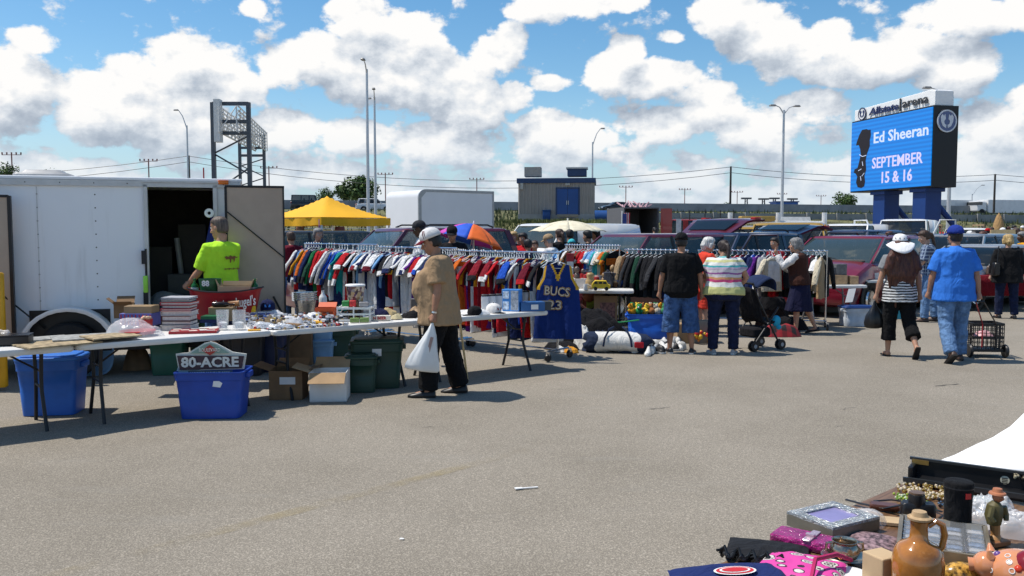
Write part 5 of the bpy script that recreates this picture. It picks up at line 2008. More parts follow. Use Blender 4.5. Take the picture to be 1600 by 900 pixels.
simple_line(1092,390,15.8,1292,393,15.2,[('cream','cream','cream'),('charcoal','charcoal','charcoal'),('grey','light blue','grey'),('cream','cream','tan'),('dark green','dark green','black'),('black','black','black'),('dark green','black','dark green'),('red','red','maroon'),('maroon','red','maroon'),('navy','navy','navy'),('royal blue','navy','royal blue'),('purple','purple','navy'),('grey','grey','grey'),('charcoal','grey','grey'),('red','red','red'),('dark red','red','red'),('red','red','black'),('black','black','black'),('charcoal','charcoal','charcoal'),('brown','brown','black'),('black','black','black'),('maroon','maroon','maroon'),('dark green','charcoal','black'),('black','charcoal','black')],'jacket','on the coat rack','rack of coats behind the two women and the stroller',None)
for(u,v,Y,cols,kd,a,lab)in((1207,393,14.95,('cream','cream','white'),'coat',30,'cream fleece jacket hung facing out in front of the coat rack'),(1283,394,15.0,('tan','cream','tan'),'coat',62,'beige long coat at the right end of the coat rack'),(1276,394,15.1,('white','white','white'),'shirt',66,'white shirt hung beside the beige long coat')):
 p=at(u,v,Y)
 garment(kd,cols,tuple(p),R(a),lab,None,grnd,hang_protos[0],.60 if 'fleece' in lab else.72 if kd=='coat' else.62)
for h in hang_protos:
 bpy.data.objects.remove(h)
ZB=.746
q=G(930,453.5,.74)
folding_table((q.x-.22,q.y+.38,0),R(-7),1.83,.76,'white folding table of household goods behind the blue basketball jersey','second row of tables')
q2=G(1008,446,.74)
folding_table((q2 .x+.15,q2 .y+.38,0),R(-12),1.7,.76,'white folding table with boxed goods and a leather case beside the man in black','second row of tables')
def S(u,v):
 return G(u,v,.74)
def mug(loc,r,h,label,mt,nm='mug',handle=True,rot=0.0,group=None):
 t=thing(nm,label,nm.replace('_',' '),loc,rot,group)
 m=MB()
 m.lathe([(r*.9,0),(r,.01),(r,h),(r*.9,h),(r*.85,.02),(.001,.018)],n=16)
 m.build('body',mt,t,smooth=50)
 if handle:
  m=MB()
  m.tube([(r,0,h*.82),(r+.03,0,h*.75),(r+.032,0,h*.35),(r,0,h*.2)],.008,6)
  m.build('handle',mt,t)
 return t
for k,(u,v,s_,c,lab,dy)in enumerate(((893,451,(.14,.14,.17),(.62,.60,.55),'cream box of crockery at the left of the goods table',.1),(908,451,(.20,.14,.16),(.60,.55,.50),'pale box with lid beside the wooden vase',.1),(893,446,(.12,.12,.42),(.62,.62,.60),'tall white tin below the red tin',.34),(912,440,(.16,.12,.26),(.30,.03,.03),'dark red tin standing behind the crockery',.40))):
 p=S(u,v)
 carton((p.x,p.y+dy,ZB),s_,R(-7),lab,mat('goods_box_%d'%k,c,.5),tape=False)
p=S(893,446)
c_=carton((p.x,p.y+.34,ZB+.42),(.13,.13,.15),R(-7),'red tin standing on top of the tall white tin',REDP,tape=False)
p=S(923,453)
m=MB()
m.lathe([(.04,0),(.06,.02),(.085,.09),(.075,.15),(.05,.19),(.065,.23),(.055,.27),(.03,.28)],n=18)
tag(m.build('vase',mat('vase_wood',(.42,.28,.12),.4,var=.12),loc=(p.x,p.y+.12,ZB),smooth=60),'tan gourd shaped vase in front of the crockery','vase')
p=S(919,454)
mug((p.x-.03,p.y+.04,ZB),.045,.10,'small white jug beside the gourd shaped vase',WHITEP,'jug')
p=S(940,455)
t=thing('toy_van','yellow toy van with dark windows on the goods table','toy van',(p.x,p.y+.10,ZB),R(-5))
TY=mat('toy_yellow',(.75,.50,.02),.35,var=.06)
m=MB()
m.prism([(-.15,.03),(.15,.03),(.155,.09),(.12,.105),(.085,.165),(-.10,.17),(-.145,.12),(-.155,.09)],(0,.06,0),(1,0,0),(0,0,1),.12)
m.build('body',TY,t,smooth=30,bevel=.008)
m=MB()
for x in(-.085,-.01,.06):
 m.box((x,-.062,.130),(.055,.004,.035))
m.build('window',BLACK,t,smooth=0)['kind']='stuff'
for x in(-.09,.09):
 for y in(-.055,.055):
  m=MB()
  m.lathe([(.01,-.012),(.032,-.012),(.032,.012),(.01,.012)],(x,y,.032),12,axis='Y')
  m.build('wheel',BLACK,t)
rr_=random.Random(3)
cl=[((.55,.5,.42),'cream'),((.12,.08,.06),'dark brown'),((.5,.04,.04),'red'),((.02,.06,.25),'blue'),((.6,.6,.62),'white'),((.35,.22,.1),'tan'),((.05,.05,.06),'black'),((.42,.38,.32),'stone')]
wh=['left of the toy van','right of the toy van','at the back left of the goods table','at the back right of the goods table']
for k in range(30):
 u=rr_.uniform(899,974)
 dy=rr_.uniform(.28,.66)
 p=S(u,452)
 c,cn=cl[k%8]
 sz=rr_.uniform(1.1,1.75)
 w_=wh[(0 if u<938 else 1)+(2 if dy>.46 else 0)]
 kinds=('mug','figurine','jar','bowl')[k%4]
 lab='%s %s %s'%(cn,{'mug':'mug','figurine':'ornament','jar':'lidded jar','bowl':'bowl'}[kinds],w_)
 used_labels[lab]=used_labels.get(lab,0)+1
 lab+=['',', smaller one',', larger one',', tilted one',', fifth one',', sixth one'][used_labels[lab]-1]
 mt=mat('crockery_'+cn.replace(' ','_'),c,.3,var=.15)
 loc=(p.x+rr_.uniform(-.02,.02),p.y+dy,ZB)
 if kinds=='mug':
  mug(loc,.045*sz,.12*sz,lab,mt,rot=rr_.uniform(0,6))
 else:
  m=MB()
  pr={'figurine':[(.04,0),(.045,.02),(.025,.05),(.035,.10),(.03,.14),(.015,.155),(.028,.18),(.026,.21),(.004,.23)],'jar':[(.04,0),(.055,.02),(.06,.08),(.05,.13),(.052,.14),(.052,.16),(.015,.17),(.015,.185),(.003,.19)],'bowl':[(.03,0),(.035,.01),(.08,.07),(.075,.07),(.03,.02),(.002,.018)]}[kinds]
  m.lathe([(r*sz,z*sz)for r,z in pr],n=16)
  tag(m.build(kinds,mt,loc=loc,smooth=50),lab,'ornament' if kinds=='figurine' else kinds)
for k,(u,s_,dy,z0,c,lab)in enumerate(((975,(.42,.16,.24),.5,0,(.30,.36,.36),'pale printed box at the back of the boxed goods table'),(992,(.40,.05,.32),.6,0,(.62,.63,.62),'white upright panel at the back of the boxed goods table'),(1010,(.12,.12,.26),.3,0,(.38,.07,.03),'red brown bottle box beside the toy shelf'),(1016,(.14,.14,.33),.42,0,(.55,.45,.40),'pink and cream tall carton behind the red brown box'),(1028,(.14,.14,.25),.30,0,(.32,.20,.10),'brown round lidded box near the man in black'),(1000,(.35,.2,.04),.12,0,(.10,.05,.03),'dark flat tray at the table front'),(1026,(.34,.2,.05),.16,0,(.30,.10,.04),'flat orange brown case lying at the table front'),(1030,(.28,.18,.07),.2,.052,(.45,.12,.03),'bright orange leather case on the flat brown case'),(1036,(.14,.12,.08),.0,0,(.45,.10,.03),'small orange box at the right front corner'))):
 p=S(u,445)
 carton((p.x,p.y+dy,ZB+z0),s_,R(-12),lab,mat('boxed_goods_%d'%k,c,.45,var=.2),tape=False)
p=S(993,447)
heap((p.x,p.y+.1,ZB),.16,.10,.07,'light blue folded baby clothes on the table front',cloth('pale_blue_cloth',(.32,.48,.62)),91,'folded_clothes','clothes')
p=S(963,448)
heap((p.x,p.y+.3,ZB),.14,.10,.16,'white pitcher and wires heaped beside the toy van',mat('grey_white_bits',(.5,.5,.48),.4,var=.4,scale=30),92,'small_heap','goods',sharp=1.4)
BAGW=cloth('bag_white',(.62,.62,.60))
BAGN=cloth('bag_navy',(.018,.028,.06))
for k,(u,v,rx,ry,h,mt,lab,rot)in enumerate(((925,543,.62,.42,.50,BLACKC,'big heap of black jackets on the ground below the goods table',0),(893,528,.38,.34,.62,BLACKC,'black jackets piled high beside the basketball jersey',10),(880,548,.26,.2,.12,BLACKC,'black shoes and scraps heaped at the jersey hem',0),(902,503,.26,.2,.70,cloth('cloth_red_heap',GC['red']),'red jacket on top at the back of the black heap',0),(940,550,.28,.26,.28,BAGN,'navy sports bag at the front of the heap',30),(990,552,.22,.16,.16,BAGN,'navy end of the sports bag near the shoes',0),(905,541,.08,.3,.34,cloth('jeans_strip',(.05,.09,.20)),'blue denim leg hanging over the black heap',0),(912,548,.10,.22,.30,BAGW,'white sleeve trailing from the black heap',25))):
 p=gnd(u,v)
 heap((p.x,p.y+ry*.8,0.003),rx,ry,h,lab,mt,100+k,'clothes_heap','clothes',R(rot),sharp=1.3)
p=gnd(968,553)
sbag=thing('sports_bag','white and navy sports bag lying in front of the black heap','bag',(p.x,p.y+.18,.003),R(-9))
def bagring(x,k):
 out=[]
 for i in range(24):
  a=2*PI*i/24
  q=1+.10*fold_noise((x*5,math.cos(a)*1.5,math.sin(a)*1.5),1.6,6.0)
  y,z=math.cos(a)*.19*k*q,.15+math.sin(a)*.15*k*q
  out.append(Vector((x+.03*math.sin(a*3),y,max(0,z-.03*abs(x)))))
 return out
xs_=[(-.48,.25),(-.46,.75),(-.40,.95),(-.3,1.0),(-.2,.98),(-.1,.94),(0,.98),(.1,.96),(.2,1.0),(.3,.95),(.4,.85),(.45,.6),(.47,.2)]
m=MB()
m.loft([bagring(x,k)for x,k in xs_])
m.mi=[(1 if(f_//24)in(0,1,2,9,10,11)or(f_%24 in(16,17,18,19)and(f_//24)%2)else 0)for f_ in range(len(m.f))]
m.build('body',[BAGW,BAGN],sbag,smooth=180)
for x in(-.2,.2):
 m=MB()
 m.tube([(x,-.20,.10),(x*.9,-.19,.22),(x*.6,-.10,.34),(x*.3,.02,.36),(x*.6,.10,.30)],.014,6,flat=.5)
 m.build('strap',BAGN,sbag)
m=MB()
m.rbox((.30,-.185,.13),(.13,.03,.08),.02)
m.build('patch',cloth('bag_red',(.42,.02,.03)),sbag)
p=gnd(893,552)
heap((p.x,p.y+.05,.003),.10,.09,.10,'orange yellow glove lying in front of the black heap',cloth('glove_gold',(.62,.28,.03)),111,'glove','glove')
p=gnd(886,551)
heap((p.x-.08,p.y+.06,.003),.10,.09,.09,'white and black cap lying in front of the black heap',BAGW,112,'cap','cap')
p=gnd(993,545)
heap((p.x,p.y-.02,.003),.11,.08,.20,'red striped end flap of the white sports bag',cloth('bag_red',(.42,.02,.03)),113,'bag_flap','bag')
m=MB()
p=gnd(955,536)
m.tube([(-.45,-.1,.28),(-.2,-.22,.34),(.1,-.26,.33),(.4,-.2,.36)],.012,6)
tag(m.build('green_strap',mat('green_piping',(.02,.3,.10),.5),loc=(p.x,p.y,.02)),'green piping strap lying over the sports bag','strap')
p=gnd(955,522)
c_=carton((p.x-.05,p.y+.45,0),(.40,.34,.62),R(-5),'cardboard display box with printed bottles below the goods table',CARD,flaps=(None,20,70,None))
m=MB()
m.box((.03,-.173,.33),(.26,.004,.36))
m.build('print',mat('print_bottles',(.25,.12,.10),.5,var=.6,scale=22),c_,smooth=0)
p=gnd(945,520)
carton((p.x+.0,p.y+.75,0),(.5,.3,.70),R(-5),'lime green striped bag of balls below the toy van',mat('lime_bag',(.42,.55,.05),.5,var=.3,scale=12),'bag','bag',tape=False)
m=MB()
p=gnd(925,520)
m.ball((0,0,0),.12,20,14)
tag(m.build('basketball',mat('ball_brown',(.28,.09,.04),.6,var=.3),loc=(p.x,p.y+.55,.60),smooth=180),'brown and white ball on the pile below the goods table','ball')
heap((p.x,p.y+.6,0),.55,.3,.52,'dark pile of bags under the goods table',cloth('dark_mixed',(.06,.02,.025),var=.6),115,'bag_pile','bags')
p=gnd(985,505)
carton((p.x,p.y+.3,0),(.32,.25,.3),R(-10),'grey white box on the ground left of the toy tub',mat('greywhite_box',(.5,.5,.5),.6),tape=False)
p=gnd(1010,500)
heap((p.x,p.y+.6,0),.7,.35,.62,'brown leather bags heaped under the boxed goods table',cloth('leather_dark',(.035,.025,.02),var=.4),116,'bag_heap','bags')
p=gnd(1020,531)
t=tub((p.x-.0,p.y+.28,0),(.74,.44,.40),R(-6),'wide bright blue tub full of plush toys beside the man in black',mat('tub_bright',(.012,.10,.50),.4),taper=.92)
toys=[((.62,.28,.02),'orange'),((.03,.25,.08),'green'),((.72,.48,.05),'yellow'),((.35,.14,.05),'brown'),((.55,.48,.36),'cream'),((.05,.22,.10),'dark green')]
for k in range(14):
 c,cn=toys[k%6]
 x,y=-.30+(k%7)*.10,-.1+(k//7)*.17
 lab='%s plush toy in the blue tub, %s'%(cn,('front row, ' if k<7 else 'back row, ')+['far left','second from left','left of middle','middle','right of middle','second from right','far right'][k%7])
 tt=thing('plush_toy',lab,'plush toy',(t.location.x+x,t.location.y+y,.40),rr_.uniform(0,6),'plush toys in the blue tub')
 m=MB()
 m.ball((0,0,.04),.06,12,8,s=(1,.9,1.1))
 m.ball((.02,-.03,.115),.045,12,8)
 for s in(-1,1):
  m.ball((.02+s*.03,-.02,.155),.016,8,6)
  m.ball((s*.06,-.03,.05),.025,8,6)
 m.build('body',cloth('plush_'+cn.replace(' ','_'),c),tt,smooth=180)
 m=MB()
 m.ball((.02,-.072,.11),.016,8,6)
 m.build('snout',WHITEP,tt)
SH=[mat('shoe_white',(.62,.62,.60),.6),mat('shoe_black',(.015,.015,.016),.5),mat('shoe_grey',(.3,.3,.3),.6)]
pos=['front row beside the sports bag','second row beside the sports bag','front row below the blue tub','second row below the blue tub','front row near the man in black','second row near the man in black']
cnt={}
for k in range(26):
 row,col_=k%2,k//2
 u,v=1002+col_*5.2,553-row*9-(col_>6)*5
 p=gnd(u,v)
 ci=(0,0,1,0,1,1,0,2)[(k*5)%8]
 lab='%s shoe lying in the %s'%(('white','black','grey')[ci],pos[min(2,col_//5)*2+row])
 cnt[lab]=cnt.get(lab,0)+1
 lab+='' if cnt[lab]==1 else ', '+ordn[cnt[lab]-1]+' from left'
 shoe((p.x,p.y+.1,.003),R(rr_.uniform(-50,230)),lab,SH[ci],SH[0],group='used shoes laid out on the asphalt')
p=gnd(1008,556)
shoe((p.x+.05,p.y+.05,.003),R(165),'large white running shoe nearest the camera beside the sports bag',SH[0],SH[0],.29)
p=gnd(1078,540)
carton((p.x+.02,p.y+.4,0),(.36,.3,.30),R(5),'brown carton standing behind the man in black',CARD)
p=gnd(1098,538)
c_=carton((p.x,p.y+.25,0),(.38,.3,.34),R(-5),'grey open box of red and orange toys between the man and woman',mat('toybox_grey',(.22,.23,.22),.5),flaps=(None,None,None,None))
m=MB()
for k in range(16):
 m.ball((rr_.uniform(-.15,.15),-.2+rr_.uniform(-.04,.06),rr_.uniform(.02,.2)),rr_.uniform(.02,.045),8,6,k%3)
tag(m.build('toy_figures',[mat('toy_red',(.5,.03,.02),.4),mat('toy_orange',(.6,.2,.02),.4),mat('toy_gold',(.65,.42,.03),.4)],loc=(p.x,p.y+.2,0)),'red and orange toy figures spilling in front of the grey box','toys',kind='stuff')
plaid=bpy.data.materials.new('plaid_cloth')
plaid.use_nodes=True
n=NT(plaid.node_tree)
sp=n.node('ShaderNodeSeparateXYZ')
n.put(sp.inputs[0],n.node('ShaderNodeTexCoord').outputs['Object'])
sx_=n.sstep(n.m('SINE',n.m('MULTIPLY',sp.outputs[0],38.0)),-.2,.2)
sy_=n.sstep(n.m('SINE',n.m('MULTIPLY',sp.outputs[1],38.0)),-.2,.2)
n.put(plaid.node_tree.nodes['Principled BSDF'].inputs['Base Color'],n.mix(n.m('MULTIPLY',n.m('ADD',sx_,sy_),.5),(.30,.012,.02),(.012,.01,.012)))
plaid.node_tree.nodes['Principled BSDF'].inputs['Roughness'].default_value=.9
p=gnd(1222,527)
heap((p.x,p.y+.18,.003),.34,.22,.20,'red and black plaid blanket on the ground beside the stroller',plaid,121,'plaid_blanket','blanket')
p=gnd(1215,515)
heap((p.x,p.y+.3,.003),.3,.22,.42,'dark brown bags heaped behind the plaid blanket',cloth('bag_brown',(.035,.02,.015)),122,'bag_heap','bags')
p=gnd(1212,500)
heap((p.x,p.y+.2,.003),.3,.2,.62,'black bags piled under the coat rack',BLACKC,123,'bag_heap','bags')
p=gnd(1240,520)
heap((p.x,p.y+.5,.003),.4,.2,.3,'black cloth heap behind the woman in the brown vest',BLACKC,124,'clothes_heap','clothes')
q=G(1318,446,.74)
ta=folding_table((q.x-.15,q.y+.35,0),R(4),1.2,.7,'white table with a big carton of discs beside the coat rack','right hand tables',leg=mat('leg_grey',(.25,.25,.26),.4,.4))
q_=G(1392,438,.74)
folding_table((q_.x-.2,q_.y+.35,0),R(4),1.6,.7,'white table with boxed discs in front of the red minivan','right hand tables',leg=mat('leg_grey'))
for k,(u,v,s_,z0,c,lab)in enumerate(((1308,445,(.40,.26,.17),0,(.36,.235,.125),'long brown carton of discs on the near right table'),(1336,445,(.16,.22,.15),0,(.36,.235,.125),'small brown carton at the right end of the near table'),(1301,445,(.17,.2,.14),.172,(.10,.10,.11),'dark stack of disc cases on the long carton, left'),(1316,445,(.2,.2,.20),.172,(.13,.13,.13),'dark stack of disc cases on the long carton, right'),(1347,437,(.2,.2,.14),0,(.62,.62,.60),'clear white bin of discs on the far right table'),(1366,437,(.22,.22,.13),0,(.42,.44,.46),'grey clear bin of discs on the far right table'),(1361,436,(.24,.2,.05),.145,(.40,.25,.12),'flat brown carton on the grey disc bin'),(1361,436,(.18,.16,.09),.20,(.68,.35,.12),'orange and white boxes on the flat brown carton'),(1338,436,(.18,.16,.05),.15,(.60,.14,.05),'orange lid on the clear white bin'),(1345,431,(.36,.2,.22),0,(.5,.5,.5),'white box of paperbacks at the back'))):
 p=S(u,v)
 carton((p.x,p.y+.16,ZB+z0),s_,R(4),lab,mat('disc_box_%d'%k,c,.55,var=.22,scale=18),tape=False)
p=S(1322,452)
m=MB()
m.add([(-.02,0,0),(.10,-.02,.01),(.03,-.06,-.22),(-.09,-.04,-.23)],[(0,1,2,3)])
tag(m.build('price_sheet',PAPERW,loc=(p.x+.05,p.y-.03,.75),smooth=0,solid=.002),'white paper sheet hanging off the near table edge','paper')
CLRP=mat('clear_tote',(.55,.60,.66),.25,var=.12,alpha=.75)
for(u,v,s_,mt,lid,lab,dy)in((1305,490,(.55,.4,.42),mat('tub_grey',(.26,.27,.28),.5),None,'grey tub under the near right table',.4),(1345,480,(.40,.35,.40),CLRP,WHITEP,'clear tote with white lid behind the near right table',.5),(1344,511,(.55,.36,.33),CLRP,mat('lid_blue_tote',(.02,.06,.22),.4),'clear tote with dark blue lid on the asphalt',.2),(1412,500,(.35,.35,.5),mat('bucket_teal',(.03,.30,.40),.4),None,'teal bucket behind the woman in the white hat',.3)):
 p=gnd(u,v)
 tub((p.x,p.y+dy,0),s_,R(3),lab,mt,lid,taper=.9)
q=G(1585,433.5,.74)
folding_table((q.x+.1,q.y+.4,0),R(0),2.4,.76,'table with a dark red cloth behind the woman in black',None,leg=BLKSTEEL)
m=MB()
RC=cloth('red_tablecloth',(.13,.006,.012))
def drape(u,v):
 x=(u-.5)*2.44
 if v<.3:
  return Vector((x,-.39-.03*math.sin(u*34)*(1-v/.3),.765-.42*(1-v/.3)))
 return Vector((x,-.39+(v-.3)/.7*.79,.768))
m.grid(drape,40,10)
tag(m.build('tablecloth',RC,loc=(q.x+.1,q.y+.4,0),smooth=180,solid=.003),'dark red cloth hanging over the front of the far right table','tablecloth')
for k in range(12):
 p=S(1540+k*5-(k%2)*3,432)
 cn=cl[(k*3)%8]
 m=MB()
 sz=rr_.uniform(.6,1.1)
 m.lathe([(.05*sz,0),(.06*sz,.03*sz),(.03*sz,.08*sz),(.045*sz,.13*sz),(.03*sz,.17*sz),(.003,.20*sz)],n=12)
 tag(m.build('ornament',mat('crockery_'+cn[1].replace(' ','_')),loc=(p.x,p.y+.2+.12*(k%3),.772),smooth=50),'%s ornament on the red cloth, %s from left'%(cn[1],ordn[k]),'ornament','ornaments on the red cloth')
 #   PEOPLE
SKIN={'light':(.46,.27,.19),'tan':(.36,.185,.115),'warm':(.42,.23,.15),'deep':(.10,.05,.03)}
def skin(k):
 m=mat('skin_'+k,SKIN[k],.5,var=.08,scale=18,spec=.4)
 m.node_tree.nodes['Principled BSDF'].inputs['Subsurface Weight'].default_value=.06
 return m
def hair_mat(name,col):
 if 'hair_'+name in MATS:
  return MATS['hair_'+name]
 m=mat('hair_'+name,col,.5,var=0)
 n=NT(m.node_tree)
 b=m.node_tree.nodes['Principled BSDF']
 P=n.node('ShaderNodeTexCoord').outputs['Object']
 st=n.noise(n.vm('MULTIPLY',P,(70,70,9)),1.0,3.0,.6)
 n.put(b.inputs['Base Color'],n.mix(n.sstep(st,.3,.7),tuple(c*.55 for c in col),tuple(min(1,c*1.45)for c in col)))
 bn=n.node('ShaderNodeBump')
 bn.inputs['Strength'].default_value=.8
 bn.inputs['Distance'].default_value=.01
 n.put(bn.inputs['Height'],st)
 n.put(b.inputs['Normal'],bn.outputs[0])
 return m
def remesh(m,name,mats,parent,vox,smooth=4,fold=0.0,ffreq=(7,7,9),seed=0.0,soft=None):
 """close the overlapping shapes of m into one continuous skin"""
 me=bpy.data.meshes.new(name+'_raw')
 me.from_pydata(m.v,[],m.f)
 o=bpy.data.objects.new(name+'_raw',me)
 md=o.modifiers.new('r','REMESH')
 md.mode='VOXEL'
 md.voxel_size=vox
 if smooth:
  sm=o.modifiers.new('s','SMOOTH')
  sm.factor=.5
  sm.iterations=smooth
 r=evaluated(o)
 bpy.data.objects.remove(o)
 bpy.data.meshes.remove(me)
 if fold:
  N_=len(r.vertices)
  co,no=np.empty(N_*3),np.empty(N_*3)
  r.vertices.foreach_get('co',co)
  r.vertices.foreach_get('normal',no)
  co,no=co.reshape(-1,3),no.reshape(-1,3)
  am=np.empty(N_)
  for i_,c in enumerate(co.tolist()):
   q=Vector((c[0]*ffreq[0]+seed,c[1]*ffreq[1]-seed,c[2]*ffreq[2]+seed*.3))
   am[i_]=(1-abs(mnoise.noise(q))*2.4)*.8+(1-abs(mnoise.noise(q*2.1))*2)*.4
  r.vertices.foreach_set('co',(co+no*(fold*am)[:,None]).ravel())
  r.update()
 r.name=name
 r.materials.clear()
 for mt in(mats if isinstance(mats,(list,tuple))else[mats]):
  r.materials.append(mt)
 r.polygons.foreach_set('use_smooth',[True]*len(r.polygons))
 ob=bpy.data.objects.new(name,r)
 return link(ob,parent)
def ell(c,ax,ay,w,f,b,n=16,sq=.85):
 """ring: half width w along ax, front f and back b along ay"""
 out=[]
 for i in range(n):
  t=2*PI*i/n
  x=math.copysign(abs(math.cos(t))**sq,math.cos(t))*w
  y=math.sin(t)
  y=y*f if y>0 else y*b
  out.append(Vector(c)+ax*x+ay*y)
 return out
def dirv(pitch,out,side):
 """limb direction: pitch forward of straight down, out = away from the body (degrees)"""
 p,o=R(pitch),R(out)
 return Vector((side*math.sin(o),math.sin(p)*math.cos(o),-math.cos(p)*math.cos(o)))
def person(loc,face_,label,H=1.75,build=1.0,belly=0.0,lean=0,hunch=0,head=(0,0,0),arms=None,legs=None,vox=.009,sk='light',hair=None,hat=None,top=None,bottom=None,shoes=None,group=None,female=False,finger_curl=35,beard=None,glasses=False):
 """top: dict(mat, sleeve 0..2, hem, loose); bottom: dict(kind, mat, len); legs/arms: {'L': (pitch, out, pitch2, out2), ...}"""
 k=H/1.75
 t=thing('person',label,'person',loc,face_,group)
 rec={}
 arms=arms or{}
 legs=legs or{}
 B=build
 thigh,shin=.435*k,.415*k
 leg={}
 drop=0
 for s,nm in((-1,'L'),(1,'R')):
  a=legs.get(nm,(0,3,0,1))
  d1,d2=dirv(a[0],a[1],s),dirv(a[2],a[3],s)
  leg[nm]=(s,d1,d2,a)
  drop=max(drop,-(d1 .z*thigh+d2 .z*shin))
 hipz=drop+.085*k
 hip0=Vector((0,0,hipz))
 hw=.088*k*(B*.55+.45)
 J={}
 for nm,(s,d1,d2,a)in leg.items():
  h=hip0+Vector((s*hw,0,0))
  kn=h+d1*thigh
  an=kn+d2*shin
  J['hip'+nm],J['knee'+nm],J['ank'+nm]=h,kn,an
  fp=a[4]if len(a)>4 else 0
  J['foot'+nm]=(R(fp),R(a[5])if len(a)>5 else R(8)*-s)
 L=R(lean)
 fw,up=Vector((0,math.cos(L)*0+math.sin(L),math.cos(L))),None
 sp_up=Vector((0,math.sin(L),math.cos(L)))
 sp_fw=Vector((0,math.cos(L),-math.sin(L)))
 Lh=R(lean+hunch)
 up2,fw2=Vector((0,math.sin(Lh),math.cos(Lh))),Vector((0,math.cos(Lh),-math.sin(Lh)))
 X=Vector((1,0,0))
 waist=hip0+sp_up*(.17*k)
 chest=waist+sp_up*(.20*k)
 neck=chest+up2*(.18*k)
 bw=B
 bl=belly
 def torso(m,e=0.0,hem=None,loose=0.0,neckline=True):
  """rings from the crotch up; e = cloth thickness"""
  R_=[]
  base=[(-.10,.13,.085,.10),(-.02,.168,.105,.125),(.06,.165,.115,.12)]
  for(z,w,f,b)in base:
   if hem is not None and z<hem:
    continue
   R_.append(ell(hip0+sp_up*(z*k),X,sp_fw,(w*bw*(1.06 if female else 1)+e+loose)*k,(f*bw+e+bl*.55+loose)*k,(b*bw+e+loose*.7)*k))
  for(q,w,f,b,bb)in((.0,.152-.012*female,.115,.105,1.0),(.5,.158-.012*female,.118,.105,.95),(1.0,.172-.012*female,.120,.112,.55)):
   c=waist.lerp(chest,q)
   R_.append(ell(c,X,sp_fw,(w*bw+e+loose*(1-q*.6))*k,(f*bw+e+bl*bb+(.03*female*q)+loose*(1-q*.6))*k,(b*bw+e+loose*(1-q)*.6)*k))
  for(q,w,f,b)in((.45,.188,.118,.118),(.75,.190,.088,.105),(.93,.115,.062,.080),(1.02,.066,.052,.062)):
   c=chest.lerp(neck,q)
   R_.append(ell(c,X,fw2,(w*(bw*.35+.65)+e*.8)*k,(f*(bw*.6+.4)+e+(.025*female if q<.5 else 0))*k,(b*(bw*.6+.4)+e)*k))
  m.loft(R_)
  return R_
 body=MB()
 torso(body)
 ua,fa=.285*k,.25*k
 hands={}
 for s,nm in((-1,'L'),(1,'R')):
  a=arms.get(nm,(4,9,12,5))
  sh=neck-up2*(.055*k)+X*(s*.170*k*(bw*.35+.65))
  d1,d2=dirv(a[0],a[1],s),dirv(a[2],a[3],s)
  el=sh+d1*ua
  wr=el+d2*fa
  J['sh'+nm],J['el'+nm],J['wr'+nm]=sh,el,wr
  g=(.75+.25*bw)
  body.tube([sh-d1*.02*k,sh+d1*.06*k,sh.lerp(el,.5),el,el.lerp(wr,.3),el.lerp(wr,.75),wr],[.052*k*g,.056*k*g,.050*k*g,.039*k*g,.042*k*g,.031*k*g,.026*k],10)
  pn=Vector((-s,0,0))if len(a)<5 else Vector(a[4])
  pn=(pn-d2*pn.dot(d2)).normalized()
  ac=d2 .cross(pn).normalized()
  if ac.dot(Vector((0,1,0)))<0 and abs(d2 .z)>.5:
   ac=-ac
  kn=wr+d2*(.085*k)
  body.tube([wr,wr+d2*.03*k,wr+d2*.065*k,kn],[.026*k,.033*k,.038*k,.036*k],10)
  for q,(o_,ln,r_)in enumerate(((.027,.070,.0098),(.009,.080,.0100),(-.009,.075,.0098),(-.027,.058,.0088))):
   p=kn+ac*(o_*k)-d2*(.012*k)
   c1=R(finger_curl*(.7+.15*q))
   e1=(d2*math.cos(c1)+pn*math.sin(c1)+ac*(o_*2.0)).normalized()
   c2=R(finger_curl*(1.6+.15*q))
   e2=(d2*math.cos(c2)+pn*math.sin(c2)+ac*(o_*1.2)).normalized()
   p1=p+e1*(ln*.55*k)
   body.tube([p,p1,p1+e2*(ln*.45*k)],[r_*k,r_*k*.95,r_*k*.8],7)
  tb=wr+d2*(.028*k)+ac*(.028*k)
  td=(d2*.72+ac*.55+pn*.35).normalized()
  body.tube([tb,tb+td*.035*k,tb+td*.035*k+(td*.6+d2*.5+pn*.2).normalized()*.03*k],[.0135*k,.0115*k,.0095*k],7)
  hands[nm]=(kn,d2,pn,ac)
 for s,nm in((-1,'L'),(1,'R')):
  h,kn,an=J['hip'+nm],J['knee'+nm],J['ank'+nm]
  g=(.6+.4*bw)
  body.tube([h+Vector((0,0,.04*k)),h.lerp(kn,.25),h.lerp(kn,.6),kn,kn.lerp(an,.3),kn.lerp(an,.7),an,an-(an-kn).normalized()*-.03*k],[.082*k*g,.085*k*g,.068*k*g,.052*k*g,.055*k*g,.040*k*g,.032*k,.034*k],12)
  fp,yaw=J['foot'+nm]
  fdir=Vector((math.sin(-yaw)*math.cos(fp),math.cos(yaw)*math.cos(fp),-math.sin(fp)))
  fup=(Vector((0,0,1))-fdir*fdir.z).normalized()
  J['fd'+nm]=(fdir,fup)
  ball_=an+fdir*.11*k-fup*.055*k
  body.tube([an-fdir*.04*k-fup*.045*k,an+fdir*.02*k-fup*.04*k,ball_,an+fdir*.17*k-fup*.066*k],[.034*k,.038*k,.030*k,.014*k],10,flat=1.0)
 hy,hp,hr=(R(x)for x in head)
 hc=neck+up2*(.085*k)+fw2*(.030*k)+Vector((0,math.sin(R(lean+hunch))*0,.07*k))
 HM=Matrix.Translation(hc)@Matrix.Rotation(hy,4,'Z')@Matrix.Rotation(hp,4,'X')@Matrix.Rotation(hr,4,'Y')@Matrix.Scale(k*1.0,4)
 hrot=HM.to_3x3()
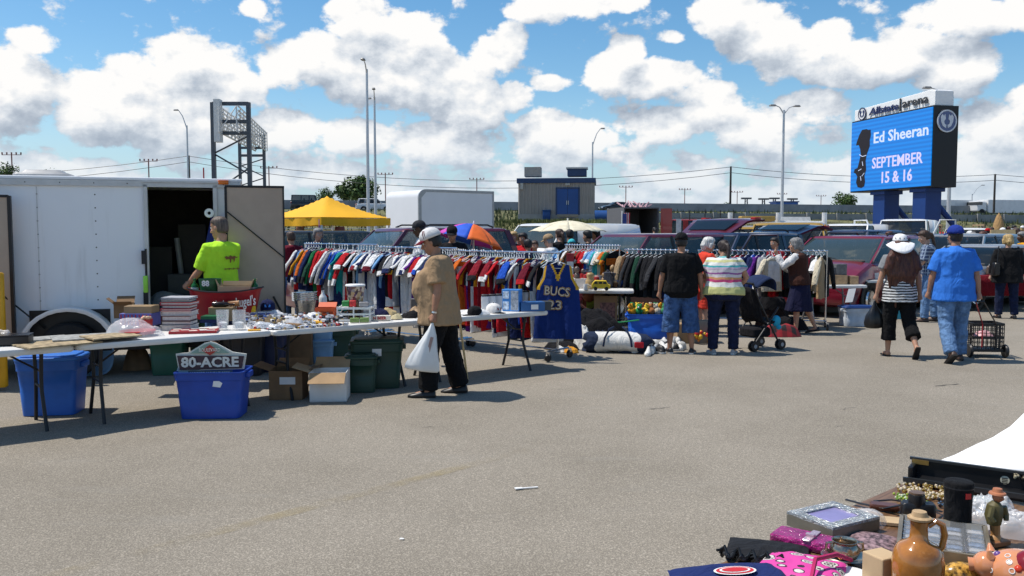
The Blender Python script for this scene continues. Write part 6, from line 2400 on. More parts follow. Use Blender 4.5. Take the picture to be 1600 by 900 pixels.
 body.tube([neck-up2*.05*k,neck+up2*.02*k,hc+hrot@Vector((0,-.025,-.07))],[.062*k,.055*k,.052*k],12)
 prof_=[(-.120,.020,.080,-.045),(-.112,.036,.088,-.030),(-.085,.054,.092,.02),(-.055,.062,.091,.075),(-.02,.069,.090,.092),(.015,.073,.088,.100),(.045,.076,.093,.103),(.075,.072,.086,.096),(.10,.056,.066,.075),(.116,.030,.036,.045),(.121,.008,.010,.015)]
 hx,hyv=Vector((1,0,0)),Vector((0,1,0))
 body.M=HM
 body.loft([ell((0,0,z),hx,hyv,w,f,b,16,1.0)for(z,w,f,b)in prof_])
 body.tube([(0,.086,.022),(0,.104,-.008),(0,.117,-.030),(0,.098,-.040)],[.008,.010,.015,.010],8)
 body.tube([(-.030,.082,-.066),(0,.094,-.063),(.030,.082,-.066)],[.005,.010,.005],8)
 body.tube([(-.022,.082,-.078),(0,.092,-.077),(.022,.082,-.078)],[.005,.009,.005],8)
 body.tube([(-.052,.070,.034),(-.02,.089,.036),(0,.086,.032),(.02,.089,.036),(.052,.070,.034)],[.006,.008,.007,.008,.006],7)
 for s in(-1,1):
  body.ball((s*.076,-.006,-.006),.03,10,8,s=(.32,.62,1.05))
  body.ball((s*.042,.068,-.028),.02,8,6)
 body.M=None
 bo=remesh(body,'body',skin(sk),t,vox,1)
 for s in(-1,1):
  m=MB()
  m.M=HM
  m.ball((s*.031,.079,.010),.0125,10,8,0)
  m.ball((s*.031,.0865,.010),.0065,8,6,1)
  m.build('eye',[mat('eye_white',(.7,.68,.65),.3,var=0),mat('eye_iris',(.05,.03,.02),.2,var=0)],t,smooth=180)
 if glasses:
  m=MB()
  m.M=HM
  for s in(-1,1):
   m.tube([(s*.031+.022*math.cos(a),.098,.010+.018*math.sin(a))for a in[2*PI*i/14 for i in range(15)]],.0022,5)
   m.tube([(s*.053,.097,.014),(s*.078,.0,.014)],.002,5)
  m.tube([(-.009,.098,.012),(.009,.098,.012)],.002,5)
  m.build('glasses',CHROME,t)
 if beard:
  m=MB()
  m.M=HM
  m.loft([ell((0,.002,z),hx,hyv,w,f,b,14,1.0)for(z,w,f,b)in((-.126,.03,.086,-.02),(-.105,.052,.095,.0),(-.08,.062,.097,.02),(-.06,.066,.090,.03),(-.03,.071,.06,.03))])
  m.build('beard',beard,t,smooth=180)
 if hair:
  hm,style=hair
  m=MB()
  m.M=HM
  if style in('short','buzz','bob','long','pony','curly'):
   e={'short':.014,'buzz':.005,'bob':.022,'long':.020,'pony':.012,'curly':.026}[style]
   rings=[]
   for(z,w,f,b)in((-.070,.05,-.045,.085),(-.05,.066,-.02,.094),(-.01,.073,-.002,.100),(.03,.076,.03,.104),(.055,.077,.080,.103),(.08,.072,.084,.096),(.105,.055,.064,.075),(.12,.028,.034,.042),(.126,.006,.008,.01)):
    if hat and z>.04:
     continue
    ee=min(e,.008)if hat else e
    rings.append(ell((0,0,z+ee*.5),hx,hyv,w+ee,f+ee*.6,b+ee,18,1.0))
   m.loft(rings)
   if style in('bob','curly'):
    for s in(-1,1):
     m.tube([(s*.07,.02,.05),(s*.084,-.005,0),(s*.082,-.015,-.07)],[.03,.034,.026],8)
    m.tube([(0,-.085,.04),(0,-.10,-.03),(0,-.085,-.10)],[.05,.062,.04],10)
   if style=='curly':
    rr=random.Random(4)
    for _ in range(60):
     d=Vector((rr.gauss(0,1),rr.gauss(-.5,1),rr.gauss(.5,.8))).normalized()
     m.ball((d.x*.092,-.01+d.y*.110,.03+d.z*.100),.022,7,5)
   if style=='pony':
    m.tube([(0,-.10,.03),(.005,-.135,.0),(.01,-.135,-.08),(.0,-.115,-.19),(.0,-.10,-.27)],[.03,.036,.034,.026,.008],9)
   if style=='long':
    m.M=None
    rings=[]
    for q in range(11):
     u_=q/10
     c=hc+Vector((0,-.075-.11*math.sin(min(1,u_*1.5)*PI/2)*k+(.03 if u_>.6 else 0),.05-.84*u_*k))
     w=(.088+.10*math.sin(min(1.0,u_*1.7)*PI*.5)-.13*max(0,u_-.55))*k
     rings.append(ell(c,X,Vector((0,1,0)),max(w,.02),.06*k*(1-u_*.5),.05*k*(1-u_*.45),16,.9))
    m.loft(rings)
    for s,sx,ln in((-1,.14,.60),(1,.13,.48),(-1,.17,.44),(1,.07,.80),(-1,.04,.86),(1,.16,.36)):
     p0=hc+Vector((s*.05,-.09,.0))
     m.tube([p0,p0+Vector((s*sx*.7,-.07,-.18)),p0+Vector((s*sx,-.08,-.34)),p0+Vector((s*sx*.8,-.06,-ln))],[.05,.05,.038,.01],8)
  ho=remesh(m,'hair',hm,t,vox*1.1,2,fold=.005 if style!='buzz' else.001,ffreq=(22,22,8),seed=3)
 if hat:
  kind,c1,c2,logo=hat
  HM=HM@Matrix.Scale(1.06,4)
  if kind=='cap':
   m=MB()
   m.M=HM
   m.loft([ell((0,-.004,z),hx,hyv,w,f,b,20,1.0)for(z,w,f,b)in((.035,.087,.098,.114),(.06,.088,.102,.116),(.09,.082,.094,.106),(.12,.062,.07,.08),(.137,.03,.034,.038),(.141,.004,.004,.004))],caps=False)
   h_=m.build('cap',c1,t,smooth=180,solid=.004)
   m=MB()
   m.M=HM
   m.grid(lambda u,v:Vector((math.sin((u-.5)*2.4)*.084*(1-.06*v),.098*math.cos((u-.5)*2.1)-.004+v*.078*math.cos((u-.5)*1.7),.046-(u-.5)**2*.07-v*.018)),12,5)
   m.build('brim',c2 or c1,h_,smooth=180,solid=.005)
   if logo:
    m=MB()
    m.M=HM
    if logo[1]=='band':
     for s in(-1,1):
      for q in(.25,.42):
       m.tube([(s*.087*math.cos(q*1.2),.10*math.sin(q*1.2),.055),(s*.082*math.cos(q*1.2),.093*math.sin(q*1.2),.095),(s*.06*math.cos(q*1.2),.07*math.sin(q*1.2),.124)],.004,5)
    else:
     m.ball((0,.097,.078),.022,12,8,s=(1,.25,1))
    m.build('badge',logo[0],h_,smooth=180)
  elif kind=='sun':
   m=MB()
   m.M=HM
   prof2=[(.035,.090,.104,.118),(.06,.090,.105,.118),(.10,.082,.094,.106),(.128,.06,.07,.08),(.140,.03,.034,.04),(.143,.004,.004,.004)]
   m.loft([ell((0,-.006,z),hx,hyv,w,f,b,24,1.0)for(z,w,f,b)in prof2],caps=False)
   h_=m.build('sun_hat',c1,t,smooth=180,solid=.004)
   m=MB()
   m.M=HM
   def brim(u,v):
    a=2*PI*u
    r0=Vector((.090*math.cos(a),-.006+(.104 if math.sin(a)>0 else.118)*math.sin(a),.036))
    back=max(0,-math.sin(a+.35))
    ext=.075+.07*back
    dn=.035+.10*back**2+.018*math.sin(a*3)
    return r0+Vector((math.cos(a)*ext*v,math.sin(a)*ext*v,-dn*v**1.3))
   m.grid(brim,36,5)
   m.build('brim',c1,h_,smooth=180,solid=.004)
   m=MB()
   m.M=HM
   m.loft([ell((0,-.006,z),hx,hyv,.094,.109,.123,24,1.0)for z in(.042,.050)],caps=False)
   m.build('cord',c2,h_,smooth=180)
   for a in(3.6,4.2,4.8,5.4):
    m=MB()
    m.M=HM
    m.ball((.092*math.cos(a),-.006+.116*math.sin(a),.085),.007,8,6)
    m.build('eyelet',c2,h_)
 if bottom:
  kind,bm,ln=bottom[:3]
  loose=bottom[3]if len(bottom)>3 else.012
  m=MB()
  torso_rings=[ell(hip0+sp_up*(z*k),X,sp_fw,(w*bw*(1.06 if female else 1)+.012)*k,(f*bw+.012+bl*.5)*k,(b*bw+.014)*k)for(z,w,f,b)in((-.10,.13,.085,.105),(-.03,.168,.105,.127),(.04,.166,.112,.122),(.10,.158,.112,.112))]
  m.loft(torso_rings)
  if kind=='skirt':
   rings=[torso_rings[2]]
   z1=hipz-ln*k
   for q in range(1,7):
    u_=q/6
    c=Vector((0,.02*u_,hipz-ln*k*u_))
    r_=[]
    for i in range(28):
     a=2*PI*i/28
     rr=1+.07*math.sin(a*7+1)*u_+.04*math.sin(a*3)*u_
     r_.append(c+Vector((math.cos(a)*(.18+.05*u_)*bw*k*rr,math.sin(a)*(.14+.07*u_)*bw*k*rr,0)))
    rings.append(r_)
   m=MB()
   m.loft([ell(hip0+sp_up*(.10*k),X,sp_fw,.165*bw*k,.12*bw*k,.12*bw*k,28,1.0),ell(hip0,X,sp_fw,.18*bw*k,.135*bw*k,.14*bw*k,28,1.0)]+rings[1:])
   remesh(m,'skirt',bm,t,max(.012,vox),3,fold=.008,ffreq=(9,9,2.0),seed=2)
  else:
   for s,nm in((-1,'L'),(1,'R')):
    h,kn,an=J['hip'+nm],J['knee'+nm],J['ank'+nm]
    g=(.6+.4*bw)
    e=loose*k
    pts=[h+Vector((0,0,.05*k)),h.lerp(kn,.25),h.lerp(kn,.6),kn,kn.lerp(an,.35),kn.lerp(an,.75),an+(kn-an).normalized()*.0]
    rad=[.086*k*g+e,.090*k*g+e,.074*k*g+e,.060*k*g+e,.060*k*g+e*1.2,.052*k*g+e*1.4,.050*k*g+e*1.5]
    if kind=='shorts':
     tot=thigh+shin
     P_,Rr=[pts[0],pts[1],pts[2],pts[3]],[rad[0],rad[1]+.006,rad[2]+.016,rad[3]+.030]
     if ln>thigh/k:
      f_=(ln*k-thigh)/shin
      P_+=[kn.lerp(an,f_)]
      Rr+=[rad[4]+.034]
     pts,rad=P_,Rr
    elif kind=='capri':
     pts,rad=pts[:5]+[kn.lerp(an,.62)],[r+.008 for r in rad[:5]]+[rad[5]+.022]
    m.tube(pts,rad,12)
   remesh(m,{'shorts':'shorts','capri':'capri_trousers'}.get(kind,'trousers'),bm,t,max(.011,vox),3,fold=.0075,ffreq=(6,6,13),seed=5+H*3)
 if top:
  items=top if isinstance(top,list)else[top]
  for ti,d in enumerate(items):
   m=MB()
   e=d.get('e',.012)
   torso(m,e,d.get('hem',-.02),d.get('loose',.012))
   if d.get('hem',0)<-.12:
    z0=d['hem']
    m.loft([ell(hip0+sp_up*(z0*k),X,Vector((0,1,0)),(.185*bw+e+.02)*k,(.13*bw+e+bl*.5+.02)*k,(.14*bw+e+.02)*k),ell(hip0,X,sp_fw,(.178*bw+e+.012)*k,(.12*bw+e+bl*.55+.012)*k,(.135*bw+e)*k)])
   sl=d.get('sleeve',.5)
   if sl>0:
    for s,nm in((-1,'L'),(1,'R')):
     sh,el,wr=J['sh'+nm],J['el'+nm],J['wr'+nm]
     g=(.75+.25*bw)
     lo=d.get('loose',.012)
     inn=sh-X*(s*.06*k)
     if sl<=1:
      pts=[inn,sh,sh.lerp(el,sl*.5),sh.lerp(el,sl)]
      rad=[.054*k*g,.060*k*g+e*.4,.058*k*g+e*.7+lo*.4,.055*k*g+e*.7+lo*.9]
     else:
      f_=sl-1
      pts=[inn,sh,sh.lerp(el,.5),el,el.lerp(wr,f_*.5),el.lerp(wr,f_)]
      rad=[.058*k*g,.062*k*g+e*.5,.058*k*g+e,.050*k*g+e+lo*.4,.047*k*g+e,.036*k*g+e]
     m.tube(pts,rad,12)
   if d.get('collar'):
    m.tube([neck-up2*.03*k,neck+up2*.03*k],[.075*k,.064*k],14)
   remesh(m,d.get('name','shirt'),d['mat'],t,max(.010,vox),3,fold=d.get('fold',.009),ffreq=d.get('freq',(6,6,5)),seed=ti*5+H*7)
 if shoes:
  sm_,so_,kind=shoes
  for s,nm in((-1,'L'),(1,'R')):
   an=J['ank'+nm]
   fd,fu=J['fd'+nm]
   sd=fd.cross(fu).normalized()
   o=an-fu*(.085*k)
   rg=[]
   spec=((-.075,.026,.070),(-.06,.036,.088),(-.02,.038,.092 if kind!='flat' else.06),(.04,.040,.080 if kind!='flat' else.05),(.10,.046,.056),(.155,.044,.044),(.19,.028,.032),(.20,.010,.02))
   if kind=='thong':
    m=MB()
    pl_=[(-.07,.028),(-.03,.036),(.04,.036),(.10,.045),(.16,.042),(.19,.022)]
    poly=[o+fd*(y*k)+sd*(w*k)for(y,w)in pl_]+[o+fd*(y*k)-sd*(w*k)for(y,w)in reversed(pl_)]
    m.loft([[p+fu*.002 for p in poly],[p+fu*.018 for p in poly]])
    so=m.build('sandal',so_,t,smooth=30)
    m=MB()
    m.tube([o+fd*.05*k+sd*.038*k+fu*.02,o+fd*.10*k+fu*.055*k,o+fd*.05*k-sd*.038*k+fu*.02],.006,6)
    m.build('strap',so_,so)
    continue
   for(y,w,h)in spec:
    rg.append([o+fd*(y*k*1.05)+sd*(math.cos(a)*w*1.08*k)+fu*((.02+max(0,math.sin(a))*(h-.02))*k if math.sin(a)>0 else.02*k)for a in[2*PI*i/12 for i in range(12)]])
   m=MB()
   m.loft(rg)
   so=m.build('shoe',sm_,t,smooth=60)
   m=MB()
   m.loft([[o+fd*(y*k*1.07)+sd*(math.cos(a)*w*1.16*k)+fu*((.001 if math.sin(a)<0 else.024)*k)for a in[2*PI*i/10 for i in range(10)]]for(y,w)in((-.076,.024),(-.06,.036),(0,.038),(.10,.046),(.155,.044),(.195,.018))])
   m.build('sole',so_,so)
 rec['J'],rec['hands'],rec['HM']=J,hands,HM
 t_M=Matrix.Translation(Vector(loc))@Matrix.Rotation(face_,4,'Z')
 rec['W']=t_M
 return t,rec
def world(rec,p):
 return rec['W']@Vector(p)
JEAN=cloth('denim_blue',(.045,.095,.22),var=.3,fold=.8)
JEANL=cloth('denim_light',(.11,.20,.36),var=.28,fold=.8)
JEAND=cloth('denim_dark',(.012,.017,.045),var=.25,fold=.7)
BLKP=cloth('black_trousers',(.008,.008,.009),fold=.6)
SOLW=mat('sole_white',(.55,.55,.54),.6)
SOLB=mat('sole_black',(.02,.018,.016),.8)
def stripe_mat(name,stops,scale,off=0.0,wob=.25,axis=2,per=True):
 m=bpy.data.materials.new(name)
 m.use_nodes=True
 n=NT(m.node_tree)
 b=m.node_tree.nodes['Principled BSDF']
 P=n.node('ShaderNodeTexCoord').outputs['Object']
 sp=n.node('ShaderNodeSeparateXYZ')
 n.put(sp.inputs[0],P)
 z=n.m('MULTIPLY_ADD',sp.outputs[axis],scale,off)
 z=n.m('ADD',z,n.m('MULTIPLY',n.m('SUBTRACT',n.noise(P,5.0,3.0,.5),.5),wob))
 f=n.m('FRACT',z)if per else z
 n.put(b.inputs['Base Color'],n.ramp(f,stops))
 for e in[x for x in m.node_tree.nodes if x.bl_idname=='ShaderNodeValToRGB']:
  e.color_ramp.interpolation='CONSTANT'
 b.inputs['Roughness'].default_value=.9
 bn=n.node('ShaderNodeBump')
 bn.inputs['Strength'].default_value=.4
 bn.inputs['Distance'].default_value=.03
 n.put(bn.inputs['Height'],n.noise(P,9.0,3.0,.55))
 n.put(b.inputs['Normal'],bn.outputs[0])
 return m
def gz(u,v):
 p=G(u,v,0)
 return p
p=gz(690,619)
tan,tr_=person((p.x,p.y+.06,0),R(86),'heavy man in tan t-shirt and white cap walking left with a white carrier bag',1.76,1.26,.12,lean=2,hunch=12,head=(4,-22,0),arms={'L':(-8,9,8,4),'R':(-4,12,25,0)},legs={'L':(14,3,3,2,0,4),'R':(-9,3,-14,2,4,-6)},vox=.0075,sk='tan',hair=(hair_mat('black',(.012,.010,.010)),'short'),hat=('cap',cloth('cap_white2',(.66,.65,.64),fold=.3),cloth('cap_maroon',(.13,.01,.02),fold=.3),(cloth('cap_maroon',(.13,.01,.02)),'band')),top=dict(mat=cloth('shirt_tan',(.335,.225,.13),fold=.55,fscale=6),sleeve=.80,hem=-.16,loose=.030,fold=.007),bottom=('trousers',BLKP,1,.030),shoes=(BLACK,SOLB,'shoe'),finger_curl=50)
m=MB()
w_,e_=tr_['J']['wrL'],tr_['J']['elL']
d_=(w_-e_).normalized()
m.tube([w_-d_*.022,w_-d_*.004],.034,14)
wt=m.build('watch',CHROME,tan)
hk=world(tr_,tr_['hands']['L'][0]+tr_['hands']['L'][1]*.03)
BAGP=mat('carrier_plastic',(.72,.74,.74),.35,var=.05,alpha=.88,trans=.0)
bag=thing('carrier_bag','white plastic carrier bag hanging from the hand of the man in tan','bag',tuple(hk),R(4))
rings=[]
for(z,x,w,d2)in((.02,.0,.012,.012),(-.05,-.01,.035,.022),(-.12,-.025,.065,.035),(-.2,-.05,.10,.05),(-.30,-.08,.135,.065),(-.40,-.105,.16,.075),(-.455,-.11,.165,.07),(-.475,-.105,.14,.05)):
 r_=[]
 for i in range(28):
  a=2*PI*i/28
  q=1+.10*math.sin(a*5+z*6)+.06*math.sin(a*9-z*9)
  r_.append(Vector((x+math.cos(a)*w*q,math.sin(a)*d2*q,z-(.02*math.cos(a)if z<-.4 else 0))))
 rings.append(r_)
m=MB()
m.loft(rings)
m.build('bag_body',BAGP,bag,smooth=70)
m=MB()
m.box((-.03,-.045,-.22),(.03,.01,.20),tilt=('Y',R(14)))
m.build('item_inside',mat('bag_item',(.32,.22,.2),.6),bag,smooth=0)
p=at(348,470,10.25)
neon,nr_=person((p.x,10.25,0),R(54),'balding man in neon yellow t-shirt seen from behind at the trailer door',1.89,.96,.05,head=(18,-10,0),arms={'L':(25,6,55,0),'R':(24,6,60,-8)},sk='warm',hair=(hair_mat('grey_brown',(.10,.075,.06)),'buzz'),top=dict(mat=cloth('shirt_neon',(.44,.80,.04),fold=.5,fscale=6),sleeve=.9,hem=-.12,loose=.022,fold=.007),bottom=('shorts',JEAN,.5),shoes=(BLACK,SOLB,'shoe'),vox=.009)
sh_=[o for o in neon.children if o.name.startswith('shirt')][0]
zc=nr_['J']['shL'].z-.17
yb=min(v.co.y for v in sh_.data.vertices if abs(v.co.x)<.08 and abs(v.co.z-zc)<.05)
m=MB()
horse=[(-.11,.02),(-.13,.05),(-.10,.065),(-.06,.05),(-.02,.075),(.02,.055),(.06,.065),(.10,.045),(.14,.05),(.10,.03),(.07,.03),(.06,-.02),(.04,-.05),(.035,.01),(.0,.01),(-.01,-.04),(-.03,-.05),(-.035,.01),(-.07,.015),(-.09,.0)]
m.add([(x*.72+.03,yb-.010,zc+.02+z*.72)for(x,z)in horse],[tuple(range(len(horse)))])
for k in range(11):
 m.box((-.06+k*.019,yb-.008,zc-.085),(.011,.002,.014+.008*(k%3==0)))
m.build('shirt_print',mat('print_brown',(.24,.11,.03),.8),sh_,smooth=0)
p=gz(1064,553)
person((p.x,p.y+.06,0),R(-6),'man in black t-shirt, black cap and long denim shorts seen from behind',1.68,1.30,.06,head=(-4,-6,0),arms={'L':(2,17,8,8),'R':(0,17,6,8)},legs={'L':(2,5,-2,2,0,16),'R':(-2,5,-3,3,0,-14)},sk='tan',hair=(hair_mat('black',(.012,.010,.010)),'short'),hat=('cap',BLACKC,None,None),top=dict(mat=cloth('tee_black',(.008,.008,.009),fold=.5),sleeve=.85,hem=-.10,loose=.026,fold=.008),bottom=('shorts',JEAN,.62,.022),shoes=(BLACK,SOLW,'shoe'),vox=.009)
p=gz(1131,554)
STR=stripe_mat('striped_top',[(0,(.50,.50,.20)),(.10,(.66,.66,.62)),(.24,(.55,.06,.18)),(.32,(.60,.30,.12)),(.38,(.66,.60,.60)),(.47,(.30,.10,.30)),(.52,(.62,.58,.60)),(.60,(.45,.35,.45)),(.66,(.05,.33,.36)),(.71,(.64,.66,.64)),(.80,(.62,.60,.28)),(.86,(.66,.66,.66)),(.92,(.10,.38,.40)),(.97,(.66,.66,.55))],2.05,-1.86,.12,per=False)
person((p.x,p.y+.06,0),R(-8),'woman in colourful striped top with a dark ponytail, seen from behind beside the stroller',1.60,1.62,.05,lean=5,hunch=10,head=(22,-24,6),arms={'L':(22,14,60,-12),'R':(8,30,34,-32)},legs={'L':(1,4,-2,1,0,14),'R':(1,4,-2,1,0,-14)},sk='warm',female=True,hair=(hair_mat('dark_brown',(.022,.012,.009)),'pony'),top=dict(mat=STR,sleeve=.55,hem=-.02,loose=.02,fold=.007),bottom=('trousers',JEAND,1,.008),shoes=(cloth('shoe_grey',(.20,.22,.22)),SOLW,'flat'),vox=.009)
p=at(1097,520,14.2)
person((p.x,14.2,0),R(-74),'white haired woman in bright orange top and glasses with a hand on her chest',1.62,1.0,.02,lean=4,hunch=8,head=(0,-8,0),arms={'L':(5,8,20,0),'R':(28,12,112,-38,(0,-1,0))},sk='light',female=True,glasses=True,hair=(hair_mat('white',(.56,.55,.52)),'bob'),top=dict(mat=cloth('top_orange',(.62,.055,.03),fold=.5),sleeve=.9,hem=-.14,loose=.02),bottom=('shorts',cloth('shorts_orange',(.60,.05,.03)),.2),shoes=(BLACK,SOLW,'flat'))
p=gz(1252,523)
person((p.x,p.y+.1,0),R(58),'grey haired woman in brown vest and navy skirt raising a hand to her face',1.60,1.12,.02,lean=4,hunch=6,head=(6,-2,0),arms={'L':(50,10,152,-6,(0,-1,0)),'R':(-6,10,14,4)},legs={'L':(4,4,0,1),'R':(-10,6,-24,4,12,-12)},sk='warm',female=True,hair=(hair_mat('grey',(.20,.195,.19)),'curly'),top=[dict(mat=cloth('blouse_white',(.64,.63,.62),fold=.6),sleeve=1.9,hem=.0,loose=.016,e=.010),dict(name='vest',mat=cloth('vest_brown',(.055,.022,.016),fold=.4),sleeve=0,hem=-.06,loose=.020,e=.022)],bottom=('skirt',cloth('skirt_navy',(.012,.013,.040),fold=.6),.50),shoes=(BLACK,SOLB,'flat'))
p=gz(1405,558)
ZEB=stripe_mat('zebra_top',[(0,(.62,.62,.61)),(.52,(.012,.012,.013))],26,0,1.5)
wh_,wr_=person((p.x,p.y+.05,0),R(-5),'woman with very long auburn hair and a floppy white sun hat, walking away',1.66,1.14,.02,lean=2,head=(4,2,0),arms={'L':(2,15,10,10),'R':(-4,16,12,10)},legs={'L':(6,3,1,1,0,4),'R':(-8,4,-40,2,52,-4)},sk='warm',female=True,hair=(hair_mat('auburn',(.075,.024,.013)),'long'),hat=('sun',cloth('hat_white',(.74,.74,.74),fold=.2),cloth('hat_cord',(.05,.05,.06)),None),top=[dict(name='undershirt',mat=ZEB,sleeve=0,hem=-.13,loose=.018,e=.011),dict(mat=cloth('tee_grey',(.22,.23,.24),fold=.5),sleeve=.55,hem=.16,loose=.012,e=.018)],bottom=('capri',BLKP,1,.018),shoes=(BLACK,mat('sandal_black',(.015,.014,.014),.7),'thong'))
hk=world(wr_,wr_['hands']['L'][0]+wr_['hands']['L'][1]*.03)
bag=thing('carrier_bag','black plastic carrier bag held by the woman in the white hat','bag',tuple(hk),R(10))
rings=[]
for(z,w,d2)in((.01,.012,.012),(-.05,.03,.02),(-.12,.075,.05),(-.2,.12,.075),(-.30,.135,.085),(-.36,.12,.07),(-.375,.07,.04)):
 rings.append([Vector((.0+math.cos(a)*w*(1+.12*math.sin(a*4+z*9)),math.sin(a)*d2*(1+.1*math.sin(a*5)),z))for a in[2*PI*i/24 for i in range(24)]])
m=MB()
m.loft(rings)
m.build('bag_body',mat('black_film',(.012,.012,.013),.3,var=.3),bag,smooth=70)
p=gz(1490,565)
bl_,br_=person((p.x,p.y+.05,0),R(-4),'man in blue polo shirt, blue cap and jeans walking away with a folding cart',1.78,1.28,.05,head=(14,0,0),arms={'L':(4,15,14,6),'R':(-8,14,-6,6)},legs={'L':(-10,3,-30,1,38,6),'R':(9,3,2,1,0,-8)},sk='tan',hair=(hair_mat('black',(.012,.010,.010)),'short'),hat=('cap',cloth('cap_blue',(.018,.04,.24),fold=.3),None,None),top=dict(mat=cloth('polo_blue',(.035,.17,.60),fold=.5,fscale=6),sleeve=.88,hem=-.13,loose=.028,fold=.009,collar=True),bottom=('trousers',JEANL,1,.018),shoes=(mat('shoe_brown',(.06,.035,.025),.5),SOLB,'shoe'),finger_curl=60)
hk=world(br_,br_['hands']['R'][0]+br_['hands']['R'][1]*.03)
pc=gz(1531,556)
ct=thing('folding_cart','black folding crate cart with two wheels pulled by the man in blue','cart',(pc.x+.02,pc.y-.02,0),R(-6))
CW,CD,CH,C0=.40,.36,.36,.10
LAT=mat('crate_black',(.014,.014,.015),.45)
m=MB()
for(c,a,b)in((Vector((0,-CD/2,0)),0,CW),(Vector((0,CD/2,0)),0,CW),(Vector((-CW/2,0,0)),1,CD),(Vector((CW/2,0,0)),1,CD)):
 for q in range(8):
  o=(q/7-.5)*b
  pz=c+(Vector((o,0,0))if a==0 else Vector((0,o,0)))
  m.box((pz.x,pz.y,C0+CH/2),(.010,.010,CH))
 for q in range(7):
  z=C0+CH*q/6
  hgt=.035 if q in(0,3,6)else.008
  m.box((c.x,c.y,z),(b if a==0 else.014,.014 if a==0 else b,hgt))
m.box((0,0,C0+.005),(CW,CD,.012))
m.build('crate',LAT,ct,smooth=0)
hl=Vector((ct.location.x,ct.location.y,0))
hloc=Matrix.Rotation(-ct.rotation_euler.z,3,'Z')@(hk-hl)
for s in(-1,1):
 m=MB()
 m.tube([(s*.09,-CD/2-.02,C0+.05),(s*.09,-CD/2-.02,C0+CH),(hloc.x+s*.05,hloc.y,hloc.z)],.009,6)
 m.build('handle_bar',mat('cart_red',(.35,.02,.03),.4)if s<0 else LAT,ct)
 m=MB()
 m.lathe([(.01,-.02),(.085,-.02),(.095,0),(.085,.02),(.01,.02)],(s*(CW/2+.03),-CD/2+.02,.095),18,axis='X')
 m.build('wheel',BLACK,ct,smooth=45)
m=MB()
m.tube([(hloc.x-.06,hloc.y,hloc.z),(hloc.x+.06,hloc.y,hloc.z)],.013,8)
m.build('grip',LAT,ct)
heap((ct.location.x,ct.location.y,C0+.16),.15,.13,.10,'red and white bag lying in the folding cart',mat('cart_load',(.55,.30,.32),.5,var=.5,scale=16),131,'shopping_bag','bag')
PLD=bpy.data.materials.new('plaid_blue')
PLD.use_nodes=True
n=NT(PLD.node_tree)
sp=n.node('ShaderNodeSeparateXYZ')
n.put(sp.inputs[0],n.node('ShaderNodeTexCoord').outputs['Object'])
sx_=n.sstep(n.m('SINE',n.m('MULTIPLY',n.m('ADD',sp.outputs[0],sp.outputs[1]),95.0)),.3,.8)
sz_=n.sstep(n.m('SINE',n.m('MULTIPLY',sp.outputs[2],95.0)),.3,.8)
n.put(PLD.node_tree.nodes['Principled BSDF'].inputs['Base Color'],n.mix(n.m('MAXIMUM',n.m('MULTIPLY',sx_,.8),n.m('MULTIPLY',sz_,.6)),(.02,.04,.11),(.34,.42,.52)))
p=gz(1452,503)
pm_,pr_=person((p.x,p.y+.06,0),R(62),'man in blue plaid shirt and jeans with a ponytail, looking down',1.74,.98,.0,lean=3,hunch=10,head=(12,-22,0),arms={'L':(12,8,45,0),'R':(0,10,16,2)},legs={'L':(6,4,2,1),'R':(-6,4,-10,1)},sk='light',hair=(hair_mat('brown',(.05,.026,.016)),'pony'),top=[dict(name='t_shirt',mat=cloth('tee_black2',(.012,.012,.014)),sleeve=0,hem=.0,loose=.008,e=.008),dict(mat=PLD,sleeve=.9,hem=-.12,loose=.018,e=.014)],bottom=('trousers',JEANL,1,.016),shoes=(mat('shoe_brown'),SOLB,'shoe'))
m=MB()
m.box((0,.135,1.33),(.09,.01,.15))
m.build('shirt_print',mat('print_pale',(.45,.47,.47),.8,var=.5,scale=40),pm_,smooth=0)
hk=world(pr_,pr_['hands']['R'][0]+pr_['hands']['R'][1]*.03)
bag=thing('carrier_bag','small white carrier bag beside the man in the plaid shirt','bag',tuple(hk),0)
m=MB()
m.loft([[Vector((math.cos(a)*w*(1+.1*math.sin(a*5)),math.sin(a)*d2,z))for a in[2*PI*i/20 for i in range(20)]]for(z,w,d2)in((.01,.012,.012),(-.08,.04,.03),(-.18,.09,.05),(-.28,.11,.06),(-.32,.09,.05))])
m.build('bag_body',BAGP,bag,smooth=70)
p=gz(1574,498)
bk_,kr_=person((p.x,p.y+.06,0),R(-12),'blond woman in black jacket and dark jeans with a shoulder bag, seen from behind',1.64,1.42,.03,head=(0,-4,0),arms={'L':(4,12,12,8),'R':(0,14,10,8)},legs={'L':(3,3,0,1),'R':(-3,3,-8,1)},sk='light',female=True,hair=(hair_mat('blond',(.40,.27,.11)),'bob'),top=dict(name='jacket',mat=cloth('jacket_black',(.010,.010,.011),fold=.5),sleeve=1.85,hem=-.17,loose=.026,e=.016),bottom=('trousers',JEAND,1,.010),shoes=(BLACK,SOLB,'flat'))
hk=world(kr_,kr_['J']['shL'])
bag=thing('shoulder_bag','black shoulder bag hanging from the shoulder of the blond woman','bag',(hk.x-.07,hk.y-.05,.98),R(-12))
m=MB()
m.rbox((0,0,0),(.12,.30,.26),.05)
m.build('pouch',mat('leather_black',(.012,.011,.011),.4),bag)
m=MB()
m.tube([(-.01,-.13,.10),(.02,-.10,.45),(.06,.0,hk.z-.98+.045),(.02,.10,.35),(-.01,.13,.10)],.011,6)
m.build('strap',mat('leather_black'),bag)
p=gz(1192,548)
sv=thing('stroller','black folding baby stroller with a turquoise toy hanging from it','stroller',(p.x,p.y+.22,0),R(28))
FR=BLKSTEEL
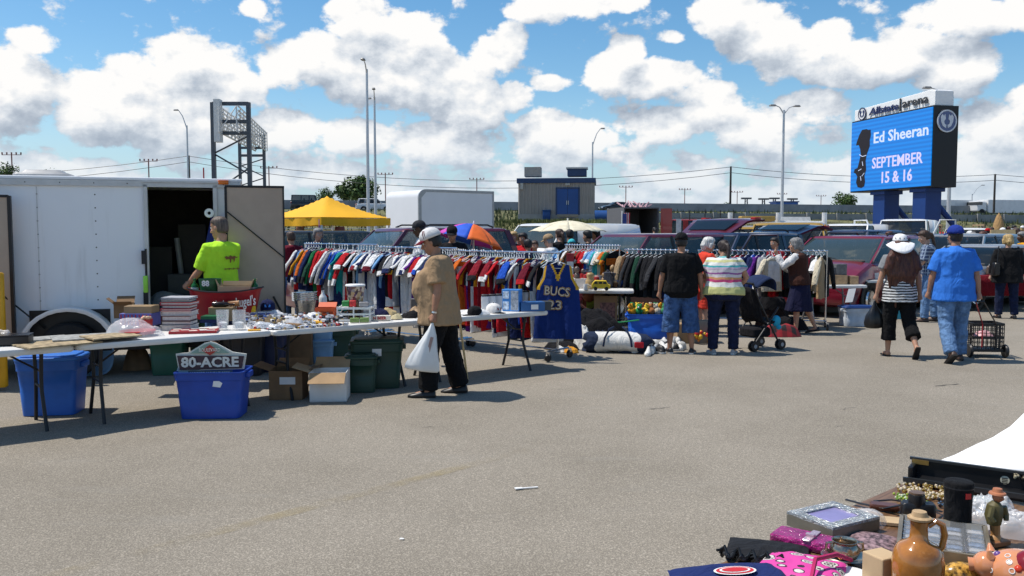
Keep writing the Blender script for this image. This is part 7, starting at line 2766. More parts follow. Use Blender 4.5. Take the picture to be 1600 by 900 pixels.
for s in(-1,1):
 m=MB()
 m.tube([(-.34,s*.22,.98),(-.22,s*.22,.72),(.20,s*.20,.10)],.014,8)
 m.build('handle_bar',FR,sv)
 m=MB()
 m.tube([(-.30,s*.22,.10),(.02,s*.22,.46),(.18,s*.20,.62)],.013,8)
 m.build('frame_bar',FR,sv)
 for x in(-.30,.22):
  for q in(-.03,.03):
   w=MB()
   w.lathe([(.02,-.012),(.070,-.012),(.078,0),(.070,.012),(.02,.012)],(x,s*.21+q,.078),16,axis='Y')
   wo=w.build('wheel',BLACK,sv,smooth=45)
   w=MB()
   w.lathe([(.004,-.014),(.03,-.014),(.03,.014),(.004,.014)],(x,s*.21+q,.078),8,axis='Y')
   w.build('hub',mat('hub_grey',(.35,.35,.36),.4),wo)
m=MB()
m.tube([(-.34,-.22,.98),(-.38,0,1.0),(-.34,.22,.98)],.016,8)
m.build('grip',BLACK,sv)
SVB=cloth('stroller_black',(.012,.012,.015))
m=MB()
m.grid(lambda u,v:Vector((-.24+(.36*v if v<.5 else.18+.34*(v-.5))-(.05 if v<.5 else 0),(u-.5)*.42,.88-(1.0*v if v<.5 else.50-.06*(v-.5))+.04*math.cos((u-.5)*PI))),10,16)
m.build('seat',SVB,sv,smooth=180,solid=.03)
m=MB()
m.grid(lambda u,v:Vector((-.25+.30*math.sin(v*PI*.55)*1.2,(u-.5)*.44,.80+.24*math.cos((v-.45)*PI*.75)+.05*math.cos((u-.5)*PI))),10,12)
m.build('canopy',cloth('stroller_navy',(.018,.03,.075)),sv,smooth=180,solid=.012)
m=MB()
m.rbox((-.08,0,.26),(.34,.34,.14),.05)
m.build('basket',SVB,sv)
m=MB()
m.ball((.16,-.18,.42),.075,14,10,s=(1,.7,1.1))
m.ball((.19,-.20,.33),.04,10,8)
tq=m.build('plush_toy',cloth('toy_turquoise',(.03,.36,.55)),sv,smooth=180)
def crowd_proto(H,build,fem,hairstyle,hat,arms,sleeve,hunch=4,headp=-8):
 t,r=person((0,0,0),0,'x',H,build,.03,hunch=hunch,head=(0,headp,0),arms=arms,vox=.016,sk='light',female=fem,hair=(hair_mat('brown',(.05,.026,.016)),hairstyle)if hairstyle else None,hat=hat,top=dict(mat=cloth('tee_grey',(.22,.23,.24)),sleeve=sleeve,hem=-.1,loose=.02),bottom=('trousers',JEAN,1,.014),shoes=(BLACK,SOLW,'shoe'))
 return t
PR=[crowd_proto(1.76,1.05,False,'short',None,{'L':(10,10,45,-5),'R':(4,10,14,4)},.85),crowd_proto(1.66,1.02,True,'bob',None,{'L':(5,9,20,2),'R':(24,10,80,-20)},.85),crowd_proto(1.76,1.12,False,'short',('cap',cloth('crowd_cap',(.2,.2,.2)),None,None),{'L':(14,12,70,-20),'R':(10,12,60,-20)},.85,10,-16),crowd_proto(1.68,1.0,True,'pony',None,{'L':(5,9,12,4),'R':(6,9,20,2)},1.8)]
HC={'black':(.012,.010,.010),'brown':(.05,.026,.016),'blond':(.40,.27,.11),'grey':(.20,.195,.19),'white':(.56,.55,.52),'auburn':(.055,.018,.010)}
crowd_n=0
def crowd(pi,u,vtop,Y,face_,shirt,hr,label,sk='light',cap=None,pants=None,HH=None):
 src=PR[pi]
 Hs=(1.76,1.66,1.76,1.68)[pi]
 p=at(u,vtop,Y)
 c=copy_tree(src)
 c.location=(p.x,Y,0)
 c.rotation_euler.z=R(face_)
 capx=.02 if cap else.012
 k=max(.86,min(1.12,p.z/(Hs+capx)))
 c.scale=(k,k,k)
 c['label']=label
 c['group']='people in the background of the market'
 swap={'shirt':cloth('crowd_%s'%shirt.replace(' ','_'),GC[shirt]),'hair':hair_mat(hr,HC[hr]),'body':skin(sk),'trousers':pants or JEAN}
 if cap:
  swap['cap']=cloth('crowdcap_%s'%cap,GC[cap])
 def walk(o):
  for ch in o.children:
   b=ch.name.split('.')[0]
   mt=swap.get(b)or(swap.get('cap')if b=='brim' else None)
   if mt and ch.data:
    ch.material_slots[0].link='OBJECT'
    ch.material_slots[0].material=mt
   walk(ch)
 walk(c)
 return c
crowd(0,456,362,17.0,40,'maroon','brown','man in dark plum polo shirt behind the left end of the racks','tan')
crowd(1,496,357,18.0,-150,'navy','grey','grey haired person under the yellow canopy')
crowd(2,662,345,15.6,100,'white','black','dark skinned man in white t-shirt and dark cap beside the maroon car','deep','charcoal')
crowd(2,707,353,15.2,178,'black','black','man in black t-shirt and black cap facing the camera behind the racks','tan','black')
crowd(0,790,361,19.5,-60,'charcoal','black','dark haired man at the right edge of the colourful umbrella')
crowd(1,803,362,18.5,170,'black','blond','blond woman in black jacket facing the camera beside the umbrella')
crowd(3,812,365,20.5,160,'pink','brown','woman in pink behind the blond woman in black')
crowd(1,819,364,18.0,150,'red','black','dark haired woman in a red top near the umbrella','tan')
crowd(0,826,374,16.6,20,'navy','black','short man in navy seen from behind the hangers','tan')
crowd(0,836,376,17.4,170,'brown','brown','short man with a bare forehead behind the hangers','tan')
crowd(2,862,366,16.9,60,'white','grey','old man in white shirt and grey cap bending over the racks','light','tan')
crowd(3,876,358,18.8,30,'black','brown','brown haired woman below the cream parasol')
crowd(0,891,359,19.5,10,'black','black','big man in black t-shirt below the cream parasol','tan')
crowd(2,894,374,18.2,5,'white','brown','child in a turquoise cap below the cream parasol','light','turquoise')
crowd(0,921,360,18.6,60,'black','black','man in black t-shirt looking left beside the maroon open hatch car','tan')
crowd(0,934,359,20.2,80,'charcoal','black','second dark haired man behind the one looking left','tan')
crowd(3,1023,338,44,10,'white','black','person in white standing in the open dark trailer','tan')
crowd(0,1213,371,17.2,120,'dark red','black','dark haired man behind the coat rack reaching for a coat','warm')
crowd(0,1100,352,33,30,'light blue','grey','man in pale blue shirt far behind the navy wagon')
crowd(1,1392,362,24,90,'red','auburn','person in red behind the red minivan roof')
crowd(0,1355,345,38,40,'black','black','man in black beside the blue pillar of the screen','deep')
crowd(3,1456,346,44,60,'navy','black','person in navy right of the blue pillars','tan')
crowd(0,1470,349,42,100,'red','black','man in red shirt right of the blue pillars','tan')
rr_=random.Random(21)
cn_=['white','red','light blue','black','grey','pink','navy','teal','maroon','royal blue','white','charcoal','purple','green','tan','gold','orange','cream']
hn_=['black','brown','blond','grey','black','auburn']
spots=[(1486,358,30),(1498,357,28),(1512,361,26),(1520,363,23),(1527,360,25),(1534,362,22),(1541,357,30),(1548,355,34),(1556,352,40),(1562,353,37),(1569,356,31),(1576,354,36),(1583,352,42),(1590,357,27),(1596,353,38),(1600,362,21),(1538,350,48),(1566,349,50)]
for i,(u,v,Y)in enumerate(spots):
 cc=cn_[i%len(cn_)]
 hh_=hn_[i%6]
 crowd(i%4,u,v,Y,rr_.uniform(0,360),cc,hh_,'%s haired person in %s in the far right crowd, %s'%(hh_,cc,['near the open white truck','behind the silver cars','at the plywood stall','deep in the lot'][(i*7)%4])+(' row one' if False else ''),('light','tan','warm','deep')[i%4],('white' if i%3 else 'red')if i%4==2 else None)
for t in PR:
 def kill(o):
  for ch in list(o.children):
   kill(ch)
  bpy.data.objects.remove(o)
 kill(t)
 #   VEHICLES
CARGLASS=mat('car_glass',(0.010,0.014,0.015),0.05,var=0,spec=.8,alpha=.72)
CARGLASS2=mat('car_glass_painted_reflection',(0.05,0.075,0.078),0.05,var=0,spec=1.0,alpha=.70)  # lighter blue-green base colour stands in for reflections on the glass
SEAT=mat('seat_grey',(.11,.10,.09),.9,var=.2)
TRIM=mat('car_trim_black',(.014,.014,.015),.55)
LAMPW=mat('headlamp',(.55,.57,.58),.12,var=.1)
LAMPR=mat('tail_lamp',(.30,.008,.01),.2)
PLATE=mat('licence_plate',(.5,.52,.55),.5,var=.2)
def paint(name,col,metal=.25,rough=.30):
 m=mat('paint_'+name,col,rough,metal,var=.05,scale=1.5,coat=.7)
 return m
PMAROON=paint('maroon',(.105,.008,.018))
PREDM=paint('red_maroon',(.20,.010,.025))
PNAVY=paint('navy',(.014,.022,.055))
PSILVER=paint('silver',(.36,.37,.38),.5)
PSILV2=paint('grey_silver',(.24,.26,.28),.5)
PDARK=paint('dark_grey',(.035,.04,.042))
PBLACK=paint('black',(.010,.010,.011))
PWHITE=paint('white',(.66,.66,.65),0)
PGOLD=paint('gold',(.36,.22,.035),.1)
PRED=paint('red',(.24,.012,.012))
SHAPES={'minivan':dict(L=4.9,W=1.95,H=1.74,nose=.78,cowl=.20,cz=1.08,belt=1.06,ws=.40,rr=.95,rb=.985,tail=1.06),'suv':dict(L=4.6,W=1.86,H=1.74,nose=.86,cowl=.26,cz=1.12,belt=1.10,ws=.40,rr=.92,rb=.97,tail=1.10),'sedan':dict(L=4.7,W=1.80,H=1.42,nose=.70,cowl=.28,cz=.95,belt=.93,ws=.42,rr=.70,rb=.86,tail=.98),'wagon':dict(L=4.6,W=1.78,H=1.56,nose=.74,cowl=.26,cz=1.0,belt=.98,ws=.41,rr=.90,rb=.97,tail=.98),'van':dict(L=5.3,W=2.0,H=2.02,nose=.95,cowl=.13,cz=1.22,belt=1.20,ws=.25,rr=.975,rb=.992,tail=1.22),'pickup':dict(L=5.4,W=1.95,H=1.80,nose=1.0,cowl=.30,cz=1.18,belt=1.16,ws=.40,rr=.56,rb=.60,tail=1.10),'offroad':dict(L=4.4,W=1.85,H=1.86,nose=1.08,cowl=.28,cz=1.18,belt=1.16,ws=.34,rr=.98,rb=.995,tail=1.18)}
def car(loc,yaw,label,kind,pnt,roofpaint=None,group=None,rack=False,hatch=False,doors=(),panelled=False,H=None,cat=None,name=None,glass=None,L=None):
 S=dict(SHAPES[kind])
 if H:
  S['H']=H
 if L:
  S['L']=L
 Ln,W,Hh=S['L'],S['W'],S['H']
 glass=glass or CARGLASS
 t=thing(name or{'van':'parked_van','pickup':'pickup_truck','minivan':'minivan'}.get(kind,'parked_car'),label,cat or{'van':'van','pickup':'truck','minivan':'minivan'}.get(kind,'car'),loc,yaw,group)
 X=lambda q:Ln*(.5-q)
 w=W/2
 c0=.20
 st=[(0.0,.34,S['nose']-.18,.80),(.012,.26,S['nose']-.05,.90),(.05,c0,S['nose']+.02,.96),(.11,c0,S['nose']+(S['cz']-S['nose'])*.5,.985),(S['cowl'],c0,S['cz'],1.0),(.40,c0,S['belt'],1.0),(.6,c0,S['belt'],1.0),(.80,c0,S['belt']+.01,.995),(.93,c0+.02,S['tail']-.01,.97),(.985,.30,S['tail']-.05,.93),(1.0,.36,S['tail']-.16,.88)]
 if S['cowl']<.12:
  st.pop(3)
 rings=[]
 for(q,zb_,zt,k)in st:
  ww=w*k
  zm=(zb_+zt)/2
  prof_=[(0,zb_),(ww*.80,zb_),(ww*.95,zb_+.07),(ww,zb_+(zt-zb_)*.42),(ww*1.0,zb_+(zt-zb_)*.66),(ww*.975,zt-.07),(ww*.93,zt-.015),(ww*.7,zt+.02),(ww*.35,zt+.035),(0,zt+.04)]
  ring_=[Vector((X(q),-y,z))for(y,z)in prof_]+[Vector((X(q),y,z))for(y,z)in reversed(prof_[1:-1])]
  rings.append(ring_)
 m=MB()
 m.loft(rings)
 body=m.build('body',pnt,t,smooth=32)
 bz,rz=S['belt'],Hh-.05
 wb,wr=w*.925,w*(.76 if kind not in('van','minivan','offroad')else.82)
 def gring(z,q0,q1,wd,r):
  out=[]
  x0,x1=X(q1),X(q0)
  for(cx,cy,a0)in((x1-r,wd-r,0),(x0+r,wd-r,90),(x0+r,-wd+r,180),(x1-r,-wd+r,270)):
   for i in range(4):
    a=R(a0+i*30)
    out.append(Vector((cx+r*math.cos(a),cy+r*math.sin(a),z)))
  return out
 m=MB()
 zc=S['cz']
 lo=gring(bz-.02,S['cowl'],S['rb'],wb,.10)
 mid=gring((bz+rz)/2,(S['cowl']+S['ws'])/2-.006,(S['rb']+S['rr'])/2+.006,(wb+wr)/2+.02,.12)
 hi=gring(rz,S['ws'],S['rr'],wr,.14)
 m.loft([lo,mid,hi])
 m.build('window',glass,t,smooth=60)
 rows=(.44,.64)if kind!='minivan' else(.42,.60,.78)
 for q in rows:
  m=MB()
  for s in(-1,1):
   m.rbox((X(q),s*.38,bz+.10),(.14,.46,.40),.05)
   m.rbox((X(q),s*.38,bz+.36),(.09,.24,.16),.04)
  m.build('seats',SEAT,t)['kind']='stuff'
 m=MB()
 m.rbox((X(S['cowl']+.035),0,bz+.03),(.34,wb*1.7,.09),.04)
 m.build('dashboard',SEAT,t)
 rp=roofpaint or pnt
 m=MB()
 m.loft([gring(rz-.03,S['ws']-.008,S['rr']+.008,wr+.018,.15),gring(rz+.02,S['ws']+.002,S['rr']-.002,wr-.01,.14),gring(Hh-.01,S['ws']+.03,S['rr']-.02,wr*.82,.14),gring(Hh,S['ws']+.08,S['rr']-.06,wr*.5,.1)])
 rf=m.build('roof',rp,t,smooth=60)
 def pillar(q0,q1,wdt,y=1,nm='pillar',mt=None):
  for s in(-1,1):
   a=Vector((X(q0),s*(wb+.004),bz-.03))
   b=Vector((X((q0+q1)/2),s*((wb+wr)/2+.026),(bz+rz)/2))
   c=Vector((X(q1),s*(wr+.012),rz))
   m=MB()
   d=Vector((wdt/2,0,0))
   o=Vector((0,-s*.035,0))
   m.loft([[p-d,p+d,p+d+o,p-d+o]for p in(a,b,c)])
   m.build(nm,mt or pnt,t,smooth=0)
 pillar(S['cowl']+.012,S['ws']+.010,.085)
 pillar(S['rb']-.015,S['rr']-.012,.13)
 if kind=='sedan':
  pillar(.56,.56,.07,mt=TRIM)
 elif kind in('suv','wagon'):
  pillar(.54,.54,.07,mt=TRIM)
  pillar(.76,.75,.09)
 elif kind=='minivan':
  pillar(.47,.48,.07,mt=TRIM)
  pillar(.70,.70,.08,mt=TRIM)
 elif kind=='offroad':
  pillar(.5,.5,.08)
  pillar(.72,.72,.08)
 if panelled:
  m=MB()
  for s in(-1,1):
   pts_lo=[Vector((X(q),s*(wb+.012),bz-.03))for q in(.36,S['rb']-.005)]
   pts_mi=[Vector((X(q),s*((wb+wr)/2+.036),(bz+rz)/2))for q in(.365,(S['rb']+S['rr'])/2)]
   pts_hi=[Vector((X(q),s*(wr+.022),rz))for q in(.37,S['rr'])]
   m.add(pts_lo+pts_mi+pts_hi,[(0,1,3,2),(2,3,5,4)])
  m.build('side_panel',pnt,t,smooth=180,solid=.01)
 for s in(-1,1):
  m=MB()
  m.rbox((X(.022),s*w*.66,S['nose']-.10),(.16,.34,.15),.05)
  m.build('headlight',LAMPW,t)
  m=MB()
  m.rbox((X(.992),s*w*.78,S['tail']-.16),(.10,.22,.24),.04)
  m.build('tail_light',LAMPR,t)
  m=MB()
  m.rbox((X(S['cowl']+.075),s*(w+.11),bz+.06),(.11,.20,.14),.04)
  m.build('wing_mirror',pnt if kind!='minivan' else TRIM,t)
  for q in(.50,.72):
   m=MB()
   m.box((X(q),s*(w*.985+.012),bz-.14),(.16,.025,.03))
   m.build('door_handle',TRIM if kind!='sedan' else pnt,t,smooth=0)
  m=MB()
  for q in(.335,.535,.735):
   m.box((X(q),s*(w+.0005),(bz+.30)/2+.05),(.008,.006,bz-.50))
  m.build('door_seam',TRIM,body,smooth=0)['kind']='stuff'
 m=MB()
 m.rbox((X(.006),0,S['nose']-.13),(.08,w*.95,.14),.03)
 m.build('grille',TRIM,t)
 for q,z_ in((-.004,.40),(1.004,.46)):
  m=MB()
  m.rbox((X(q),0,z_),(.14,W*.93,.18),.06)
  m.build('bumper',pnt if kind in('sedan','suv','wagon','minivan')else TRIM,t)
 m=MB()
 m.box((X(-.020),0,.50),(.012,.31,.16))
 m.build('licence_plate',PLATE,t,smooth=0)
 m=MB()
 zw_=bz+.05
 for y in(-.1,.45):
  m.tube([(X(S['cowl']-.005),y,zw_-.02),(X(S['cowl']+.03),y-.45,zw_+.06)],.009,5)
 m.build('wiper',TRIM,t)['kind']='stuff'
 for q in(.17 if kind!='van' else.15,.80):
  for s in(-1,1):
   m=MB()
   m.lathe([(.18,-.10),(.30,-.10),(.335,-.07),(.335,.07),(.30,.10),(.18,.10)],(X(q),s*(w-.09),.335),20,axis='Y')
   wo=m.build('wheel',RUB,t,smooth=45)
   m=MB()
   yy=s*(w+.014)
   m.lathe([(.21,0),(.19,-.03*s),(.05,-.0),(.01,-.0)],(X(q),yy,.335),16,axis='Y')
   m.build('rim',CHROME if kind!='offroad' else TRIM,wo,smooth=45)
   m=MB()
   m.lathe([(.40,0),(.39,-.012*s),(.001,-.012*s)],(X(q),s*(w*1.0-.002),.36),20,axis='Y')
   m.build('wheel_arch',TRIM,t,smooth=0)
 if rack:
  for s in(-1,1):
   m=MB()
   m.tube([(X(S['ws']+.10),s*wr*.86,Hh+.0),(X(S['ws']+.13),s*wr*.86,Hh+.05),(X(S['rr']-.10),s*wr*.86,Hh+.05),(X(S['rr']-.07),s*wr*.86,Hh)],.018,6)
   m.build('roof_rail',TRIM,rf)
 if hatch:
  hx,hz=X(S['rr']-.005),Hh-.04
  A=R(hatch if hatch is not True else 22)
  dv=Vector((-math.cos(A),0,math.sin(A)))
  nv=Vector((math.sin(A),0,math.cos(A)))
  pts=[(0,wr*.98,0),(.62,(wr+wb)/2,.05),(.72,wb,.04),(1.12,w*.9,-.12)]
  m=MB()
  ringsh=[]
  for(d_,y_,b_)in pts:
   c=Vector((hx,0,hz))+dv*d_+nv*b_
   ringsh.append([c+Vector((0,-y_,0)),c+Vector((0,-y_*.5,0))+nv*.03,c+Vector((0,y_*.5,0))+nv*.03,c+Vector((0,y_,0)),c+Vector((0,y_*.98,0))-nv*.05,c+Vector((0,-y_*.98,0))-nv*.05])
  m.loft(ringsh)
  hg=m.build('tailgate',pnt,t,smooth=40)
  m=MB()
  for sgn in(1,-1):
   a_=Vector((hx,0,hz))+dv*.16+nv*(.056 if sgn>0 else-.055)
   b__=Vector((hx,0,hz))+dv*.58+nv*(.096 if sgn>0 else-.022)
   m.add([a_+Vector((0,-wr*.74,0)),a_+Vector((0,wr*.74,0)),b__+Vector((0,wr*.84,0)),b__+Vector((0,-wr*.84,0))],[(0,1,2,3)])
  m.build('tailgate_window',CARGLASS,hg,smooth=0,solid=.012)
  for s in(-1,1):
   m=MB()
   p=Vector((hx,s*w*.76,hz))+dv*.98-nv*.06
   m.rbox(tuple(p),(.2,.16,.09),.03)
   m.build('tail_light',LAMPR,hg)
   m=MB()
   m.tube([(hx-.05,s*wr*.95,Hh-.45),tuple(Vector((hx,s*wr*.95,hz))+dv*.6)],.012,6)
   m.build('gas_strut',TRIM,hg)
 for(s,ang)in doors:
  hx,hy=X(S['cowl']+.06),s*w*.98
  dv=Vector((-math.cos(R(ang)),s*math.sin(R(ang)),0))
  dl=Ln*.19
  m=MB()
  a_,b__=Vector((hx,hy,.34)),Vector((hx,hy,.34))+dv*dl
  nn=Vector((dv.y,-dv.x,0))*.04
  up_=Vector((0,0,1))
  lo_=[a_,b__,b__+up_*(bz-.30),a_+up_*(bz-.30)]
  m.loft([[p-nn for p in lo_],[p+nn for p in lo_]])
  dr_=m.build('door',pnt,t,smooth=0,bevel=.02)
  m=MB()
  zt_=rz-.34
  c1,c2=a_+up_*(bz-.32),b__+up_*(bz-.32)
  m.tube([c1,a_+dv*(dl*.42)+up_*zt_,b__+up_*zt_,c2],.035,6)
  m.build('door_frame',pnt,dr_)
 return t
def place(u,Y,back=0.0,yaw=0.0):
 """ground spot of a car's middle: what shows at u, pushed back along its own axis"""
 x=(u-800)/FPX*Y
 a=R(yaw)
 return(x-math.cos(a)*back,Y-math.sin(a)*back,0)
car(place(1292,18.2,1.45,-134),R(-134),'dark red minivan with a roof rack parked behind the disc tables','minivan',PREDM,rack=True,glass=CARGLASS2,H=1.63)
car(place(640,17.4,0,-146),R(-146),'maroon car with a roof rack parked behind the left jersey racks','suv',PMAROON,rack=True,H=1.80,glass=CARGLASS2)
car(place(988,17.8,.2,-144),R(-144),'maroon car with its tailgate open behind the dark jacket rack','suv',PMAROON,hatch=24,H=1.68,glass=CARGLASS2)
car(place(1122,18.8,.2,-142),R(-142),'navy wagon with its tailgate open behind the coat rack','wagon',PNAVY,hatch=12,H=1.70,rack=True,doors=((1,62),))
car(place(868,25.5,.6,-132),R(-132),'old white van with green tinted windscreen behind the shirt rack','van',PWHITE,panelled=True,H=1.95,glass=CARGLASS2)
car(place(1236,23.0,0,-112),R(-112),'gold van with a dark picture panel on its side','van',PGOLD,panelled=True,H=1.95)
gv=[o for o in COL.objects if o.name.startswith('parked_van')and o.get('label','').startswith('gold')][0]
m=MB()
m.box((-1.95,1.012,1.08),(1.1,.012,1.1))
m.build('picture_panel',mat('van_picture',(.05,.055,.13),.4,var=.7,scale=7),gv,smooth=0)
car(place(1166,27,0,170),R(170),'yellow car whose roof shows behind the open tailgates','wagon',PGOLD,H=1.86)
car(place(452,21.5,0,-140),R(-140),'dark car below the yellow canopy with a pale windscreen','suv',PDARK,glass=CARGLASS2)
car(place(955,31,0,20),R(20),'silver hatchback with its tailgate open, beyond the cream parasol','wagon',PSILVER,hatch=26)
car(place(1330,34,.6,-130),R(-130),'white van without markings, left of the blue pillars','van',PWHITE,panelled=True,H=2.0)
car(place(1333,28,0,-140),R(-140),'navy car in front of the plain white van','suv',PNAVY,H=1.76)
wv=car(place(1412,35,.9,-122),R(-122),'white cargo van with both front doors open, before the blue pillars','van',PWHITE,panelled=True,H=2.2,doors=((1,60),(-1,62)))
m=MB()
m.prism([(0,0),(.5,0),(.45,.45),(.25,.30),(.05,.5)],(-1.2,1.013,1.32),(1,0,0),(0,0,1),-.012)
m.build('green_logo',mat('logo_green',(.06,.30,.06),.5),wv,smooth=0)
car(place(1410,26.5,0,-122),R(-122),'dark green grey wagon in front of the white cargo van','wagon',PDARK,H=1.68)
car(place(1492,22.0,.4,-140),R(-140),'grey blue car with a dark windscreen behind the man in blue','suv',PSILV2,H=1.66)
car(place(1525,20.2,.2,-152),R(-152),'silver sedan beside the man in blue','sedan',PSILVER,H=1.42)
car(place(1588,23.5,.3,-118),R(-118),'silver minivan at the right edge behind the blond woman','minivan',PSILVER,H=1.56)
pk=car(place(1508,38,0,-105),R(-105),'white pickup truck with both doors open in the far crowd','pickup',PWHITE,doors=((1,62),(-1,62)),H=1.85)
m=MB()
for x in(-.6,-1.6,-2.5):
 for s in(-1,1):
  m.box((x,s*.86,1.55),(.05,.05,.9))
for s in(-1,1):
 m.box((-1.55,s*.86,1.98),(2.0,.05,.06))
m.build('ladder_rack',mat('rack_wood',(.32,.22,.12),.7),pk,smooth=0)
rv=car(place(1085,47,0,175),R(175),'dark red van with a roof rack hung with clothes','van',PRED,H=2.35,rack=True)
m=MB()
for k,x in enumerate((-1.9,-1.2,-.4,.4)):
 m.tube([(x,1.0,2.3),(x,1.0,2.8)],.03,5)
m.build('rack_post',TRIM,rv)['kind']='stuff'
m=MB()
for k in range(9):
 m.box((-1.9+k*.36,1.10,1.75+.1*(k%3)),(.26,.06,.8),mi=k%3)
m.build('hung_clothes',[mat('hung_blue',(.05,.12,.3),.8),mat('hung_red',(.3,.03,.03),.8),mat('hung_white',(.5,.5,.52),.8)],rv,smooth=0)['kind']='stuff'
jp=car((-25.0,107.0,HW_Z),R(15),'black boxy off road car driving on the highway','offroad',PBLACK,H=2.0)
p=at(584,321,112)
car((p.x,112,HW_Z),R(15),'white car on the highway beside the box trailer roof','suv',PWHITE)
p=at(963,326,118)
car((p.x,118,HW_Z+.1),R(195),'black sedan on the highway right of the metal shed','sedan',PBLACK)
for k,(u,ln,lab)in enumerate(((1582,9.0,'long white truck on the highway at the right edge'),(1490,7.0,'white truck on the highway right of the big screen'))):
 p=at(u,324,138)
 t=thing('truck',lab,'truck',(p.x,140,HW_Z+.85),R(15))
 m=MB()
 m.box((0,0,.62),(ln,2.4,2.1))
 m.build('box',PWHITE,t,smooth=0,bevel=.05)
 m=MB()
 m.rbox((-ln/2-1.0,0,.6),(1.9,2.2,1.6),.3)
 cb=m.build('cab',PWHITE,t)
 m=MB()
 m.box((-ln/2-1.5,0,1.05),(.95,2.22,.5))
 m.build('window',CARGLASS,cb,smooth=0)
 for x in(-ln/2-1.1,ln*.25,ln*.38):
  for s in(-1,1):
   m=MB()
   m.lathe([(.01,-.14),(.48,-.14),(.5,0),(.48,.14),(.01,.14)],(x,s*1.05,-.3),16,axis='Y')
   m.build('wheel',RUB,t)
c=at(655,355,33)
bt_=thing('box_trailer','large white box trailer with a rounded nose behind the maroon car','trailer',(c.x,33,0),math.atan2(.6,.8))
BW=mat('box_white_panel',(.68,.69,.71),.45,var=.04,scale=.6)
LB,WB_,Z0b,Z1b=3.5,2.6,.75,3.30
m=MB()
prof2=[(.0,Z0b),(LB,Z0b),(LB,Z1b),(.32,Z1b)]+[(.32-.32*math.sin(a),Z1b-.30+.30*math.cos(a))for a in[PI/2*i/7 for i in range(1,8)]]
m.loft([[Vector((x,y,z))for(x,z)in prof2]for y in(0,WB_)])
m.build('box',BW,bt_,smooth=40)
m=MB()
m.loft([[Vector((x,y,z))for(x,z)in[(LB,Z1b+.012),(.32,Z1b+.012)]+[(.31-.335*math.sin(a),Z1b-.30+.312*math.cos(a))for a in[PI/2*i/7 for i in range(1,8)]]+[(-.02,Z0b),(.10,Z0b),(.10,Z1b-.32),(.32,Z1b-.09),(LB,Z1b-.09)]]for y in(-.012,.05)])
m.build('edge_trim',mat('trim_grey',(.34,.34,.34),.4,.5),bt_,smooth=40)
m=MB()
m.box((LB/2,-.008,Z0b+.06),(LB,.03,.12))
m.box((LB-.03,-.008,(Z0b+Z1b)/2),(.06,.03,Z1b-Z0b))
m.build('rail',mat('trim_grey'),bt_,smooth=0)
for x in(1.5,2.4):
 for y in(.12,WB_-.12):
  m=MB()
  m.lathe([(.01,-.1),(.36,-.1),(.38,0),(.36,.1),(.01,.1)],(x,y,.38),18,axis='Y')
  m.build('wheel',RUB,bt_,smooth=45)
m=MB()
m.box((LB/2,WB_/2,.62),(LB,1.4,.2))
m.tube([(.1,WB_/2,.55),(-1.4,WB_/2,.5)],.06,6)
m.tube([(-1.3,WB_/2,0),(-1.3,WB_/2,.7)],.05,6)
m.build('chassis',TRIM,bt_,smooth=0)
c=at(1002,355,46)
ot=thing('open_trailer','dark trailer with an open black rear near the metal shed','trailer',(c.x,46,0),R(8))
GREYT=mat('trailer_grey',(.10,.10,.11),.5)
m=MB()
m.box((-.93,1.8,1.75),(.06,3.6,2.3))
m.box((.93,1.8,1.75),(.06,3.6,2.3))
m.box((0,3.57,1.75),(1.78,.06,2.3))
m.box((0,1.8,2.93),(1.92,3.7,.06))
m.box((0,1.8,.55),(1.8,3.55,.08))
m.build('body',GREYT,ot,smooth=0)
m=MB()
m.box((1.28,-.3,1.75),(.6,.05,2.3))
m.build('rear_door',PRED,ot,smooth=0)
m=MB()
for k in range(14):
 m.tube([(-.8+rr_.uniform(-.2,.2)+k*.1,rr_.uniform(0,1.5),2.97),(-.6+k*.12,rr_.uniform(1,3),3.1+rr_.uniform(0,.3))],.04,5)
m.build('roof_load',mat('pale_pink_tubes',(.5,.3,.32),.5),ot,smooth=0)['kind']='stuff'
m=MB()
m.lathe([(.01,-.1),(.35,-.1),(.35,.1),(.01,.1)],(-.98,2,.36),16,axis='X')
m.build('wheel',RUB,ot)
c=at(972,345,45)
fl=thing('flag','red, white and blue flag hanging beside the dark open trailer','flag',(c.x,45,0))
m=MB()
m.tube([(0,0,0),(0,0,2.75)],.03,6)
m.build('pole',WHITEP,fl)
m=MB()
for k in range(7):
 m.cur=k%2
 m.grid(lambda u,v:Vector((.02+(k+u)*.055,.05*math.sin((k+u)*1.3),2.65-v*1.5)),1,4)
m.cur=2
m.box((.12,-.06,2.3),(.2,.02,.6))
m.build('cloth',[mat('flag_red',(.35,.03,.05),.8),mat('flag_white',(.6,.58,.58),.8),mat('flag_blue',(.03,.05,.2),.8)],fl,smooth=0)
c=at(1205,338,46)
bo_=thing('motor_boat','white motor boat with a windscreen standing beyond the gold van','boat',(c.x,46,1.05),R(186))
m=MB()
sect_=lambda x,k,h0:[Vector((x,y*k,z))for(y,z)in((-.95,.95),(-.9,.5+h0),(-.5,.15+h0),(0,h0),(.5,.15+h0),(.9,.5+h0),(.95,.95))]
m.loft([sect_(-2.3,.95,0),sect_(-.5,1.0,0),sect_(1.0,.85,.12),sect_(2.0,.45,.35),sect_(2.6,.05,.75)])
m.build('hull',PWHITE,bo_,smooth=50)
m=MB()
m.loft([[Vector((x,y,z))for(y,z)in((-.75,.96),(-.55,1.4),(.55,1.4),(.75,.96))]for x in(-1.9,-.2)])
m.build('canopy',mat('boat_canopy',(.55,.55,.53),.6),bo_,smooth=0)
m=MB()
m.loft([[Vector((x,y*.9,z))for(y,z)in((-.75,.97),(-.5,.97+h),(.5,.97+h),(.75,.97))]for(x,h)in((-.15,.42),(.6,.02))])
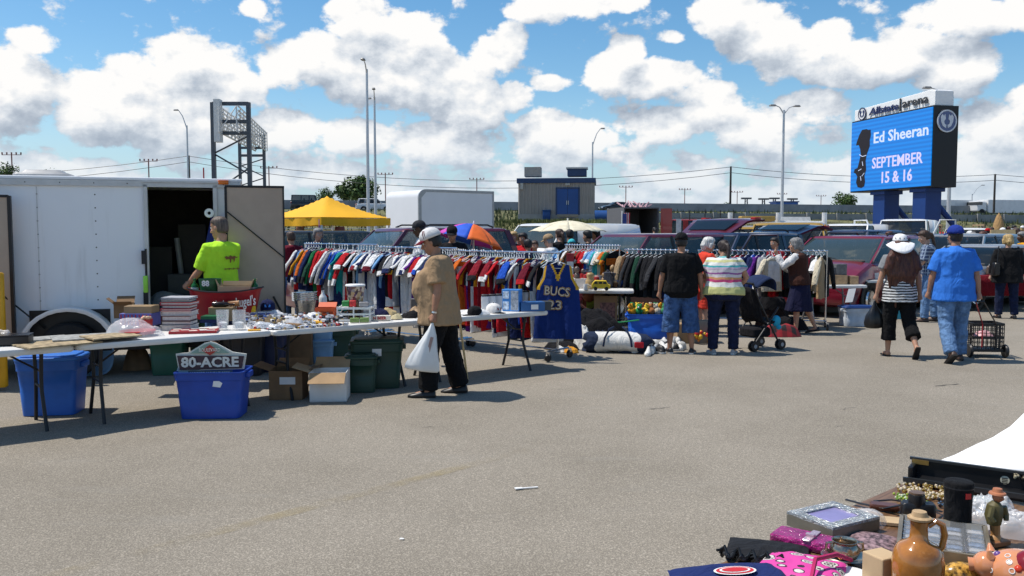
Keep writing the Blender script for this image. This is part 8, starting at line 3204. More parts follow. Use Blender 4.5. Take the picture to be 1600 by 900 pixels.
m.build('windscreen',CARGLASS,bo_,smooth=0)
m=MB()
m.box((-.3,0,-.25),(4.6,.12,.12))
for x in(-1.2,1.2):
 m.box((x,0,-.1),(.1,1.5,.1))
for s in(-1,1):
 m.lathe([(.01,-.08),(.3,-.08),(.3,.08),(.01,.08)],(-.4,s*.85,-.74),14,axis='Y')
 m.box((-.4,s*.7,-.5),(.1,.1,.5))
m.build('cradle',TRIM,bo_,smooth=0)
xa,xb,xc=(at(u,345,38).x for u in(1141,1216,1288))
rf_=thing('rail_frame','white pipe frame with three tall posts beyond the gold van','frame',(xa,38,0))
for x in(0,xb-xa,xc-xa):
 m=MB()
 m.tube([(x,0,0),(x,0,2.52)],.11,10)
 m.build('post',PWHITE,rf_)
for z in(2.12,1.75):
 m=MB()
 m.tube([(0,0,z),(xc-xa,0,z-.05)],.07,8)
 m.build('beam',PWHITE,rf_)
m=MB()
m.rbox((-.3,-.2,2.25),(1.5,.5,.22),.05)
tag(m.build('wooden_beam',mat('yellow_beam',(.42,.26,.06),.6),loc=(xa+1.4,38,0)),'yellow brown beam lying on the white pipe frame','beam')
nc=Vector((-4.84,22.0,0))
SZ,AA=2.42,R(52)
yt=thing('canopy_tent','bright yellow pop up canopy on white legs','canopy',(nc.x,nc.y,0),AA)
YC=mat('canopy_yellow',(.78,.40,.008),.75,var=.06,scale=1.2,bump=.3,bscale=3)
EZ,PZ=2.08,2.68
m=MB()
def tent(u,v):
 x,y=u*SZ,v*SZ
 q=1-2*max(abs(u-.5),abs(v-.5))
 sag=.06*math.sin(PI*q)*(1-abs(abs(u-.5)-abs(v-.5))*2)
 return Vector((x,y,EZ+(PZ-EZ)*q-sag))
m.grid(tent,24,24)
o_=m.build('roof',YC,yt,smooth=180)
m=MB()
for(a,b)in(((0,0),(SZ,0)),((SZ,0),(SZ,SZ)),((SZ,SZ),(0,SZ)),((0,SZ),(0,0))):
 m.grid(lambda u,v:Vector((a[0]+(b[0]-a[0])*u+(b[1]-a[1])*.012*math.sin(u*22),a[1]+(b[1]-a[1])*u-(b[0]-a[0])*.012*math.sin(u*22),EZ-v*.20-.03*math.sin(u*PI))),24,3)
m.build('valance',YC,o_,smooth=180)
for(x,y)in((0,0),(SZ,0),(SZ,SZ),(0,SZ)):
 m=MB()
 m.box((x+(.03 if x==0 else-.03),y+(.03 if y==0 else-.03),EZ/2-.01),(.04,.04,EZ-.02))
 m.build('leg',WHITEP,yt,smooth=0)
p=at(478,360,22.3)
for(u,lab,c,w)in((469,'brown leather bag hanging below the yellow canopy',(.20,.08,.03),.24),(531,'red brown bag hanging below the right side of the yellow canopy',(.25,.05,.03),.3)):
 p=at(u,362,22.6)
 m=MB()
 m.rbox((0,0,0),(w,.10,.26),.04,taper=.85)
 m.tube([(-w*.35,0,.12),(0,0,.36),(w*.35,0,.12)],.012,5)
 tag(m.build('handbag',mat('leather_'+lab.split()[0],c,.5,var=.2),loc=(p.x,22.6,p.z)),lab,'bag')
m=MB()
p=at(499,374,21.5)
m.ball((0,0,0),.10,14,10,s=(1,.7,1.3))
m.tube([(0,0,.12),(0,0,.5)],.01,5)
tag(m.build('balloon',mat('balloon_purple',(.32,.08,.45),.35),loc=(p.x,21.5,p.z)),'purple balloon hanging below the yellow canopy','balloon')
def parasol(loc,r,h,cols,label,tilt=(0,0),n=8,drop=.35,pole=.018):
 t=thing('parasol',label,'parasol',loc)
 MT=Matrix.Translation((0,0,h))@Matrix.Rotation(R(tilt[0]),4,'X')@Matrix.Rotation(R(tilt[1]),4,'Y')
 for k in range(n):
  m=MB()
  m.M=MT
  a0,a1=2*PI*k/n,2*PI*(k+1)/n
  def pan(u,v):
   a=a0+(a1-a0)*u
   sag=1-.045*math.sin(PI*u)*v
   return Vector((math.cos(a)*r*v*sag,math.sin(a)*r*v*sag,-drop*v**1.8+.02*math.sin(PI*u)*(v>.9)))
  m.grid(pan,6,8)
  m.build('panel',cols[k%len(cols)],t,smooth=180,solid=.004)
 m=MB()
 top=MT@Vector((0,0,.06))
 m.tube([(0,0,0),(0,0,h*.62),tuple(MT@Vector((0,0,-.02))),tuple(top)],pole,8)
 m.build('pole',WHITEP,t)
 m=MB()
 m.M=MT
 for k in range(n):
  a=2*PI*k/n
  m.tube([(math.cos(a)*.04,math.sin(a)*.04,-.015),(math.cos(a)*r*.55,math.sin(a)*r*.55,-drop*.34-.02),(math.cos(a)*r,math.sin(a)*r,-drop-.01)],.006,5)
 m.build('ribs',WHITEP,t)
 return t
MAG,BLU,ORA=mat('parasol_magenta',(.48,.04,.36),.7),mat('parasol_blue',(.012,.09,.55),.7),mat('parasol_orange',(.72,.13,.015),.7)
p=at(740,352,15.9)
parasol((p.x,15.9,0),.64,p.z+.02,[ORA,MAG,BLU,MAG,MAG,BLU,ORA,ORA],'striped blue, orange and magenta parasol behind the jersey racks',(-6,14),drop=.34)
p=at(887,346,20.5)
parasol((p.x,20.5,0),.92,p.z+.02,[mat('parasol_cream',(.66,.60,.44),.8)],'cream parasol open behind the shirt rack',(0,0),drop=.26)
p=at(1561,334,36)
m=MB()
m.lathe([(.05,0),(.05,1.1),(.17,1.15),(.24,1.5),(.20,2.0),(.10,p.z-.1),(.03,p.z),(.01,p.z+.05)],n=12)
tag(m.build('closed_parasol',cloth('parasol_tan',(.36,.22,.10)),loc=(p.x,36,0)),'closed tan parasol standing in the far right crowd','parasol')
p=at(1568,370,24)
m=MB()
m.box((0,0,0),(.68,.04,.5),tilt=('X',R(-12)))
pb=thing('plywood_stand','light plywood board propped up left of the blond woman','board',(p.x,24,0))
m.v=[(x,y,z+p.z-.05)for(x,y,z)in m.v]
m.build('board',mat('plywood_light',(.50,.36,.18),.7,var=.1),pb,smooth=0)
m=MB()
for x in(-.28,.28):
 m.box((x,.05,(p.z-.2)/2),(.05,.05,p.z-.2))
m.build('legs',mat('plywood_light'),pb,smooth=0)
#   FOREGROUND TABLE
FZ=.74
E3,E1=G(1085,897,FZ),G(1418,752,FZ)
FD=(E1-E3).normalized()
FNv=Vector((FD.y,-FD.x,0))
FROT=math.atan2(FD.y,FD.x)
WOOD=bpy.data.materials.new('brown_wood_top')
WOOD.use_nodes=True
n=NT(WOOD.node_tree)
b=WOOD.node_tree.nodes['Principled BSDF']
P=n.node('ShaderNodeTexCoord').outputs['Object']
gr_=n.noise(n.vm('MULTIPLY',P,(3.0,40.0,3.0)),1.5,5.0,.6,dist=.6)
n.put(b.inputs['Base Color'],n.mix(n.sstep(gr_,.3,.7),(.105,.052,.024),(.205,.115,.060)))
b.inputs['Roughness'].default_value=.42
fl_=(E1-E3).length
L1=2.4
c=E3+FD*(fl_+.02-L1/2)+FNv*.40
ft=folding_table((c.x,c.y,0),FROT,L1,.80,'brown wooden topped table in the foreground covered with jewellery and trinkets','foreground tables',FZ,top=WOOD)
c2=E3+FD*(fl_+.04+.9)+FNv*.40
folding_table((c2 .x,c2 .y,0),FROT,1.75,.80,'foreground table hidden under the white sheet','foreground tables',FZ-.004)
def F(u,v,z=FZ+.002):
 return G(u,v,z)
SHEET=mat('white_sheet',(.83,.83,.82),.85,var=.0,bump=.35,bscale=7)
sh_o=E3+FD*(fl_+.05)
qa0,qa1=F(1424,752)-E3,F(1606,779)-E3
SHR=(qa1 .dot(FD)-qa0 .dot(FD))/(qa1 .dot(FNv)-qa0 .dot(FNv))
A00=qa0 .dot(FD)-SHR*qa0 .dot(FNv)-fl_-.05+.10
def sheet(u,v):
 bq=-.16+v*1.12
 a=A00+SHR*max(0,bq)
 a=a+u*(1.85-a)
 over=max(0,-bq)
 z=FZ+.006+.020*(1+fold_noise((a*2.5,bq*2.5,0),1.0,4.0))+.010*(1-abs(fold_noise((a*4+bq*3,bq*5-a,0),1.0,8.0))*2)
 hump=.10*max(0,1-((a-.34)/.26)**2)*min(1,max(0,(bq-.10)/.14))+.11*max(0,1-((a-.72)/.34)**2)*min(1,max(0,(bq-.03)/.12))+.17*max(0,1-((a-1.25)/.5)**2)*min(1,max(0,(bq-.0)/.15))
 z+=hump*min(1.0,max(0.0,(.84-bq)/.2))
 if bq>.80:
  z-=(bq-.80)*1.5
  bq=.80+(bq-.80)*.35+.012*math.sin(a*14)
 if a>fl_*0+1.79:
  z-=(a-1.79)*1.6
 if bq<0:
  z=FZ+.01-over*1.6+.0*u
  bq=-.012-.03*over*4+.02*math.sin(a*16)*over*6
 return sh_o+FD*(a-.02)+FNv*bq+Vector((0,0,z-FZ*0-0))
m=MB()
m.grid(lambda u,v:Vector((sheet(u,v).x,sheet(u,v).y,sheet(u,v).z-FZ)),60,40)
o=m.build('white_sheet',SHEET,loc=(0,0,0),smooth=180,solid=.003)
tag(o,'bright white sheet draped over the foreground table beyond the black case','sheet')
q0,q1=F(1424,752),F(1606,779)
cd=(q1-q0).normalized()
cl_=thing('open_case','open black instrument case standing on the foreground table before the white sheet','case',tuple(q0+cd*.30),math.atan2(cd.y,cd.x))
CB=mat('case_black',(.010,.010,.011),.35,var=.2)
m=MB()
m.box((.05,.06,.04),(.72,.02,.08))
m.box((.05,.0,.009),(.72,.13,.018))
m.box((-.30,.02,.034),(.02,.10,.065))
m.build('lid',CB,cl_,smooth=0,bevel=.006)
m=MB()
m.box((.05,-.065,.022),(.74,.012,.018))
m.box((.05,.050,.083),(.73,.014,.010))
m.build('rim',mat('case_rim',(.06,.065,.07),.3,.6),cl_,smooth=0)
BRASS=mat('brass',(.45,.30,.10),.35,.9,var=.15)
m=MB()
m.box((-.275,.045,.072),(.06,.012,.018))
m.build('corner_plate',BRASS,cl_,smooth=0)
for x in(.02,.21):
 m=MB()
 m.lathe([(.016,.0),(.016,-.008),(.012,-.010),(.001,-.006)],(x,.049,.045),18,axis='Y')
 gr2=m.build('grommet',mat('grommet_cream',(.55,.53,.42),.4),cl_,smooth=0)
 m=MB()
 for k in range(4):
  m.box((x,.037,.036+k*.006),(.020,.006,.0025))
 m.build('slot',BLACK,gr2,smooth=0)
m=MB()
rr_=random.Random(9)
for k in range(60):
 m.ball((rr_.uniform(.05,.38),.035+rr_.uniform(-.01,.008),.062+rr_.uniform(0,.016)),rr_.uniform(.003,.007),6,5,k%2)
tag(m.build('bead_strings',[mat('bead_dark',(.05,.04,.03),.3),mat('bead_bone',(.4,.34,.22),.4)],loc=cl_.location,rot=cl_.rotation_euler.z),'dark and bone bead strings hung inside the open black case','beads',kind='stuff')
p=F(1500,843)
sp_=thing('portable_speaker','black cylindrical portable speaker with a small red badge standing on end','speaker',(p.x,p.y+.02,FZ+.003),R(10))
m=MB()
m.lathe([(.038,0),(.042,.006),(.041,.10),(.043,.155),(.045,.16),(.045,.182),(.041,.187),(.02,.189),(.001,.189)],n=26)
m.build('cover',cloth('cover_black',(.010,.010,.011),fold=.3,fscale=18),sp_,smooth=50)
m=MB()
m.lathe([(.0455,.166),(.046,.168),(.0455,.170)],n=26,caps=False)
m.build('zip',BLACK,sp_)
m=MB()
m.box((.002,-.0445,.148),(.018,.004,.018))
m.build('badge',mat('badge_red',(.55,.03,.03),.4),sp_,smooth=0)
p=F(1438,938)
jg_=thing('ceramic_jug','glossy amber brown ceramic jug with a handle and cork lid','jug',(p.x,p.y+.02,FZ+.003),R(-8))
JUG=mat('amber_glaze',(.30,.115,.016),.10,var=.35,scale=14,coat=.8)
m=MB()
m.lathe([(.055,0),(.062,.006),(.066,.05),(.067,.10),(.062,.128),(.050,.146),(.030,.156),(.0235,.165),(.022,.195),(.024,.212),(.021,.214),(.018,.19),(.001,.185)],n=36)
m.build('body',JUG,jg_,smooth=60)
m=MB()
m.tube([(.022,0,.198),(.042,0,.212),(.060,0,.203),(.066,0,.175),(.060,0,.142),(.052,0,.132)],[.0085,.0085,.009,.009,.0085,.008],10)
m.build('handle',JUG,jg_)
m=MB()
m.lathe([(.018,.205),(.019,.214),(.030,.216),(.031,.222),(.021,.226),(.018,.238),(.001,.240)],n=20)
m.build('cork',mat('cork',(.42,.29,.16),.85,var=.2,scale=40),jg_,smooth=40)
p=F(1382,915)
carton((p.x,p.y+.02,FZ+.003),(.075,.075,.085),R(24),'small plain tan box standing left of the amber jug',CARDL,tape=False)
p=F(1556,852)
wm=thing('carved_figure','small carved wooden man with a green coat on a wooden base','figurine',(p.x,p.y+.01,FZ+.003),R(20))
m=MB()
m.box((0,0,.008),(.075,.06,.016))
m.build('base',mat('base_wood',(.24,.10,.04),.5),wm,smooth=0,bevel=.003)
m=MB()
m.tube([(0,0,.014),(.004,.0,.03),(0,0,.07),(-.004,0,.075)],[.020,.014,.016,.018],10)
m.build('legs',mat('carved_tan',(.42,.22,.08),.5,var=.2),wm)
m=MB()
m.tube([(-.003,0,.066),(-.006,0,.095),(-.002,0,.125),(.002,0,.138)],[.021,.028,.024,.012],10)
m.tube([(-.024,-.01,.122),(-.034,-.012,.095),(-.026,-.02,.08)],[.010,.010,.008],7)
m.tube([(.022,-.01,.122),(.03,-.012,.095),(.024,-.02,.08)],[.010,.010,.008],7)
m.build('coat',mat('coat_green',(.10,.085,.03),.5,var=.3),wm)
m=MB()
m.ball((.004,-.004,.153),.017,12,10)
m.ball((.004,-.020,.151),.006,8,6)
m.lathe([(.026,0),(.024,.005),(.016,.008),(.013,.018),(.001,.02)],(.004,-.002,.162),14)
m.build('head',mat('carved_red',(.40,.15,.07),.5,var=.2),wm)
p=F(1592,936)
pg=thing('piggy_bank','peach coloured painted pottery pig with white rings and a dark red patch','pottery pig',(p.x+.02,p.y+.03,FZ+.003),R(-30))
pg.scale=(.82,.82,.82)
m=MB()
PCH=mat('peach_glaze',(.62,.26,.12),.15,var=.1,coat=.6)
m.ball((0,0,.075),.085,24,16,s=(1.25,1,.88))
m.ball((-.10,-.01,.085),.045,16,12)
m.tube([(-.135,-.012,.08),(-.155,-.014,.078)],[.022,.024],12)
for s in(-1,1):
 m.tube([(-.09,s*.03,.12),(-.095,s*.04,.145)],[.016,.004],8)
 for x in(-.05,.05):
  m.tube([(x,s*.045,.03),(x,s*.045,0)],[.022,.018],10)
m.build('body',PCH,pg,smooth=60)
m=MB()
for(a,e_)in((200,30),(230,55),(255,20),(280,50),(310,25),(215,5),(170,40),(330,50),(245,40),(295,5)):
 d=Vector((math.cos(R(a))*math.cos(R(e_))*1.25,math.sin(R(a))*math.cos(R(e_)),math.sin(R(e_))*.88))
 c_=Vector((0,0,.075))+d*.0855
 nn=Vector((d.x/1.56,d.y,d.z/.77)).normalized()
 t1=nn.orthogonal().normalized()
 t2=nn.cross(t1)
 m.tube([c_+(t1*math.cos(q)+t2*math.sin(q))*.0085 for q in[2*PI*i/12 for i in range(13)]],.0016,5)
m.build('ring_pattern',WHITEP,pg)['kind']='stuff'
m=MB()
m.ball((.03,-.025,.105),.062,16,12,s=(1,.9,.9))
m.build('patch',mat('patch_red',(.22,.012,.02),.2,var=.2),pg,smooth=180)
for(a,e_,cc)in((265,28,0),(190,45,1)):
 m=MB()
 d=Vector((math.cos(R(a))*math.cos(R(e_))*1.25,math.sin(R(a))*math.cos(R(e_)),math.sin(R(e_))*.88))
 m.ball(tuple(Vector((0,0,.075))+d*.078),.014,10,8,cc)
 m.build('spot',[mat('spot_red',(.6,.05,.02),.2),mat('spot_violet',(.12,.06,.22),.2)],pg,smooth=180)
qa,qb,qc=F(1408,832),F(1538,850),F(1352,880)
ax=(qb-qa)
cw=ax.length
ax.normalize()
ay=Vector((-ax.y,ax.x,0))
dcp=qa+ax*(cw*.5)-ay*.15
dc=thing('display_case','flat glass topped display case with rows of silver jewellery','display case',(dcp.x,dcp.y,FZ+.003),math.atan2(ax.y,ax.x))
FRW=mat('case_frame',(.24,.20,.14),.4,.4,var=.25)
cd_=.30
m=MB()
for(c_,s_)in(((0,-cd_/2,.03),(cw,.012,.06)),((0,cd_/2,.03),(cw,.012,.06)),((-cw/2,0,.03),(.012,cd_,.06)),((cw/2,0,.03),(.012,cd_,.06)),((0,0,.004),(cw-.012,cd_-.012,.006))):
 m.box(c_,s_)
m.build('frame',FRW,dc,smooth=0)
m=MB()
for k in range(3):
 m.box((-cw/2+cw*(k+1)/4,0,.045),(.004,cd_-.015,.02))
for k in range(6):
 m.box((0,-cd_/2+cd_*(k+1)/7,.044),(cw-.015,.004,.018))
m.build('divider',CHROME,dc,smooth=0)
m=MB()
for i in range(4):
 for j in range(7):
  x,y=-cw/2+cw*(i+.5)/4,-cd_/2+cd_*(j+.5)/7
  m.rbox((x,y,.030),(cw/4-.012,cd_/7-.014,.022),.008,mi=(i*3+j)%4)
m.build('jewellery',[mat('jewel_silver',(.72,.72,.74),.25,.6,var=.5,scale=80),mat('jewel_grey',(.3,.32,.36),.3,.3,var=.5,scale=90),mat('jewel_white',(.65,.66,.68),.4,var=.2,scale=60),mat('jewel_blue',(.25,.34,.50),.3,var=.5,scale=90)],dc)['kind']='stuff'
m=MB()
m.box((0,0,.061),(cw-.02,cd_-.02,.002))
m.build('glass',mat('case_glass',(.9,.92,.93),.04,var=0,alpha=.07,spec=1.0),dc,smooth=0)
qa,qb,qc,qd=F(1239,824),F(1288,800),F(1363,826),F(1312,852)
ax=(qd-qa)
aw,ah=ax.length,(qb-qa).length
mid=(qa+qc)/2
fr=thing('photo_box','silver glittering frame box with a lilac panel at the table edge','box',(mid.x,mid.y,FZ+.003),math.atan2(ax.y,ax.x))
SILF=mat('glitter_silver',(.42,.44,.44),.22,.7,var=.5,scale=120,bump=.6,bscale=160)
m=MB()
m.box((0,0,.02),(aw,ah,.04))
m.build('box',mat('frame_side',(.18,.17,.14),.4,.4,var=.2),fr,smooth=0)
m=MB()
for(c_,s_)in(((0,-ah/2+.02,.044),(aw,.04,.008)),((0,ah/2-.02,.044),(aw,.04,.008)),((-aw/2+.02,0,.044),(.04,ah-.08,.008)),((aw/2-.02,0,.044),(.04,ah-.08,.008))):
 m.box(c_,s_)
m.build('frame',SILF,fr,smooth=0)
m=MB()
m.box((0,0,.041),(aw-.08,ah-.08,.002))
m.build('panel',mat('lilac_panel',(.25,.22,.42),.15,var=.12),fr,smooth=0)
p=F(1258,852)
wl_=thing('wallet','shiny magenta patent wallet with a clasp','wallet',(p.x,p.y,FZ+.003),R(-38))
m=MB()
MGT=mat('magenta_patent',(.34,.012,.15),.14,var=.3,scale=30,bump=.8,bscale=55,coat=.6)
m.rbox((0,0,.016),(.20,.10,.03),.012)
m.build('body',MGT,wl_)
m=MB()
m.rbox((.02,0,.033),(.025,.106,.006),.003)
m.rbox((.02,-.01,.040),(.03,.012,.010),.004)
m.build('clasp',mat('clasp_pale',(.6,.45,.5),.25,.5),wl_)
PAIS=bpy.data.materials.new('pink_paisley')
PAIS.use_nodes=True
n=NT(PAIS.node_tree)
P=n.node('ShaderNodeTexCoord').outputs['Object']
vo=n.node('ShaderNodeTexVoronoi',feature='F1')
n.put(vo.inputs['Vector'],n.vm('MULTIPLY',P,(1.0,1.35,1.0)))
vo.inputs['Scale'].default_value=19
vo.inputs['Randomness'].default_value=.6
dd=n.m('ADD',vo.outputs['Distance'],n.m('MULTIPLY',n.noise(P,90,2),.10))
n.put(PAIS.node_tree.nodes['Principled BSDF'].inputs['Base Color'],n.ramp(dd,[(0,(.02,.02,.02)),(.16,(.55,.52,.48)),(.24,(.03,.02,.02)),(.31,(.60,.56,.52)),(.42,(.04,.01,.03)),(.47,(.62,.05,.30))]))
for e in[x for x in PAIS.node_tree.nodes if x.bl_idname=='ShaderNodeValToRGB']:
 e.color_ramp.interpolation='CONSTANT'
PAIS.node_tree.nodes['Principled BSDF'].inputs['Roughness'].default_value=.7
p=F(1252,893)
pb_=thing('paisley_bag','pink bag with black and white paisley print','bag',(p.x,p.y,FZ+.003),R(-34))
m=MB()
m.grid(lambda u,v:Vector(((u-.5)*.23,(v-.5)*.20,.010+.022*(math.sin(PI*u)*math.sin(PI*v))**.35+.004*fold_noise((u*4,v*4,0),1.5,2.0))),24,22)
m.build('body',PAIS,pb_,smooth=180)
m=MB()
m.tube([(.06,-.12,.03),(.05,-.04,.06),(.09,.03,.06),(.12,.09,.03)],[.006,.007,.007,.006],6)
m.build('strap',mat('strap_crimson',(.40,.015,.09),.5),pb_)
p=F(1185,868)
m=MB()
m.grid(lambda u,v:Vector(((u-.5)*.24,(v-.5)*.17,.010+.018*(math.sin(PI*u)*math.sin(PI*v))**.5+.005*fold_noise((u*5,v*5,0),1.2,7.0))),22,18)
tag(m.build('black_pouch',cloth('pouch_black',(.016,.017,.02)),loc=(p.x+.03,p.y+.01,FZ+.003),rot=R(-20),smooth=180),'flat black cloth pouch with a blue edge at the table corner','pouch')
m=MB()
for k in range(60):
 a=k*.5
 x=-.10+.20*k/60
 m.tube([(x,.018*math.sin(a),.010+.012*math.cos(a*1.7)),(x+.012,.018*math.sin(a+.8),.022+.012*math.sin(a)),(x+.02,.018*math.sin(a+1.6),.010)],.0045,5)
p=F(1172,880)
tag(m.build('ruffle',mat('ruffle_black',(.012,.012,.013),.4),loc=(p.x,p.y,FZ+.004),rot=R(-25)),'black ruffled trim lying along the navy cloth','ruffle')
p=F(1133,912)
nv_=thing('navy_shirt','folded navy cloth with an oval red and white badge at the table corner','shirt',(p.x,p.y,FZ+.003),R(8))
m=MB()
m.grid(lambda u,v:Vector(((u-.5)*.34+.03*v,(v-.5)*.18,.010+.030*(math.sin(PI*u)*math.sin(PI*v))**.4+.003*fold_noise((u*4,v*4,0),1.4,5.0))),26,16)
m.build('fabric',cloth('fabric_navy',(.014,.026,.11),fold=.4),nv_,smooth=180)
m=MB()
def oval(rx,ry,z):
 return[Vector((.02+math.cos(a)*rx,-.02+math.sin(a)*ry,z))for a in[2*PI*i/28 for i in range(28)]]
for(rx,ry,z,mi)in((.062,.030,.0445,0),(.055,.025,.0455,1),(.045,.019,.0465,0),(.038,.015,.0475,1)):
 m.add(oval(rx,ry,z),[tuple(range(28))],mi)
m.build('badge',[PAPERW,mat('badge_red2',(.55,.02,.025),.5)],nv_,smooth=0)
p=F(1323,882)
m=MB()
SILV=mat('old_silver',(.48,.38,.28),.22,.95,var=.4,scale=16)
m.lathe([(.03,0),(.035,.004),(.064,.018),(.068,.020),(.064,.023),(.03,.008),(.001,.007)],n=32)
tag(m.build('saucer',SILV,loc=(p.x,p.y+.02,FZ+.003),smooth=50),'tarnished silver saucer below the silver cup','saucer')
cp=thing('silver_cup','tarnished silver cup with two handles standing on a saucer','cup',(p.x,p.y+.02,FZ+.013))
m=MB()
m.lathe([(.022,0),(.036,.006),(.044,.022),(.042,.038),(.034,.048),(.038,.056),(.035,.056),(.030,.047),(.036,.03),(.001,.008)],n=30)
m.build('bowl',SILV,cp,smooth=60)
for s in(-1,1):
 m=MB()
 m.tube([(s*.036,0,.05),(s*.054,0,.048),(s*.056,0,.03),(s*.042,0,.02)],.0045,8)
 m.build('handle',SILV,cp)
p=F(1328,905)
m=MB()
m.lathe([(.025,0),(.03,.004),(.052,.014),(.055,.016),(.05,.017),(.028,.008),(.001,.007)],n=30)
tag(m.build('white_plate',mat('white_china',(.72,.72,.70),.12,var=.02),loc=(p.x,p.y,FZ+.003),smooth=50),'small white china dish at the bottom edge of the photo','dish')
p=F(1368,850)
m=MB()
m.grid(lambda u,v:Vector(((u-.5)*.15,(v-.5)*.16,.006+.018*(math.sin(PI*u)*math.sin(PI*v))**.5)),14,14)
tag(m.build('printed_pouch',mat('black_pink_print',(.20,.13,.14),.6,var=.9,scale=60),loc=(p.x-.01,p.y,FZ+.003),rot=R(-30),smooth=180),'black and pink printed cloth beside the silver cup','pouch')
p=F(1434,812)
cm=thing('film_camera','black film camera lying on its strap','camera',(p.x,p.y,FZ+.003),R(-15))
m=MB()
m.rbox((0,0,.03),(.11,.05,.06),.012)
m.rbox((0,.0,.066),(.04,.036,.018),.008)
m.build('body',BLACK,cm)
m=MB()
m.lathe([(.026,0),(.028,.02),(.026,.04),(.022,.042),(.001,.043)],(-.005,0,.048),20)
ln_=m.build('lens',BLACK,cm,smooth=40)
m=MB()
m.lathe([(.024,.042),(.024,.048),(.001,.049)],(-.005,0,.048),20)
m.build('lens_cap',mat('cap_brown',(.13,.08,.05),.35),ln_)
m=MB()
m.tube([(-.05,.02,.04),(-.10,.06,.012),(-.17,.10,.010),(-.22,.13,.012)],.008,6,flat=.4)
m.tube([(.05,.02,.03),(.09,.08,.01),(.03,.16,.012),(-.06,.17,.012),(-.12,.14,.012),(-.08,.09,.014)],.006,6,flat=.5)
m.build('strap',BLACK,cm)
def chain(u0,v0,u1,v1,n_,r,mts,label,seed,spread=.03,nm='necklace'):
 rr=random.Random(seed)
 a,b=F(u0,v0),F(u1,v1)
 m=MB()
 for k in range(n_):
  t_=(k/n_*3.0)%1.0
  p=a.lerp(b,t_)+Vector((math.sin(k*.32)*spread+rr.uniform(-.004,.004),math.cos(k*.27)*spread,0))
  m.ball((p.x-a.x,p.y-a.y,r+rr.uniform(0,.012)),r*rr.uniform(.7,1.2),7,5,k%len(mts))
 tag(m.build(nm,mts,loc=(a.x,a.y,FZ+.002)),label,'necklace',kind=None)
GOLD1,GOLD2=mat('bead_gold',(.50,.32,.08),.25,.7,var=.3,scale=90),mat('bead_pearl',(.60,.50,.36),.25)
chain(1412,766,1478,784,150,.0065,[GOLD1,GOLD2],'heap of gold beads and chains left of the black speaker',3,.035)
chain(1428,758,1482,770,110,.0055,[GOLD1,GOLD1,GOLD2],'row of small gold beads just below the open case',4,.022)
chain(1402,781,1458,797,120,.0050,[mat('bead_lime',(.34,.42,.05),.3),mat('bead_leaf',(.16,.28,.04),.3),mat('bead_clear',(.6,.65,.45),.2)],'lime green bead necklace above the camera',5,.03)
chain(1470,790,1496,800,40,.007,[BLACK,CHROME],'black and silver beads left of the speaker foot',6,.02)
chain(1560,800,1596,812,60,.007,[mat('bead_dark'),mat('bead_white',(.6,.6,.6),.3)],'black and white beads behind the carved figure',7,.025)
p=F(1382,797)
m=MB()
m.rbox((0,0,.012),(.10,.045,.02),.01)
tag(m.build('leather_purse',mat('leather_brown2',(.10,.035,.02),.3),loc=(p.x,p.y,FZ+.003),rot=R(-22)),'small dark brown leather purse left of the camera','purse')
p=F(1395,815)
m=MB()
m.box((0,0,.006),(.25,.07,.010))
tag(m.build('cardboard_strip',CARDL,loc=(p.x-.06,p.y,FZ+.003),rot=R(-18),smooth=0),'flat tan cardboard strip below the camera strap','cardboard')
p=F(1318,805)
m=MB()
m.box((0,0,.012),(.07,.05,.022))
tag(m.build('cork_block',CARDL,loc=(p.x,p.y,FZ+.003),rot=R(-28),smooth=0),'small tan block at the table edge behind the frame box','block')
for(u,v,rx,h,lab,sd_)in((1352,822,.085,.05,'crumpled clear plastic beside the silver frame box',201),(1548,822,.10,.09,'clear plastic bag of silver things behind the carved figure',202),(1592,838,.10,.07,'crumpled clear plastic at the right edge above the pig',203)):
 p=F(u,v)
 heap((p.x,p.y+.02,FZ+.003),rx,rx*.75,h,lab,FILM,sd_,'plastic_bag','bag',sharp=2.2)
p=F(1545,815)
m=MB()
for k in range(26):
 m.rbox((rr_.uniform(-.07,.07),rr_.uniform(-.05,.05),.012+rr_.uniform(0,.03)),(rr_.uniform(.01,.03),rr_.uniform(.01,.02),.012),.004,rz=rr_.uniform(0,3))
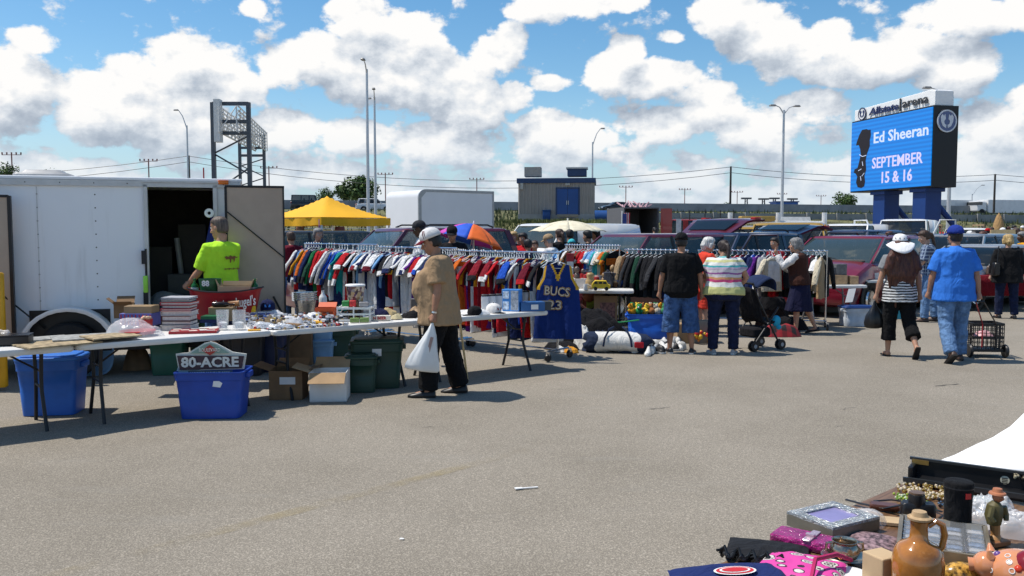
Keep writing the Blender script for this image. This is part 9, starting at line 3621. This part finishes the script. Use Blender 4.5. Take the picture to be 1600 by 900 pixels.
tag(m.build('silver_trinkets',mat('jewel_silver'),loc=(p.x,p.y+.02,FZ+.003)),'silver trinkets inside the clear bag behind the figure','trinkets',kind='stuff')
p=F(1540,796)
m=MB()
m.box((0,0,.02),(.12,.07,.035),.2)
tag(m.build('clear_box',mat('tealbox',(.30,.40,.36),.2,alpha=.7),loc=(p.x,p.y,FZ+.003),rot=R(-20),smooth=0),'pale green clear box right of the black speaker','box')
p=F(1500,908)
m=MB()
m.ball((0,0,.02),.045,16,10,s=(1.2,.8,.75))
tag(m.build('leopard_purse',mat('leopard_print',(.40,.22,.04),.25,var=.9,scale=70),loc=(p.x,p.y,FZ+.003)),'gold leopard print purse right of the amber jug','purse')
p=F(1545,905)
m=MB()
m.prism([(-.05,0),(.05,.0),(.055,.05),(-.02,.035)],(0,0,0),(1,0,0),(0,.3,1),.02)
tag(m.build('green_ornament',mat('olive_glaze',(.10,.09,.03),.25,var=.3),loc=(p.x,p.y,FZ+.003),smooth=0),'olive glazed ornament in front of the pottery pig','ornament')
m=MB()
p=F(1598,905)
m.ball((0,0,.03),.04,14,10)
tag(m.build('dark_pot',mat('ink_glaze',(.015,.018,.03),.2),loc=(p.x+.01,p.y-.02,FZ+.003),smooth=180),'dark ink coloured pot at the bottom right corner','pot')
for(u,v,a,lab)in((827,764,15,'white plastic fork lying on the asphalt in the middle'),):
 p=gnd(u,v)
 t=thing('plastic_fork',lab,'fork',(p.x,p.y,.003),R(a))
 m=MB()
 m.box((0,0,.006),(.12,.014,.006))
 m.build('handle',PAPERW,t,smooth=0)
 m=MB()
 m.box((-.075,0,.008),(.05,.03,.006))
 m.build('head',PAPERW,t,smooth=0)
for(u,v,lab)in((627,844,'tiny pale scrap of paper on the asphalt below centre'),(1222,842,'tiny pale scrap on the asphalt near the foreground table')):
 p=gnd(u,v)
 m=MB()
 m.add([(-.012,0,0),(.012,-.006,.003),(.016,.01,.002),(-.006,.012,.005)],[(0,1,2,3)])
 tag(m.build('paper_scrap',PAPERW,loc=(p.x,p.y,.005),smooth=0,solid=.001),lab,'scrap')
bpy.data.scenes.remove(SCRATCH)
